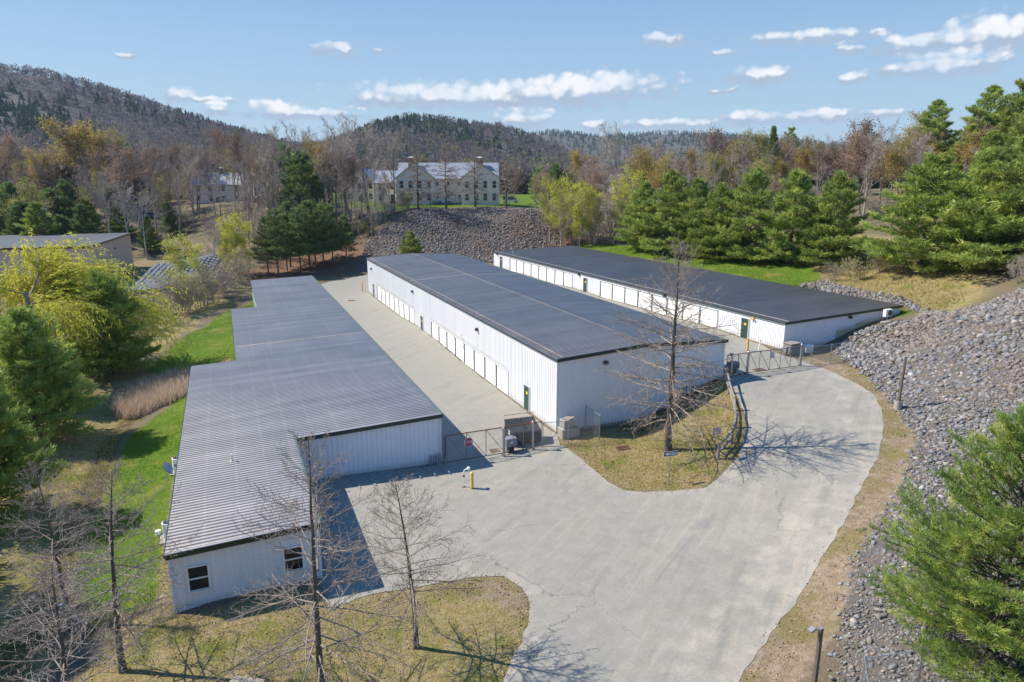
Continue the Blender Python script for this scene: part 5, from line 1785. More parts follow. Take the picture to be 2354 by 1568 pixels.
many(['birch1', 'birch0'], [(-6.3, 112.5, 11.4), (-4.5, 116.9, 9.7), (1.8, 138.0, 12.6), (3.7, 139.4, 11.4), (0.3, 140.8, 10.1)], 'yellow green leafing birch beside the rows of grey cabinets', 'birches by the works yard', wid=(1.1, 1.4))
many(['slim0', 'slim1'], [(58.9, 124.2, 11.7), (60.5, 123.3, 11.0), (65.9, 120.7, 10.5), (68.2, 117.6, 9.5), (69.6, 114.8, 10.1), (61.4, 126.3, 11.1), (73.1, 112.4, 9.8), (68.7, 114.4, 11.7), (74.4, 109.1, 9.1), (66.2, 127, 10), (70, 123, 10), (73, 121, 11), (76, 113, 10), (78, 121, 11)],
     'slim bare sapling beside the rock bank', 'saplings beside the rock bank')
many(['slim1', 'slim0'], [(8.7, 153.5, 11.0), (11.4, 155.7, 12.6), (25.7, 143.2, 10.5), (27.9, 141.2, 9.9), (30.4, 144.5, 10.3), (23.0, 148.6, 13.7), (31.6, 143.8, 10.6), (6.8, 148.9, 10.8), (4.2, 144.6, 9.7), (-13.4, 177.4, 9.2), (34.4, 145.9, 6.9), (6.5, 162.1, 14.5), (16.5, 153.5, 12.5), (19.5, 149.0, 12.3),
     (26, 147, 11), (28.5, 149, 12), (20, 157, 12), (13, 161, 12), (2, 152, 9), (-2, 172, 11), (3, 168, 11), (9, 171, 12), (24, 164, 12)], 'slim bare sapling in the wood left of the rock bank', 'saplings left of the rock bank')
many(['bloom0', 'bloom1'], [(9.8, 158.5, 9.4), (7.8, 153.9, 8.0), (12.1, 153.2, 8.0)], 'pale pink blossoming tree below the cottages', 'blossoming trees below the cottages')
plant('bloom1', 34.0, 149.2, 9.7, 'cream blossoming tree at the left corner of the cream building')
for i, (x, y, h) in enumerate([(39.0, 145.4, 13.6), (45.7, 146.9, 13.8), (52.7, 147.6, 14.0), (59.6, 146.0, 12.3), (42.2, 147.2, 8.4), (49.2, 148.0, 9.4)]):
    w_ = ['tallest at its left gable', 'in the middle of its wall', 'before its right gable', 'just past its right corner', 'the small one left of its middle', 'the small one right of its middle'][i]
    plant('oak3' if i < 4 else 'slim0', x, y, h, 'bare tree on the lawn by the cream building, %s' % w_, 'lawn trees by the cream building')
plant('willow0', -17.2, 75.0, 12.8, 'large yellow green weeping willow before the tan warehouse', wid=1.45)
plant('leftpine0', -11.4, 75.5, 9.6, 'dark bushy pine just right of the willow', wid=1.05)
plant('leftpine0', -14.2, 58.5, 9.3, 'dark pine in front of the willow at the left edge', wid=1.1)
plant('leftpine0', -25.1, 72.0, 10.1, 'pine behind the willow, cut by the left edge', wid=1.1)
plant('leftpine0', -13.8, 45.5, 8.6, 'nearest dark pine at the left edge, shading the ditch', wid=1.0)
plant('leftpine0', -22.0, 48.0, 10.0, 'tall dark pine at the left edge beside the near ones', wid=1.0)
plant('leftpine0', -18.5, 36.5, 13.0, 'dark pine nearest the camera, outside the left edge', wid=1.1)
plant('leftpine0', -15.9, 67.0, 6.6, 'young dark pine in front of the willow trunk', wid=1.25)
plant('leftpine0', -25.0, 60.0, 9.5, 'dark pine behind the small yellow leafed tree', wid=1.1)
plant('birch0', -20.5, 60.0, 8.5, 'small yellow leafed tree between the pines at the left edge', wid=1.3)
many(['limeshrub0', 'shrub0', 'limeshrub1', 'shrub1'], [(-7.0, 104.75, 5.7), (-5.9, 103.3, 5.0), (-4.6, 106.9, 5.3), (-3.6, 110.1, 5.3), (-2.6, 113.0, 5.4), (-1.5, 117.0, 5.2), (-.5, 122.2, 5.1), (-8.6, 100.1, 4.5), (.8, 127, 5.4), (2.2, 132.3, 5.7), (-9.6, 96.5, 3.5), (-10.5, 92, 3), (-6.5, 107.5, 5), (-2, 120, 5)],
     'leafing shrub in the hedge along the works yard', 'hedge shrubs along the works yard', 'shrub', wid=(.9, 1.2))
many(['shrub1', 'limeshrub0', 'shrub0'], [(73.66, 66.3, 1.9), (73.34, 62.53, 2.8), (71.37, 64.27, 1.7), (82.17, 62.75, 2.4), (77, 62, 2.2), (79.5, 66, 2.6), (83, 70, 2.8), (75.5, 41.5, 3.2), (72.0, 42.2, 2.8), (74, 39.5, 3.6), (78, 40.5, 3.5), (80.5, 43.5, 3.5)], 'brown twiggy shrub on the dry grass hillside', 'shrubs on the hillside', 'shrub', wid=(1.1, 1.6))
many(['shrub0', 'limeshrub1', 'shrub1'], [(63.6, 127.8, 4.2), (64.5, 123.7, 4.0), (67.3, 119.9, 4.1), (69.9, 117.6, 3.8), (65.5, 131, 4), (64.5, 134.5, 3.5), (66, 137.5, 3.5), (71.5, 112, 3.5)], 'bare shrub at the right edge of the rock bank', 'shrubs at the rock bank edge', 'shrub', wid=(1.1, 1.5))
many(['shrub1', 'limeshrub0'], [(29.5, 146, 3), (27, 143.6, 3), (33.5, 146.5, 2.6), (23, 146, 3), (19, 146, 3), (15, 148, 3), (10, 150, 3), (6, 146, 3.2), (36, 146.2, 2.2)], 'bare shrub under the trees left of the rock bank', 'undergrowth left of the rock bank', 'shrub', wid=(1.2, 1.7))
plant('limeshrub0', 37.2, 147.4, 4.2, 'round leafing bush against the cream building\'s left gable', None, 'shrub', wid=1.5)

plant('oak1', 5.64, 23.47, 7.3, 'small bare oak leaning over the front lawn, its shadow on the drive', rz=0.4)
plant('oak0', 26.25, 35.54, 13.8, 'tall bare oak on the grass island behind the one way sign', rz=1.0)
plant('oak2', 1.75, 21.9, 10.4, 'bare oak in front of the left building, cut by the bottom edge', rz=2.2)
plant('oak2', -7.9, 32.1, 7.9, 'bare crooked tree beside the ditch, left of the left building', rz=.2, wid=1.15)
plant('oak1', -5.2, 27.0, 8.3, 'bare many-branched tree at the bottom left', rz=3.9, wid=1.0)
plant('oak1', -5.9, 22.5, 7.0, 'low bare tree at the bottom left corner', rz=5.2, wid=1.3)
plant('nearpine0', 22.8, 12.2, 9.0, 'bright green pine filling the bottom right corner', rz=.7)


# ------------------------------------------------------------------ far woods
def fuzz_proto(seed, n, h, r, size, form):
    rr = np.random.default_rng(seed)
    if form == 'cone':
        V, F = [], []
        k = 7
        for L in range(4):
            zc = h * (.12 + .24 * L)
            rad = r * (1.05 - .25 * L)
            for j in range(k):
                a = 6.283 * (j + rr.uniform(-.3, .3)) / k
                b = a + 6.283 / k * rr.uniform(.7, 1.2)
                rd = rad * rr.uniform(.7, 1.25)
                V += [(rd * math.cos(a), rd * math.sin(a), zc - h * .05 * rr.uniform(0, 2)), (rd * math.cos(b), rd * math.sin(b), zc - h * .05 * rr.uniform(0, 2)), (rr.normal(0, .1), rr.normal(0, .1), zc + h * .28)]
                F.append((len(V) - 3, len(V) - 2, len(V) - 1))
        return np.array(V), np.array(F)
    u = rr.normal(0, 1, (n, 3))
    u /= np.linalg.norm(u, axis=1)[:, None]
    P = u * rr.uniform(.35, 1, (n, 1)) ** .6 * np.array([r, r, h * .36]) + np.array([0, 0, h * .62])
    D = u * .6 + rr.normal(0, .5, (n, 3)) + np.array([0, 0, .35])
    V, F = tri_cards(P, D, rr.uniform(.6, 1.3, n) * size, rr.uniform(.5, 1.2, n) * size * .55, rr)
    # a few trunks
    return V, F


def forest_material(name, cols, transl):
    m = bpy.data.materials.new(name)
    m.use_nodes = True
    m.node_tree.nodes.clear()
    T = NT(m.node_tree)
    w = T.n('ShaderNodeAttribute', attribute_name='tint').outputs['Fac']
    r = T.n('ShaderNodeValToRGB', {0: w})
    els = r.color_ramp.elements
    for k, (p, c) in enumerate(cols):
        e = els[k] if k < 2 else els.new(p)
        e.position = p
        e.color = (*c, 1)
    P = T.n('ShaderNodeNewGeometry').outputs['Position']
    k = T.math('MULTIPLY_ADD', T.noise(P, .35, 3.0, .6).outputs['Fac'], .7, .65)
    c = T.n('ShaderNodeVectorMath', {0: r.outputs[0], 3: k}, operation='SCALE').outputs[0]
    bs = T.n('ShaderNodeBsdfDiffuse', {'Color': c})
    tl = T.n('ShaderNodeBsdfTranslucent', {'Color': c})
    T.n('ShaderNodeOutputMaterial', {'Surface': T.n('ShaderNodeMixShader', {0: transl, 1: bs, 2: tl})})
    return m


def build_far_woods():
    rr = np.random.default_rng(21)
    # candidate points in the part of the land that can be seen, a little beyond on both sides
    n = 46000
    az = rr.uniform(R(-47), R(47), n) + R(22.7)
    d = np.exp(rr.uniform(math.log(240), math.log(3300), n))
    x, y = d * np.sin(az), d * np.cos(az)
    z = height(x, y)
    # drop what lies behind hills (coarse horizon test)
    ds = np.geomspace(150, 3300, 60)
    keep = np.ones(n, bool)
    ang = (z + 14 - CAM_H) / d
    nb = 240
    bi = ((az - az.min()) / (az.max() - az.min() + 1e-9) * (nb - 1)).astype(int)
    bc = az.min() + (np.arange(nb) + .5) / nb * (az.max() - az.min())
    gz = height(np.sin(bc)[:, None] * ds, np.cos(bc)[:, None] * ds)
    ga = (gz + 6 - CAM_H) / ds
    cm = np.maximum.accumulate(ga, axis=1)
    di = np.clip(np.searchsorted(ds, d) - 1, 0, 59)
    keep = ang > cm[bi, di] - .004
    # leave the campus lawn and its buildings open
    keep &= ~((poly_sd(x, y, CAMPUS) > -4))
    x, y, z, d = x[keep], y[keep], z[keep], d[keep]
    steep = z > 30
    # density falls where trees would be far smaller than a pixel
    pn = np.sin(x * .011 + 1.3) * np.cos(y * .009) + np.sin(x * .027 + y * .019) * .6 + rr.normal(0, .55, len(x))
    con = pn > np.where(d > 2000, -.5, np.where(steep, .42, .5))
    print('far trees', len(x), con.sum())
    cp = [fuzz_proto(s, 0, 12.5, 4.4, 0, 'cone') for s in range(5)]
    hp = [fuzz_proto(10 + s, 28, 14, 5.4, 3.1, 'round') for s in range(5)]
    for nm, kk, protos, lab, cols, tr in (('distant_conifers', con, cp, 'dark conifers scattered over the distant hills', [(0, (0.060, 0.088, 0.058)), (1, (0.13, 0.17, 0.075)), (.5, (0.088, 0.125, 0.066))], .15),
                                          ('distant_hardwoods', ~con, hp, 'bare purple brown hardwood forest covering the distant hills',
                                           [(0, (0.150, 0.132, 0.140)), (1, (0.33, 0.34, 0.10)), (.45, (0.195, 0.168, 0.165)), (.68, (0.215, 0.180, 0.150)), (.86, (0.26, 0.205, 0.11)), (.94, (0.25, 0.24, 0.09))], .3)):
        X, Y, Z, D = x[kk], y[kk], z[kk], d[kk]
        m = len(X)
        s = rr.uniform(.7, 1.25, m) * np.interp(D, [240, 500, 1200, 3300], [.85, .9, .95, 1.1])
        V, F = merged(protos, np.c_[X, Y], Z - .5, s, rr, .03)
        me = np_mesh(nm, V, F, forest_material(nm, cols, tr))
        # tint per tree, rebuilt in the same order as merged() laid them down
        rr2 = np.random.default_rng(4)
        t = rr2.uniform(0, 1, len(F))
        nt = protos[0][1].shape[0]
        per = np.repeat(rr2.uniform(0, 1, int(math.ceil(len(F) / nt))), nt)[:len(F)]
        cen = V[F[:, 0]]
        hi = np.clip((cen[:, 2] - 45) / 60, 0, 1)
        per = per * (1 - .45 * hi)
        a = me.attributes.new('tint', 'FLOAT', 'FACE')
        a.data.foreach_set('value', np.clip(per, 0, 1).astype(np.float32))
        o = link(nm, me)
        tag(o, lab, 'forest', None, 'stuff')


build_far_woods()


# ------------------------------------------------------------------ gates, fences and yard things
M_WIRE = mat('chain_link_wire', (0.24, 0.25, 0.26), 0.5, metal=.4, var=.1)
M_GREYBOX = mat('grey_enclosure', (0.22, 0.23, 0.25), .5, var=.1)
M_WOOD = mat('weathered_wood', (0.27, 0.24, 0.21), .9, var=.35, vscale=6, bump=.5, bscale=18)
M_BROWN = mat('brown_pole_paint', (0.12, 0.095, 0.08), .5, var=.15)
M_SIGNW = mat('sign_white', (0.75, 0.75, 0.75), .45, var=.05)
M_SIGNB = mat('sign_black', (0.012, 0.013, 0.018), .4, var=.1)
M_SIGNR = mat('faded_red', (0.33, 0.045, 0.055), .5, var=.18, vscale=5)
M_SIGNP = mat('bleached_red', (0.50, 0.20, 0.20), .6, var=.25, vscale=8, col2=(.62, .42, .40), c2scale=6)
M_BLUEBLK = mat('blue_black_steel', (0.022, 0.026, 0.036), .5, var=.3, vscale=4)
M_STONE = mat('buff_stone', (0.46, 0.38, 0.29), .85, var=.2, vscale=5, col2=(.30, .25, .19), c2scale=4, bump=.4)


def chain_link(p0, p1, z0, h, step=.10, r=.0026, base=None):
    """woven wire between two posts, as real thin wires"""
    p0, p1 = np.array(p0, float), np.array(p1, float)
    L = np.linalg.norm(p1 - p0)
    d = (p1 - p0) / L
    S = []
    zb0, zb1 = (z0, z0) if not isinstance(z0, tuple) else z0
    def pt(u, v):
        q = p0 + d * u
        zz = zb0 + (zb1 - zb0) * u / L + v
        return (q[0], q[1], zz)
    k = int((L + h) / step)
    for sgn in (1, -1):
        for i in range(k + 1):
            u0 = -h + i * step if sgn > 0 else i * step
            a, b = (u0, 0.0), (u0 + sgn * h, h)
            # clip to 0..L
            def at(u):
                return (u - u0) * sgn
            lo, hi = 0.0, h
            if sgn > 0:
                lo = max(0.0, -u0); hi = min(h, L - u0)
            else:
                lo = max(0.0, u0 - L); hi = min(h, u0)
            if hi - lo < .03:
                continue
            S.append((*pt(u0 + sgn * lo, lo), *pt(u0 + sgn * hi, hi), r, r))
    return seg_mesh(S, 3)


def fence(label, pts, h, zs, extra=None, group=None, name='chain_link_fence'):
    root = empty(name, (pts[0][0], pts[0][1], zs[0]), 0, label, 'fence', group)
    o = Vector((pts[0][0], pts[0][1], zs[0]))
    for (x, y), z in zip(pts, zs):
        MB().cyl((x - o.x, y - o.y, z - o.z - .15), (x - o.x, y - o.y, z - o.z + h + .03), .033, n=8).cyl((x - o.x, y - o.y, z - o.z + h + .03), (x - o.x, y - o.y, z - o.z + h + .07), .04, .015, n=8).build('post', M_GALV, root)
    for (a, b, za, zb) in zip(pts, pts[1:], zs, zs[1:]):
        MB().cyl((a[0] - o.x, a[1] - o.y, za - o.z + h - .02), (b[0] - o.x, b[1] - o.y, zb - o.z + h - .02), .022, n=6).build('top_rail', M_GALV, root)
        V, F = chain_link(a, b, (za + .05, zb + .05), h - .1)
        V = V - np.array([o.x, o.y, o.z])
        link('wire_mesh', np_mesh('wire_mesh', V, F, M_WIRE), root)
    return root


def gate(label, x0, x1, xt, y, z, h, nb, railm):
    """cantilever sliding gate: leaf x0..x1, counterbalance tail out to xt"""
    root = empty('sliding_gate', (x0, y, z), 0, label, 'gate')
    a, b = min(x0, xt) - x0, max(x1, xt) - x0
    MB().cyl((a, 0, h), (b, 0, h), .038, n=8).build('top_rail', railm, root)
    MB().cyl((a, 0, .12), (b, 0, .12), .034, n=8).build('bottom_rail', M_GALV if railm is M_GALV else M_RUSTD, root)
    n = nb
    for i in range(n + 1):
        x = a + (b - a) * i / n
        MB().cyl((x, 0, .12), (x, 0, h), .026, n=6).build('upright', M_DGALV, root)
        if i < n:
            x2 = a + (b - a) * (i + 1) / n
            s = (x, h, x2, .12)
            MB().cyl((x, .01, s[1]), (x2, .01, s[3]), .020, n=6).build('brace', M_DGALV, root)
    V, F = chain_link((a, -.03), (b, -.03), .14, h - .16)
    link('wire_mesh', np_mesh('wire_mesh', V, F, M_WIRE), root)
    return root


M_RUSTD = mat('dull_rusty_rail', (0.13, 0.10, 0.085), .7, var=.3, vscale=7)
M_DGALV = mat('dull_steel', (0.20, 0.21, 0.22), .5, metal=.4, var=.15)


def gate_post(label, x, y, h, roller=True, rm=None):
    z = hgt(x, y)
    root = empty('gate_post', (x, y, z), 0, label, 'post')
    MB().cyl((0, 0, -.2), (0, 0, h), .075, n=12).cyl((0, 0, h), (0, 0, h + .05), .085, .04, n=12).build('post', M_GALV, root)
    if roller:
        MB().cyl((-.05, .16, h - .12), (.05, .16, h - .12), .12, n=14).build('roller_guard', M_RUST2, root)
        MB().box((0, .16, .14), (.12, .16, .1)).build('lower_roller', M_DARK, root)
    return root


M_RUST2 = mat('rust_red_guard', (0.30, 0.11, 0.06), .6, var=.2)

gz = -.18
gate('chain link sliding gate with stop sign, closing the left lane', 12.35, 16.3, 19.3, 40.75, gz, 2.0, 5, M_RUST)
gate_post('grey gate post beside the grey operator box, left of the dumpster', 16.3, 40.45, 2.1)
gate_post('grey gate post in front of the dumpster', 18.5, 40.45, 2.1)
p = empty('latch_post', (12.2, 40.9, gz), 0, 'dark latch post at the corner of the left building', 'post')
MB().box((0, 0, .95), (.1, .1, 2.0), bev=.01).build('post', M_DGALV, p)
MB().box((.07, 0, 1.2), (.06, .12, 1.4)).build('receiver', M_DARK, p)
fence('chain link fence around the concrete blocks at the corner of the middle building', [(19.4, 40.75), (21.16, 40.28), (23.6, 40.1), (23.75, 42.55)], 1.85, [-.12, -.06, .05, .0])

# gate operator
o = empty('gate_operator', (17.0, 40.95, hgt(17, 40.95)), .12, 'grey metal gate operator box on a pedestal, just behind the gate', 'box')
MB().box((0, 0, .25), (.42, .4, .6), bev=.02).build('pedestal', M_DARK, o)
MB().box((0, 0, .82), (.80, .62, .60), bev=.03).build('housing', M_GREYBOX, o)
MB().cyl((.2, -.1, 1.1), (.2, -.1, 1.75), .012, n=6).build('antenna', M_RUSTD, o)
MB().box((-.05, -.315, .85), (.2, .012, .15)).build('label_plate', M_PALE, o)

# dumpster
o = empty('dumpster', (18.55, 42.3, hgt(18.55, 42.3)), R(-4), 'black steel dumpster with ribbed sloping lid, behind the left gate', 'dumpster')
W_, D_ = 2.25, 1.6
MB().add([(-W_ / 2, -D_ / 2 + .15, .15), (W_ / 2, -D_ / 2 + .15, .15), (W_ / 2, D_ / 2, .15), (-W_ / 2, D_ / 2, .15), (-W_ / 2, -D_ / 2, 1.05), (W_ / 2, -D_ / 2, 1.05), (W_ / 2, D_ / 2, 1.5), (-W_ / 2, D_ / 2, 1.5)],
         [(3, 2, 1, 0), (4, 5, 6, 7), (0, 1, 5, 4), (1, 2, 6, 5), (2, 3, 7, 6), (3, 0, 4, 7)]).build('body', M_BLUEBLK, o)
for s in (-1, 1):
    lid = MB().add([(s * .56 - .54, -D_ / 2 - .08, 1.08), (s * .56 + .54, -D_ / 2 - .08, 1.08), (s * .56 + .54, D_ / 2 + .05, 1.57), (s * .56 - .54, D_ / 2 + .05, 1.57),
                    (s * .56 - .54, -D_ / 2 - .08, 1.02), (s * .56 + .54, -D_ / 2 - .08, 1.02), (s * .56 + .54, D_ / 2 + .05, 1.51), (s * .56 - .54, D_ / 2 + .05, 1.51)],
                   [(0, 1, 2, 3), (7, 6, 5, 4), (4, 5, 1, 0), (5, 6, 2, 1), (6, 7, 3, 2), (7, 4, 0, 3)]).build('lid', M_DARK, o)
    for k in range(6):
        x = s * .56 - .45 + k * .18
        MB().tube([(x, -D_ / 2 - .02, 1.13), (x, 0, 1.355), (x, D_ / 2, 1.60)], .035, 6).build('lid_rib', M_BLUEBLK, lid)
for s in (-1, 1):
    MB().box((s * (W_ / 2 + .05), -.05, .75), (.1, 1.1, .2)).build('fork_sleeve', M_BLUEBLK, o)
    for t in (-1, 1):
        MB().cyl((s * .85 - .03, t * .5, .09), (s * .85 + .03, t * .5, .09), .09, n=10).build('caster', M_DARK, o)
for x in (-.7, 0, .7):
    MB().box((x, -D_ / 2 + .06, .62), (.08, .06, .8), rx=R(9)).build('stiffener', M_BLUEBLK, o)
MB().tube([(-W_ / 2, D_ / 2 + .05, 1.45), (-W_ / 2, D_ / 2 + .12, 1.85), (W_ / 2, D_ / 2 + .12, 1.85), (W_ / 2, D_ / 2 + .05, 1.45)], .02, 6).build('lid_bar', M_RUSTD, o)
MB().box((-W_ / 2 - .02, -.3, 1.0), (.012, .35, .3)).build('label_plate', M_PALE, o)

# concrete blocks
o = MB().box((0, 0, .36), (1.45, .85, .78), bev=.05).build('concrete_block', M_CONC, None, (21.95, 41.75, hgt(21.95, 41.75)), .04)
tag(o, 'long weathered concrete block lying by the middle building\'s corner', 'block')
o = MB().box((0, 0, .30), (.95, .72, .58), bev=.05).build('concrete_block', M_CONC, None, (21.85, 41.8, hgt(21.95, 41.75) + .755), .12)
tag(o, 'smaller concrete block, stacked on top of the long one', 'block')
for k, (dx, dy) in enumerate([(-.2, .1)]):
    o = MB().box((0, 0, .05), (.9, .6, .06), rz=.3).build('old_board', M_WOOD, None, (21.95, 41.82, hgt(21.95, 41.75) + 1.335), .2)
    tag(o, 'grey board lying on the stacked concrete block', 'board')


# signs
def sign(name, label, x, y, zc, w, h, rz, face, parts, post=True, hang=None, oct_=False):
    z = hgt(x, y) if hang is None else 0
    root = empty(name, (x, y, z), rz, label, 'sign')
    c = zc
    if post:
        MB().box((0, .035, c / 2 - .1), (.06, .035, c + .45), bev=.006).build('post', M_GALV, root)
        MB().cyl((0, .0, c + h * .3), (0, .04, c + h * .3), .02, n=6).build('bolt', M_GALV, root)
    if oct_:
        poly = [(w / 2 * math.cos(R(22.5 + 45 * k)) / math.cos(R(22.5)), w / 2 * math.sin(R(22.5 + 45 * k)) / math.cos(R(22.5))) for k in range(8)]
        b = MB().prism(poly, -.004, .004)
        b.xf(Matrix.Translation((0, -.012, c)) @ Matrix.Rotation(R(90), 4, 'X'))
        pl = b.build('plate', M_SIGNW, root)
        b = MB().prism([(px * .92, py * .92) for px, py in poly], -.004, .004)
        b.xf(Matrix.Translation((0, -.021, c)) @ Matrix.Rotation(R(90), 4, 'X'))
        b.build('red_field', face, root)
    else:
        MB().box((0, -.012, c), (w, .008, h), bev=.002).build('plate', parts.get('plate', M_SIGNW), root)
        MB().box((0, -.020, c), (w - .05, .006, h - .05)).build('field', face, root)
    for t, size, dx, dz, m in parts.get('text', []):
        o = link('lettering', text_mesh('lettering', t, size, m), root)
        o.rotation_euler = (R(90), 0, 0)
        o.location = (dx, -.031, c + dz)
        sx = parts.get('sx', 1.0)
        o.scale = (sx, 1, 1)
    for sh, m in parts.get('shape', []):
        b = MB().prism(sh, -.002, .002)
        b.xf(Matrix.Translation((0, -.027, c)) @ Matrix.Rotation(R(90), 4, 'X'))
        b.build('arrow', m, root)
    return root


sign('stop_sign', 'red octagonal stop sign hung on the left gate', 13.85, 40.68, 1.35 - .18, .62, .62, 0, M_SIGNR, dict(text=[('STOP', .27, 0, 0, M_SIGNW)], sx=.95), post=False, hang=1, oct_=True)
arrow = [(-.41, 0), (-.19, .115), (-.19, .075), (.40, .075), (.40, -.075), (-.19, -.075), (-.19, -.115)]
sign('one_way_sign', 'black and white one way sign on a post at the grass island', 23.7, 31.8, 1.90, .94, .32, R(-8), M_SIGNB, dict(shape=[(arrow[::-1], M_SIGNW)], text=[('ONE WAY', .14, .12, 0, M_SIGNB)]))
sign('wrong_way_sign', 'bleached red wrong way sign by the end of the rail fence', 27.85, 32.75, 1.92, .72, .48, R(4), M_SIGNP, dict(text=[('WRONG', .19, 0, .095, M_SIGNW), ('WAY', .19, 0, -.105, M_SIGNW)]))

# right gate
gz2 = 2.48
gate('chain link sliding gate with exit only sign, closing the right lane', 38.7, 44.8, 36.9, 42.75, gz2, 1.85, 7, M_DGALV)
gate_post('gate post with red roller at the right gate', 38.75, 42.45, 2.0)
gate_post('gate post against the near right corner of the middle building', 37.0, 42.3, 2.0)
gate_post('end post where the right gate meets the fence', 44.95, 42.9, 1.95, False)
sign('exit_only_sign', 'small white exit only sign hung on the right gate', 41.55, 42.68, 1.40 + gz2, .42, .52, 0, M_SIGNW, dict(plate=M_SIGNB, text=[('EXIT', .15, 0, .11, M_SIGNB), ('ONLY', .15, 0, -.09, M_SIGNB)], sx=.85), post=False, hang=1)
fence('chain link fence climbing the rocks right of the right gate', [(45.1, 42.9), (46.2, 42.9), (48.0, 42.5), (50.0, 42.15)], 1.62, [2.5, 2.53, 2.62, 2.85])
o = empty('gate_operator', (38.0, 43.3, hgt(38, 43.3)), .05, 'dark gate operator box behind the right gate', 'box')
MB().box((0, 0, .2), (.4, .4, .5), bev=.02).build('pedestal', M_DARK, o)
MB().box((0, 0, .72), (.95, .6, .55), bev=.03).build('housing', M_DGALV, o)
o = MB().box((0, 0, .28), (1.6, .7, .55), bev=.04).build('concrete_block', M_CONC, None, (37.7, 42.95 + .9, hgt(37.7, 43.8)), .1)
tag(o, 'low concrete block behind the right gate\'s operator box', 'block')

# things by the right building's near corner
o = empty('wooden_crate', (47.9, 46.9, hgt(47.9, 46.9)), .15, 'old open wooden crate by the right building\'s corner', 'crate')
for k in range(4):
    MB().box((0, -.42, .12 + .24 * k), (1.3, .03, .21)).build('board', M_WOOD, o)
    MB().box((0, .42, .12 + .24 * k), (1.3, .03, .21)).build('board', M_WOOD, o)
    MB().box((-.65, 0, .12 + .24 * k), (.03, .8, .21)).build('board', M_WOOD, o)
    MB().box((.65, 0, .12 + .24 * k), (.03, .8, .21)).build('board', M_WOOD, o)
MB().box((0, 0, 1.0), (1.45, 1.0, .05)).build('lid', M_WOOD, o)
o = empty('cable_spool', (46.95, 46.3, hgt(46.95, 46.3)), .5, 'round wooden spool leaning at the right building\'s corner', 'spool')
for s in (-.16, .16):
    MB().cyl((0, s - .03, .42), (0, s + .03, .42), .42, n=20).build('disc', M_CONC, o)
MB().cyl((0, -.14, .42), (0, .14, .42), .2, n=14).build('core', M_WOOD, o)
o = MB().box((0, 0, .35), (1.0, .55, .7), bev=.03).build('utility_box', M_WHITE2, None, (49.9, 46.9, hgt(49.9, 46.9)), .04)
tag(o, 'low white utility box behind the fence at the right building', 'box')
for k in range(6):
    MB().box((0, -.285, .12 + k * .09), (.86, .02, .05), rx=R(20)).build('louver', M_PALE, o)
o = empty('air_conditioner', (59.8, 46.75, hgt(59.8, 46.75)), C_ROT, 'white outdoor air conditioner on a stand at the right building\'s end wall', 'air conditioner')
MB().box((0, 0, .95), (.92, .36, .74), bev=.03).build('case', M_WHITE2, o)
MB().cyl((.12, -.185, .95), (.12, -.20, .95), .29, n=20).build('fan_recess', M_DARK, o)
for k in range(4):
    MB().cyl((.12, -.205, .95), (.12, -.208, .95), .07 + .06 * k, n=20).build('fan_ring', M_GREYBOX, o) if k == 0 else None
for k in range(6):
    a = math.pi * k / 6
    MB().cyl((.12 - .28 * math.cos(a), -.212, .95 - .28 * math.sin(a)), (.12 + .28 * math.cos(a), -.212, .95 + .28 * math.sin(a)), .006, n=4).build('grille_bar', M_GREYBOX, o)
for sx in (-.35, .35):
    MB().tube([(sx, -.25, .0), (sx, -.2, .5), (sx, .2, .5), (sx, .25, 0)], .025, 6).build('stand_leg', M_GALV, o)
MB().box((0, 0, .03), (1.1, .6, .08)).build('pad', M_CONC, o)


def bollard(label, x, y, h, m):
    o = empty('bollard', (x, y, hgt(x, y)), 0, label, 'bollard')
    MB().cyl((0, 0, -.1), (0, 0, h - .05), .095, n=16).cyl((0, 0, h - .05), (0, 0, h), .095, .05, n=16).build('post', m, o, smooth=False)
    MB().cyl((0, 0, -.05), (0, 0, .05), .105, n=16).build('rust_ring', M_RUST, o)


bollard('yellow steel bollard on the forecourt beside the entry keypad', 12.55, 36.3, 1.1, M_YPAINT)
bollard('orange bollard behind the right gate near the green door', 44.5, 48.9, 1.25, M_OPAINT)
bollard('orange bollard at the far left corner of the middle building', 20.3, 112.6, 1.5, M_OPAINT)
o = empty('entry_keypad', (12.15, 36.75, hgt(12.15, 36.75)), 0, 'white gooseneck entry keypad behind the yellow bollard', 'keypad')
MB().tube([(0, 0, -.05), (.0, -.02, .75), (-.02, -.03, .95), (.05, -.05, 1.12), (.2, -.1, 1.22), (.28, -.12, 1.22)], .035, 8).build('gooseneck', M_WHITE2, o)
MB().box((.3, -.14, 1.24), (.16, .2, .17), bev=.03).build('head', M_WHITE2, o)
MB().cyl((0, -.06, .78), (0, -.12, .76), .07, n=12).build('button', M_DARK, o)
MB().cyl((0, 0, -.02), (0, 0, .04), .16, .12, n=12).build('base_plate', M_RUST, o)
o = MB().tube([(0, 0, 0), (.1, 0, .55), (.22, .02, .95)], .05, 8).box((.12, .02, 1.0), (.22, .12, .12), bev=.02).build('white_pipe', M_WHITE2, None, (45.55, 48.6, hgt(45.5, 48.6)))
tag(o, 'leaning white keypad pipe beside the orange bollard', 'pipe')


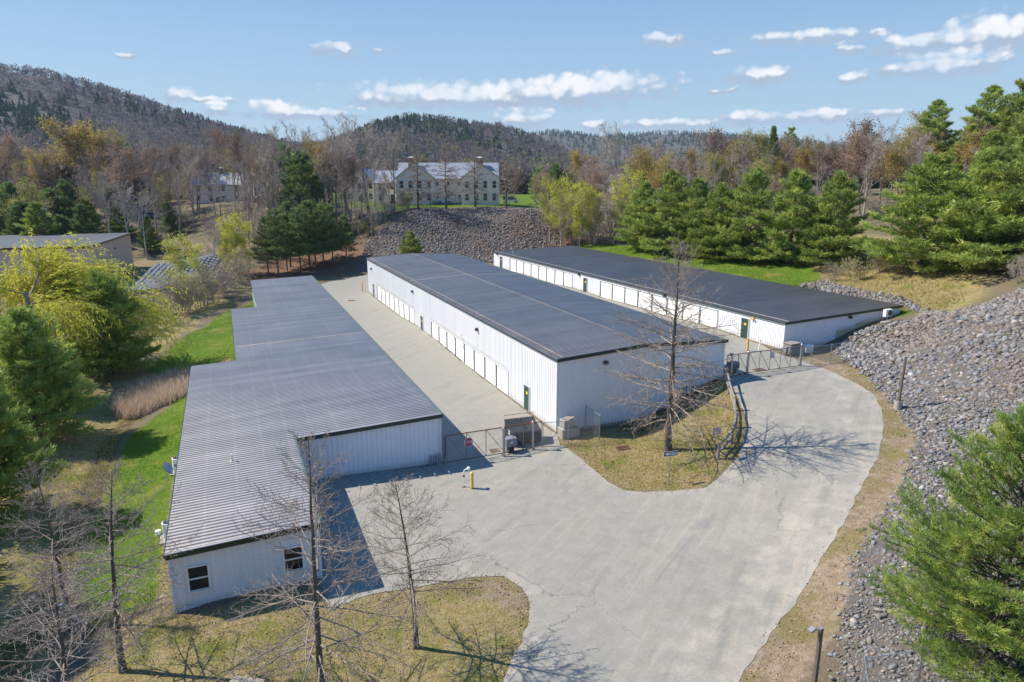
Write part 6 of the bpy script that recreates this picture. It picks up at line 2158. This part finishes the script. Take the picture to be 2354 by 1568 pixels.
def drain(label, x, y, rz, w=1.0, d=.62):
    o = empty('drain_grate', (x, y, hgt(x, y) + .012), rz, label, 'drain')
    rm = mat('dark_rusty_grate', (0.12, 0.055, 0.03), .8, var=.4, vscale=9)
    MB().box((0, -d / 2, 0), (w, .06, .04)).box((0, d / 2, 0), (w, .06, .04)).box((-w / 2, 0, 0), (.06, d, .04)).box((w / 2, 0, 0), (.06, d, .04)).build('frame', rm, o)
    MB().box((0, 0, -.012), (w, d, .01)).build('dark_pit', M_DARK, o)
    for k in range(7):
        MB().box((-w / 2 + w * (k + .5) / 7, 0, .006), (.045, d, .03)).build('bar', rm, o)
    for k in range(3):
        MB().box((0, -d / 2 + d * (k + 1) / 4, .008), (w, .04, .028)).build('bar', rm, o)


drain('rusty drain grate in the lane behind the left gate', 16.35, 41.75, 0)
drain('rusty drain grate in the grass island', 24.26, 37.96, -.2, .9, .6)
drain('small rusty drain far down the left lane', 17.1, 104.4, 0)
drain('rusty drain grate behind the right gate', 40.95, 43.45, 0)

# split rail fence round the island
RAIL = [(36.2, 42.0), (34.85, 39.95), (33.4, 37.58), (31.75, 35.45), (30.1, 33.85), (27.98, 32.6)]
root = empty('rail_fence', (36.2, 42.0, hgt(36.2, 42.0)), 0, 'weathered split rail fence curving along the grass island', 'fence')
o = Vector((36.2, 42.0, hgt(36.2, 42.0)))
rr_ = random.Random(5)
for (x, y) in RAIL:
    z = hgt(x, y)
    MB().tube([(x - o.x, y - o.y, z - o.z - .2), (x - o.x + rr_.uniform(-.04, .04), y - o.y, z - o.z + 1.15)], [.11, .095], 7).build('post', M_WOOD, root)
for (a, b) in zip(RAIL, RAIL[1:]):
    za, zb = hgt(*a), hgt(*b)
    for hh in (.45, .95):
        m_ = ((a[0] + b[0]) / 2 - o.x + rr_.uniform(-.05, .05), (a[1] + b[1]) / 2 - o.y, (za + zb) / 2 - o.z + hh + rr_.uniform(-.06, .04))
        MB().tube([(a[0] - o.x, a[1] - o.y, za - o.z + hh), m_, (b[0] - o.x, b[1] - o.y, zb - o.z + hh)], [.06, .085, .06], 6).build('rail', M_WOOD, root)

# poles
o = empty('light_pole', (42.95, 31.8, hgt(42.95, 31.8)), 0, 'brown square pole on a concrete foot at the toe of the rock slope', 'pole')
MB().cyl((0, 0, -.2), (0, 0, .6), .26, n=18).build('concrete_foot', M_CONC, o)
MB().add([(-.07, -.07, .6), (.07, -.07, .6), (.07, .07, .6), (-.07, .07, .6), (.08, -.03, 3.8), (.20, -.03, 3.8), (.20, .09, 3.8), (.08, .09, 3.8)], [(3, 2, 1, 0), (4, 5, 6, 7), (0, 1, 5, 4), (1, 2, 6, 5), (2, 3, 7, 6), (3, 0, 4, 7)]).build('pole', M_BROWN, o)
MB().box((0, 0, .62), (.34, .34, .05)).build('base_plate', M_BROWN, o)
o = empty('light_pole', (18.2, 15.2, hgt(18.2, 15.2)), 0, 'brown post with a small floodlight, cut by the bottom edge', 'pole')
MB().box((0, 0, 1.15), (.13, .13, 2.5), bev=.01).build('pole', M_BROWN, o)
MB().cyl((0, 0, 2.32), (-.2, .06, 2.36), .03, n=8).build('bracket', M_GALV, o)
MB().box((-.32, .1, 2.38), (.24, .2, .10), ry=R(-25), bev=.02).build('floodlight', M_GREYBOX, o)
MB().box((0, 0, 2.42), (.15, .15, .04)).build('cap', M_GREYBOX, o)
fence('galvanised chain link corner on the rocks at the bottom edge', [(17.6, 12.6), (18.95, 13.95), (20.6, 13.1), (22.0, 12.0)], 1.7, [.8, .75, 1.2, 1.7])

# odds and ends on the left
o = MB().box((0, 0, .08), (1.4, .8, .18), bev=.02).build('stone_slab', M_STONE, None, (-1.0, 23.6, hgt(-1, 23.6)), .75)
tag(o, 'lower buff stone slab at the bottom edge', 'slab')
o = MB().box((0, 0, .09), (1.3, .55, .18), bev=.02).build('stone_slab', M_STONE, None, (-.75, 23.7, hgt(-1, 23.6) + .175), -.55)
tag(o, 'buff stone slab stacked on the other at the bottom edge', 'slab')
for y, lab in ((46.2, 'white outdoor condenser behind the dish, at the left building\'s left wall'), (40.9 - 3.6, 'white outdoor condenser nearest the camera at the left building\'s left wall')):
    o = empty('condenser', (-4.12, y, hgt(-4.12, y)), 0, lab, 'condenser')
    MB().cyl((0, 0, 0), (0, 0, 1.0), .31, n=24).build('case', M_WHITE2, o)
    zt = 1.0
    MB().cyl((0, 0, zt), (0, 0, zt + .03), .25, n=24).build('fan_grille', M_DARK, o)
    for k in range(4):
        MB().cyl((-.24 * math.cos(k * .785), -.24 * math.sin(k * .785), zt + .04), (.24 * math.cos(k * .785), .29 * math.sin(k * .785), zt + .04), .01, n=4).build('grille_bar', M_GREYBOX, o)
    MB().box((0, 0, .03), (.95, .95, .08)).build('pad', M_CONC, o)
o = MB().cyl((0, 0, -.1), (0, 0, .22), .13, n=14).cyl((0, 0, .22), (0, 0, .30), .15, .14, n=14).build('pipe_cap', M_WHITE2, None, (-4.75, 38.2, hgt(-4.75, 38.2)))
tag(o, 'short white capped pipe standing in the lawn', 'pipe')
o = empty('leaning_boards', (-7.9, 31.6, hgt(-7.9, 31.6)), .6, 'grey weathered boards leaning by the bare tree near the ditch', 'boards')
for k in range(3):
    MB().box((.16 * k, 0, .75), (.14, .05, 1.9), ry=R(-28), rx=R(10)).build('board', M_WOOD if k < 2 else M_PALE, o)


# ------------------------------------------------------------------ campus, warehouse, works yard
M_CREAM = mat('cream_clapboard', (0.82, 0.73, 0.63), .7, var=.06, vscale=.6)
M_SLATE = mat('slate_blue_roof', (0.27, 0.29, 0.34), .55, var=.12, vscale=.8)
M_DARKROOF = mat('dark_shingle', (0.06, 0.06, 0.07), .8, var=.2, vscale=1.5)
M_BRICK = mat('chimney_brick', (0.30, 0.15, 0.095), .85, var=.3, vscale=6)
M_OCHRE = mat('ochre_wall', (0.55, 0.38, 0.15), .75, var=.1, vscale=.6)
M_TAN = mat('tan_metal_siding', (0.68, 0.53, 0.43), .55, var=.05, vscale=.5)
M_SAGE = mat('pale_green_roof', (0.40, 0.45, 0.42), .5, var=.08)
M_GRASSY = mat('tar_roof', (0.085, 0.087, 0.098), .6, var=.25, vscale=.25, var2=.2, v2scale=.08)
M_WGL = mat('house_glass', (0.03, 0.035, 0.045), .12, spec=.8, var=.3, vscale=.8)


def house_window(root, x, y, z, w, h, face=(1, 0, 0), out=(0, -1, 0)):
    wd = MB().box((0, .03, 0), (w + .16, .06, h + .16)).build('window', M_PALE, root)
    place(wd, face, out, (0, 0, 1), (x, y, z))
    for s in (1, -1):
        MB().box((0, .065, s * h * .255), (w, .02, h * .47)).build('pane', M_WGL, wd)


def gable(b, cx, w, y0, y1, ze, zr):
    b.add([(cx - w / 2, y0, ze), (cx + w / 2, y0, ze), (cx, y0, zr), (cx - w / 2, y1, ze), (cx + w / 2, y1, ze), (cx, y1, zr)], [(0, 1, 2), (5, 4, 3), (0, 2, 5, 3), (1, 4, 5, 2), (0, 3, 4, 1)])


def roof_pair(root, cx, w, y0, y1, ze, zr, m, name='roof', t=.16, ov=.4):
    """two sloping slabs with the ridge along y"""
    s = (zr - ze) / (w / 2)
    for sg in (-1, 1):
        a, c = cx + sg * (w / 2 + ov), cx
        za, zc = ze - ov * s, zr
        MB().add([(a, y0 - ov, za), (c, y0 - ov, zc), (c, y1 + ov, zc), (a, y1 + ov, za), (a, y0 - ov, za + t), (c, y0 - ov, zc + t), (c, y1 + ov, zc + t), (a, y1 + ov, za + t)],
                 [(3, 2, 1, 0), (4, 5, 6, 7), (0, 1, 5, 4), (2, 3, 7, 6), (3, 0, 4, 7), (1, 2, 6, 5)] if sg < 0 else [(0, 1, 2, 3), (7, 6, 5, 4), (4, 5, 1, 0), (6, 7, 3, 2), (7, 4, 0, 3), (5, 6, 2, 1)]).build(name, m, root)


def roof_along(root, x0, x1, yc, d, ze, zr, m, t=.16, ov=.4):
    """two sloping slabs with the ridge along x"""
    s = (zr - ze) / (d / 2)
    out = []
    for sg in (-1, 1):
        a, c = yc + sg * (d / 2 + ov), yc
        za, zc = ze - ov * s, zr
        out.append(MB().add([(x0 - ov, a, za), (x1 + ov, a, za), (x1 + ov, c, zc), (x0 - ov, c, zc), (x0 - ov, a, za + t), (x1 + ov, a, za + t), (x1 + ov, c, zc + t), (x0 - ov, c, zc + t)],
                   [(3, 2, 1, 0), (4, 5, 6, 7), (0, 1, 5, 4), (1, 2, 6, 5), (2, 3, 7, 6), (3, 0, 4, 7)]).build('roof', m, root))
    return out


def chimney(root, x, y, z0, z1, w=1.5):
    c = MB().box((x, y, (z0 + z1) / 2), (w, w * .8, z1 - z0)).build('chimney', M_BRICK, root)
    MB().add([(x - w * .6, y - w * .5, z1), (x + w * .6, y - w * .5, z1), (x + w * .6, y + w * .5, z1), (x - w * .6, y + w * .5, z1), (x, y, z1 + .3)], [(0, 1, 4), (1, 2, 4), (2, 3, 4), (3, 0, 4), (3, 2, 1, 0)]).build('chimney_cap', M_PALE, c)


def cream_hall():
    # faces the camera: local x runs along the wall to the right
    z = hgt(50, 158)
    r = empty('cream_building', (38.6, 162.3, z - .1), R(-22.7 + 2), 'large two storey cream building with twin gables and brick chimneys above the rock bank', 'building')
    W, ze, zr = 23.8, 6.2, 9.6
    gw = 9.0
    b = MB()
    b.box((gw / 2 - .3, 5.5, ze / 2), (gw, 11, ze)).box((W - gw / 2 + .3, 5.5, ze / 2), (gw, 11, ze)).box((W / 2, 6.5, ze / 2 - .01), (W - .5, 9.8, ze))
    b.build('wall', M_CREAM, r)
    for cx in (gw / 2 - .3, W - gw / 2 + .3):
        g_ = MB()
        gable(g_, cx, gw, 0.02, 6.5, ze, zr)
        g_.build('gable', M_CREAM, r)
        roof_pair(r, cx, gw, 0.0, 6.4, ze, zr + .02, M_SLATE)
        for zz in (1.9, 4.75):
            for k in range(4):
                house_window(r, cx - 3.2 + k * 2.15, -.01, zz, .85, 1.65)
    roof_along(r, 0.2, W - .2, 6.6, 10.2, ze, zr + .1, M_SLATE)
    for zz in (2.0, 4.9):
        for k in range(3):
            house_window(r, W / 2 - 2.6 + k * 2.6, 1.58, zz, .55, .8)
    # side wall windows, left
    for zz in (1.9, 4.75):
        for k in range(3):
            house_window(r, -.82, 2.5 + k * 2.6, zz, .8, 1.6, (0, -1, 0), (-1, 0, 0))
    # clapboards: thin proud courses along the front
    for k in range(20):
        for x0, x1, y in ((-.28, gw - .82, -.008), (W - gw + .82, W + .28, -.008), (gw - .25, W - gw + .25, 1.592)):
            MB().box(((x0 + x1) / 2, y, .35 + k * .29), (x1 - x0, .03, .27), rx=R(2)).build('clapboard_course', M_CREAM, r)
    chimney(r, 3.0, 5.2, 7.5, 11.0)
    chimney(r, W - 4.4, 5.2, 7.5, 11.0)
    for k in range(3):
        MB().cyl((W / 2 - 2.2 + k * 2.2, 4.6, 8.4), (W / 2 - 2.2 + k * 2.2, 4.6, 9.5), .1, n=8).build('roof_vent', M_PALE, r)
    MB().box((W / 2, 1.25, .3), (6.5, .06, .5)).build('low_rail', M_GREYBOX, r)
    for k, x in enumerate((8.6, 9.9, 12.2, 16.0, 18.4)):
        o = MB().box((0, 0, .45), (.85, .7, .9), bev=.04).build('air_unit', M_DGALV, r, (x, -.7 if x < 8.7 or x > 16.5 else .9, 0))


cream_hall()


def cottage(label, x, y, rz, w, d, ze, zr, wall, roof, nwin=2, gable_front=False, ch=True, name='cottage'):
    r = empty(name, (x, y, hgt(x, y) - .1), rz, label, 'building')
    MB().box((w / 2, d / 2, ze / 2), (w, d, ze)).build('wall', wall, r)
    g_ = MB()
    if gable_front:
        gable(g_, w / 2, w, .02, d - .02, ze, zr)
        g_.build('gable', wall, r)
        roof_pair(r, w / 2, w, 0, d, ze, zr + .03, roof)
    else:
        g_.add([(.02, 0, ze), (.02, d, ze), (.02, d / 2, zr), (w - .02, 0, ze), (w - .02, d, ze), (w - .02, d / 2, zr)], [(0, 2, 1), (3, 4, 5), (0, 3, 5, 2), (1, 2, 5, 4)])
        g_.build('gable', wall, r)
        roof_along(r, 0, w, d / 2, d, ze, zr + .03, roof)
    for zz in ((1.7, 4.4) if ze > 4.5 else (1.6,)):
        for k in range(nwin):
            house_window(r, w * (k + .5) / nwin, -.01, zz, .95, 1.4)
    if ch:
        chimney(r, w * .5, d * .5, zr - .8, zr + 1.5, 1.3)
    MB().box((w * .5, -.03, 1.05), (1.0, .08, 2.1)).build('door', M_DARK, r)


cottage('white two storey cottage with blue grey roof behind bare trees on the left', -7.4, 217.0, R(-22.5), 14.4, 9, 5.6, 8.6, M_CREAM, M_SLATE, 4)
cottage('white gabled cottage half hidden by the large dark pine', 9.8, 210.5, R(-24), 8, 12, 5.4, 8.4, M_CREAM, M_SLATE, 3, True)
cottage('white gabled cottage behind bare trees just left of the cream building', 30.6, 188.5, R(-26), 8.5, 13, 5.4, 8.8, M_CREAM, M_SLATE, 3, True, False)
cottage('pale wing with blue grey roof joined to the left of the cream building', 36.2, 176.5, R(-23), 9, 9, 5.4, 8.2, M_CREAM, M_SLATE, 3, False, False, 'cream_wing')
cottage('ochre barn with dark roof behind the white cottage', -17.0, 234.0, R(-20), 13, 16, 7.5, 12.0, M_OCHRE, M_DARKROOF, 2, True, False, 'ochre_barn')
cottage('long ochre building with pale green roof behind the birches', 112.0, 190.0, R(-40), 24, 12, 5.2, 7.6, M_OCHRE, M_SAGE, 8, False, False, 'ochre_building')
cottage('low shed with pale green roof in front of the long ochre building', 104.0, 176.0, R(-40), 20, 7, 2.6, 4.2, M_OCHRE, M_SAGE, 5, False, False, 'low_shed')


# cars
def make_car(body, label, x, y, rz, van=False, group=None):
    o = empty('parked_car', (x, y, hgt(x, y)), rz, label, 'car', group)
    L, W = 4.6, 1.8
    hh = .78 if not van else .85
    prof = [(-2.3, .35), (-2.28, .75), (-2.1, hh), (2.25, hh), (2.3, .6), (2.28, .32)]
    roofp = [(-2.15, hh), (-1.95, 1.55), (.5, 1.58), (1.35, hh)] if not van else [(-2.2, hh), (-2.05, 1.75), (.9, 1.75), (1.75, hh)]
    def ex(b, pr, w, w2=None):
        n = len(pr)
        w2 = w2 or w
        vs = [(x_, -(w if z_ < 1 else w2) / 2, z_) for x_, z_ in pr] + [(x_, (w if z_ < 1 else w2) / 2, z_) for x_, z_ in pr]
        b.add(vs, [tuple(range(n)), tuple(range(2 * n - 1, n - 1, -1))] + [(i, n + i, n + (i + 1) % n, (i + 1) % n) for i in range(n)])
        return b
    ex(MB(), prof[::-1], W).build('body', body, o)
    ex(MB(), roofp[::-1], W - .04, W - .34).build('windows', M_WGL, o)
    MB().box(((roofp[1][0] + roofp[2][0]) / 2, 0, roofp[1][1] + .02), (roofp[2][0] - roofp[1][0] - .05, W - .36, .05), bev=.02).build('roof', body, o)
    for sx in (-1.4, 1.42):
        for sy in (-1, 1):
            w_ = MB().cyl((sx, sy * .78, .33), (sx, sy * .93, .33), .33, n=14).build('wheel', M_DARK, o)
            MB().cyl((sx, sy * .931, .33), (sx, sy * .94, .33), .2, n=10).build('rim', M_GALV, w_)
    for sy in (-.6, .6):
        MB().box((2.29, sy, .62), (.05, .34, .14)).build('headlight', M_PALE, o)
        MB().box((-2.29, sy, .68), (.05, .3, .14)).build('tail_light', M_SIGNR, o)


M_CARW = mat('white_car_paint', (.75, .75, .75), .3, var=.02, coat=.6)
M_CARG = mat('silver_car_paint', (.35, .37, .40), .3, metal=.5, var=.02, coat=.6)
M_CARB = mat('dark_car_paint', (.03, .035, .045), .3, var=.02, coat=.6)
M_CARL = mat('blue_car_paint', (.04, .20, .55), .3, var=.02, coat=.6)
make_car(M_CARG, 'silver car parked beyond the lawn, right of the cream building', 80.5, 171.0, R(-22))
make_car(M_CARW, 'white car parked beyond the lawn behind a small reddish tree', 73.0, 175.5, R(-20), True)
make_car(M_CARW, 'white car half hidden behind the birches beyond the lawn', 87.5, 168.5, R(-25))
make_car(M_CARW, 'white van parked left of the white cottage', -13.0, 206.5, R(-18), True)
make_car(M_CARL, 'blue car parked beside the white van', -18.0, 208.5, R(-18))
make_car(M_CARG, 'silver car parked behind the tan warehouse trees', -25.5, 210.0, R(-16))
make_car(M_CARB, 'dark car parked right of the white cottage', 7.6, 206.0, R(70))
for i, (x, y, l) in enumerate(((61.8, 151.0, 'picnic table under the lawn tree, right of the cream building'), (69.5, 153.5, 'picnic table on the lawn near the birches'))):
    o = empty('picnic_table', (x, y, hgt(x, y)), R(-25), l, 'picnic table')
    MB().box((0, 0, .75), (1.9, .75, .06)).build('top', M_WOOD, o)
    for s in (-1, 1):
        MB().box((0, s * .7, .45), (1.9, .26, .05)).build('bench', M_WOOD, o)
        MB().box((s * .7, 0, .42), (.08, 1.4, .07)).box((s * .7, .3, .38), (.08, .09, .82), rx=R(22)).box((s * .7, -.3, .38), (.08, .09, .82), rx=R(-22)).build('leg', M_WOOD, o)


# tan warehouse
def warehouse():
    z = -.7
    p1, p2, p3 = Vector((-22.2, 140.6, z)), Vector((-18.9, 170.2, z)), Vector((-49.5, 147.5, z))
    d = (p2 - p1)
    D = d.length
    d.normalize()
    r = empty('warehouse', (p1.x, p1.y, z), math.atan2(d.y, d.x) - math.pi / 2, 'tan metal warehouse with flat dark roof at the left edge', 'building')
    W, Hn = 34.0, 7.0
    M_ = M_TAN
    # local: x to the right, y along the side wall; building spreads to -x
    wall_run(r, (0, 0), (0, D), .3, Hn - .05, M_, 1.2)
    wall_run(r, (-W, 0), (0, 0), .3, Hn - .05, M_, 1.2)
    MB().box((-W / 2, D / 2, Hn / 2 - .1), (W - .3, D - .3, Hn - .3)).build('inner_shell', M_SHELL, r)
    MB().box((.03, D / 2, .0), (.2, D, .7)).build('foundation', M_CONC, r)
    MB().add([(-W, -.2, Hn), (.25, -.2, Hn), (.25, D + .2, Hn), (-W, D + .2, Hn), (-W, -.2, Hn + .22), (.25, -.2, Hn + .22), (.25, D + .2, Hn + .22), (-W, D + .2, Hn + .22)],
             [(3, 2, 1, 0), (4, 5, 6, 7), (0, 1, 5, 4), (1, 2, 6, 5), (2, 3, 7, 6), (3, 0, 4, 7)]).build('roof', M_GRASSY, r)
    bar(r, 'fascia', (-W, -.24, Hn + .04), (.25, -.24, Hn + .04), .06, .34, M_DARK)
    bar(r, 'fascia', (.29, -.2, Hn + .06), (.29, D, Hn + .06), .06, .28, M_BROWN)
    w = MB().box((0, .03, 0), (1.5, .08, 2.6)).build('window', M_WHITE2, r)
    place(w, (1, 0, 0), (0, -1, 0), (0, 0, 1), (-3.6, -.03, 2.3))
    for sx in (-.33, .33):
        for sz in (-.6, .6):
            MB().box((sx, .08, sz), (.58, .02, 1.05)).build('pane', M_WGL, w)
    wall_light(r, Vector((.05, 16.0, 5.2)), Vector((0, 1, 0)), Vector((1, 0, 0)), 3.6)
    e = MB().box((0, .03, 1.05), (1.0, .06, 2.1)).build('door', M_TAN, r)
    place(e, (0, 1, 0), (1, 0, 0), (0, 0, 1), (.04, 21.0, .3))
    MB().box((.35, .08, 1.0), (.12, .06, .12)).build('handle', M_DARK, e)


warehouse()

# rows of grey cabinets in the works yard
M_CAB = mat('grey_cabinet_paint', (0.17, 0.19, 0.22), .6, var=.08, vscale=2, rand=.12)
cab_b = MB().box((0, 0, .42), (.50, .62, .84), bev=.03).mesh('body', M_CAB)
cab_l = MB().add([(-.28, -.36, .84), (.28, -.36, .84), (.28, .34, .84), (-.28, .34, .84), (-.28, -.36, .90), (.28, -.36, .90), (.28, .34, 1.12), (-.28, .34, 1.12)],
                 [(3, 2, 1, 0), (4, 5, 6, 7), (0, 1, 5, 4), (1, 2, 6, 5), (2, 3, 7, 6), (3, 0, 4, 7)]).mesh('lid', M_CAB)
cnt = 0
for i in range(13):
    for j in range(23):
        u, v = i / 12.0, j / 22.0
        # corners of the field of cabinets
        a = np.array([-15.2, 126.5]) * (1 - v) + np.array([-13.6, 164.0]) * v
        b = np.array([-6.6, 127.0]) * (1 - v) + np.array([0.6, 162.0]) * v
        q = a * (1 - u) + b * u
        if v < .12 and u > .75:
            continue
        if cnt >= 296:
            break
        cnt += 1
        o = empty('cabinet', (q[0], q[1], hgt(q[0], q[1])), R(8) + random.uniform(-.08, .08), 'grey metal cabinet in the closely packed rows by the warehouse', 'cabinet', 'rows of grey cabinets')
        s = random.uniform(.92, 1.05)
        o.scale = (s, s, s)
        link('body', cab_b, o)
        link('lid', cab_l, o)


# ------------------------------------------------------------------ grasses, reeds and air
def blades(name, label, cat, poly, n, l0, l1, w, m, seed, spread=.5, up=1.0):
    rr = np.random.default_rng(seed)
    q = scatter_pts(poly, n, rr)
    z = height(q[:, 0], q[:, 1]) - .02
    D = np.c_[rr.normal(0, spread, (n, 2)), np.full(n, up)]
    V, F = tri_cards(np.c_[q, z], D, rr.uniform(l0, l1, n), rr.uniform(.6, 1.3, n) * w, rr)
    o = link(name, np_mesh(name, V, F, m))
    tag(o, label, cat, None, 'stuff')
    return o


M_REED = mat('dry_reed', (0.58, 0.46, 0.35), .85, spec=.2, var=.35, vscale=2.5, transl=.25, coord='Object')
M_GRS = mat('fresh_grass_blade', (0.13, 0.21, 0.024), .7, spec=.2, var=.35, vscale=1.2, transl=.3)
M_DGR = mat('straw_blade', (0.38, 0.31, 0.14), .8, spec=.2, var=.35, vscale=1.2, transl=.3)
REEDS = [(-10.0, 63.5), (-9.6, 67.0), (-8.2, 70.0), (-6.0, 71.8), (-4.0, 70.8), (-3.8, 66.6), (-5.8, 63.9), (-8.2, 61.8)]
blades('reed_bed', 'tan dry reed bed against the left building', 'reeds', REEDS, 8000, .6, 1.6, .085, M_REED, 51, .36)
blades('lawn_grass', 'fresh green grass of the lawn along the left building', 'grass', LAWN, 30000, .06, .16, .035, M_GRS, 52)
blades('island_grass', 'dry spring grass on the island below the tall oak', 'grass', ISLAND, 14000, .05, .15, .035, M_DGR, 53, .7)
blades('front_grass', 'dry patchy grass in front of the left building', 'grass', DRYF, 22000, .05, .14, .03, M_DGR, 54, .7)
blades('hillside_grass', 'long straw coloured grass on the right hillside', 'grass', [(62, 43), (70, 46), (88, 62), (92, 80), (80, 78), (72, 66), (66, 52)], 14000, .15, .4, .07, M_DGR, 55, .5)
blades('ditch_grass', 'rough grass along the ditch', 'grass', [(-13, 26), (-9, 26), (-8.8, 60), (-12, 62)], 9000, .08, .25, .04, M_DGR, 56, .7)
blades('green_strip_grass', 'green grass on the strip below the row of pines', 'grass', GREENR, 12000, .08, .22, .06, M_GRS, 57)


def leaf_litter():
    rr = np.random.default_rng(61)
    q = np.concatenate([rr.uniform((-2, 10), (50, 48), (60000, 2)), scatter_pts(DRYF, 2500, rr), scatter_pts(ISLAND, 2500, rr), scatter_pts(MULCH, 2500, rr)])
    a = np.minimum(poly_sd(q[:, 0], q[:, 1], ASPHALT), -poly_sd(q[:, 0], q[:, 1], HOLE))
    w = rr.uniform(0, 1, len(q))
    edge = (a > -1.3) & (a < .35) & (w < np.where(a > 0, .12, .42))
    edge[60000:] = True
    q = q[edge]
    z = height(q[:, 0], q[:, 1]) + .03
    V, F = quad_cards(np.c_[q, z], rr.uniform(.06, .13, len(q)), rr.uniform(.05, .10, len(q)), rr, .8)
    o = link('fallen_leaves', np_mesh('fallen_leaves', V, F, mat('fallen_leaf', (0.34, 0.22, 0.12), .8, spec=.2, var=.5, vscale=8)))
    tag(o, 'dry fallen leaves strewn along the asphalt edges', 'leaves', None, 'stuff')
    q = np.concatenate([scatter_pts(ROCK_EAST, 90, rr, lambda p: (p[:, 1] > .32 * (p[:, 0] - 10) + 5) * 1.0), rr.uniform((24, 17), (47, 38), (60, 2))])
    d = poly_sd(q[:, 0], q[:, 1], ASPHALT)
    q = q[d < -.8]
    P = np.repeat(q, 16, axis=0) + rr.normal(0, .16, (len(q) * 16, 2))
    z = height(P[:, 0], P[:, 1])
    V, F = tri_cards(np.c_[P, z], np.c_[rr.normal(0, .6, (len(P), 2)), np.ones(len(P))], rr.uniform(.15, .35, len(P)), .06, rr)
    o = link('rock_weeds', np_mesh('rock_weeds', V, F, M_GRS))
    tag(o, 'small green weeds growing among the riprap stones', 'weeds', None, 'stuff')


leaf_litter()


def add_haze():
    m = bpy.data.materials.new('haze')
    m.use_nodes = True
    m.node_tree.nodes.clear()
    T = NT(m.node_tree)
    v = T.n('ShaderNodeVolumePrincipled', {'Color': (0.62, 0.78, 1.0, 1), 'Density': HAZE})
    T.n('ShaderNodeOutputMaterial', {'Volume': v})
    o = MB().box((0, 0, HZT / 2 - 1.3), (8700, 8700, HZT + 2.6)).build('haze', m)
    tag(o, 'thin blue spring haze over the valley', None, None, 'stuff')


bpy.context.view_layer.update()
HAZE = 0.00007
HZT = max(float((o.matrix_world @ Vector(c)).z) for o in bpy.data.objects if o.type == 'MESH' and o.parent is None for c in o.bound_box) + 3.0
print('haze top', HZT)
add_haze()
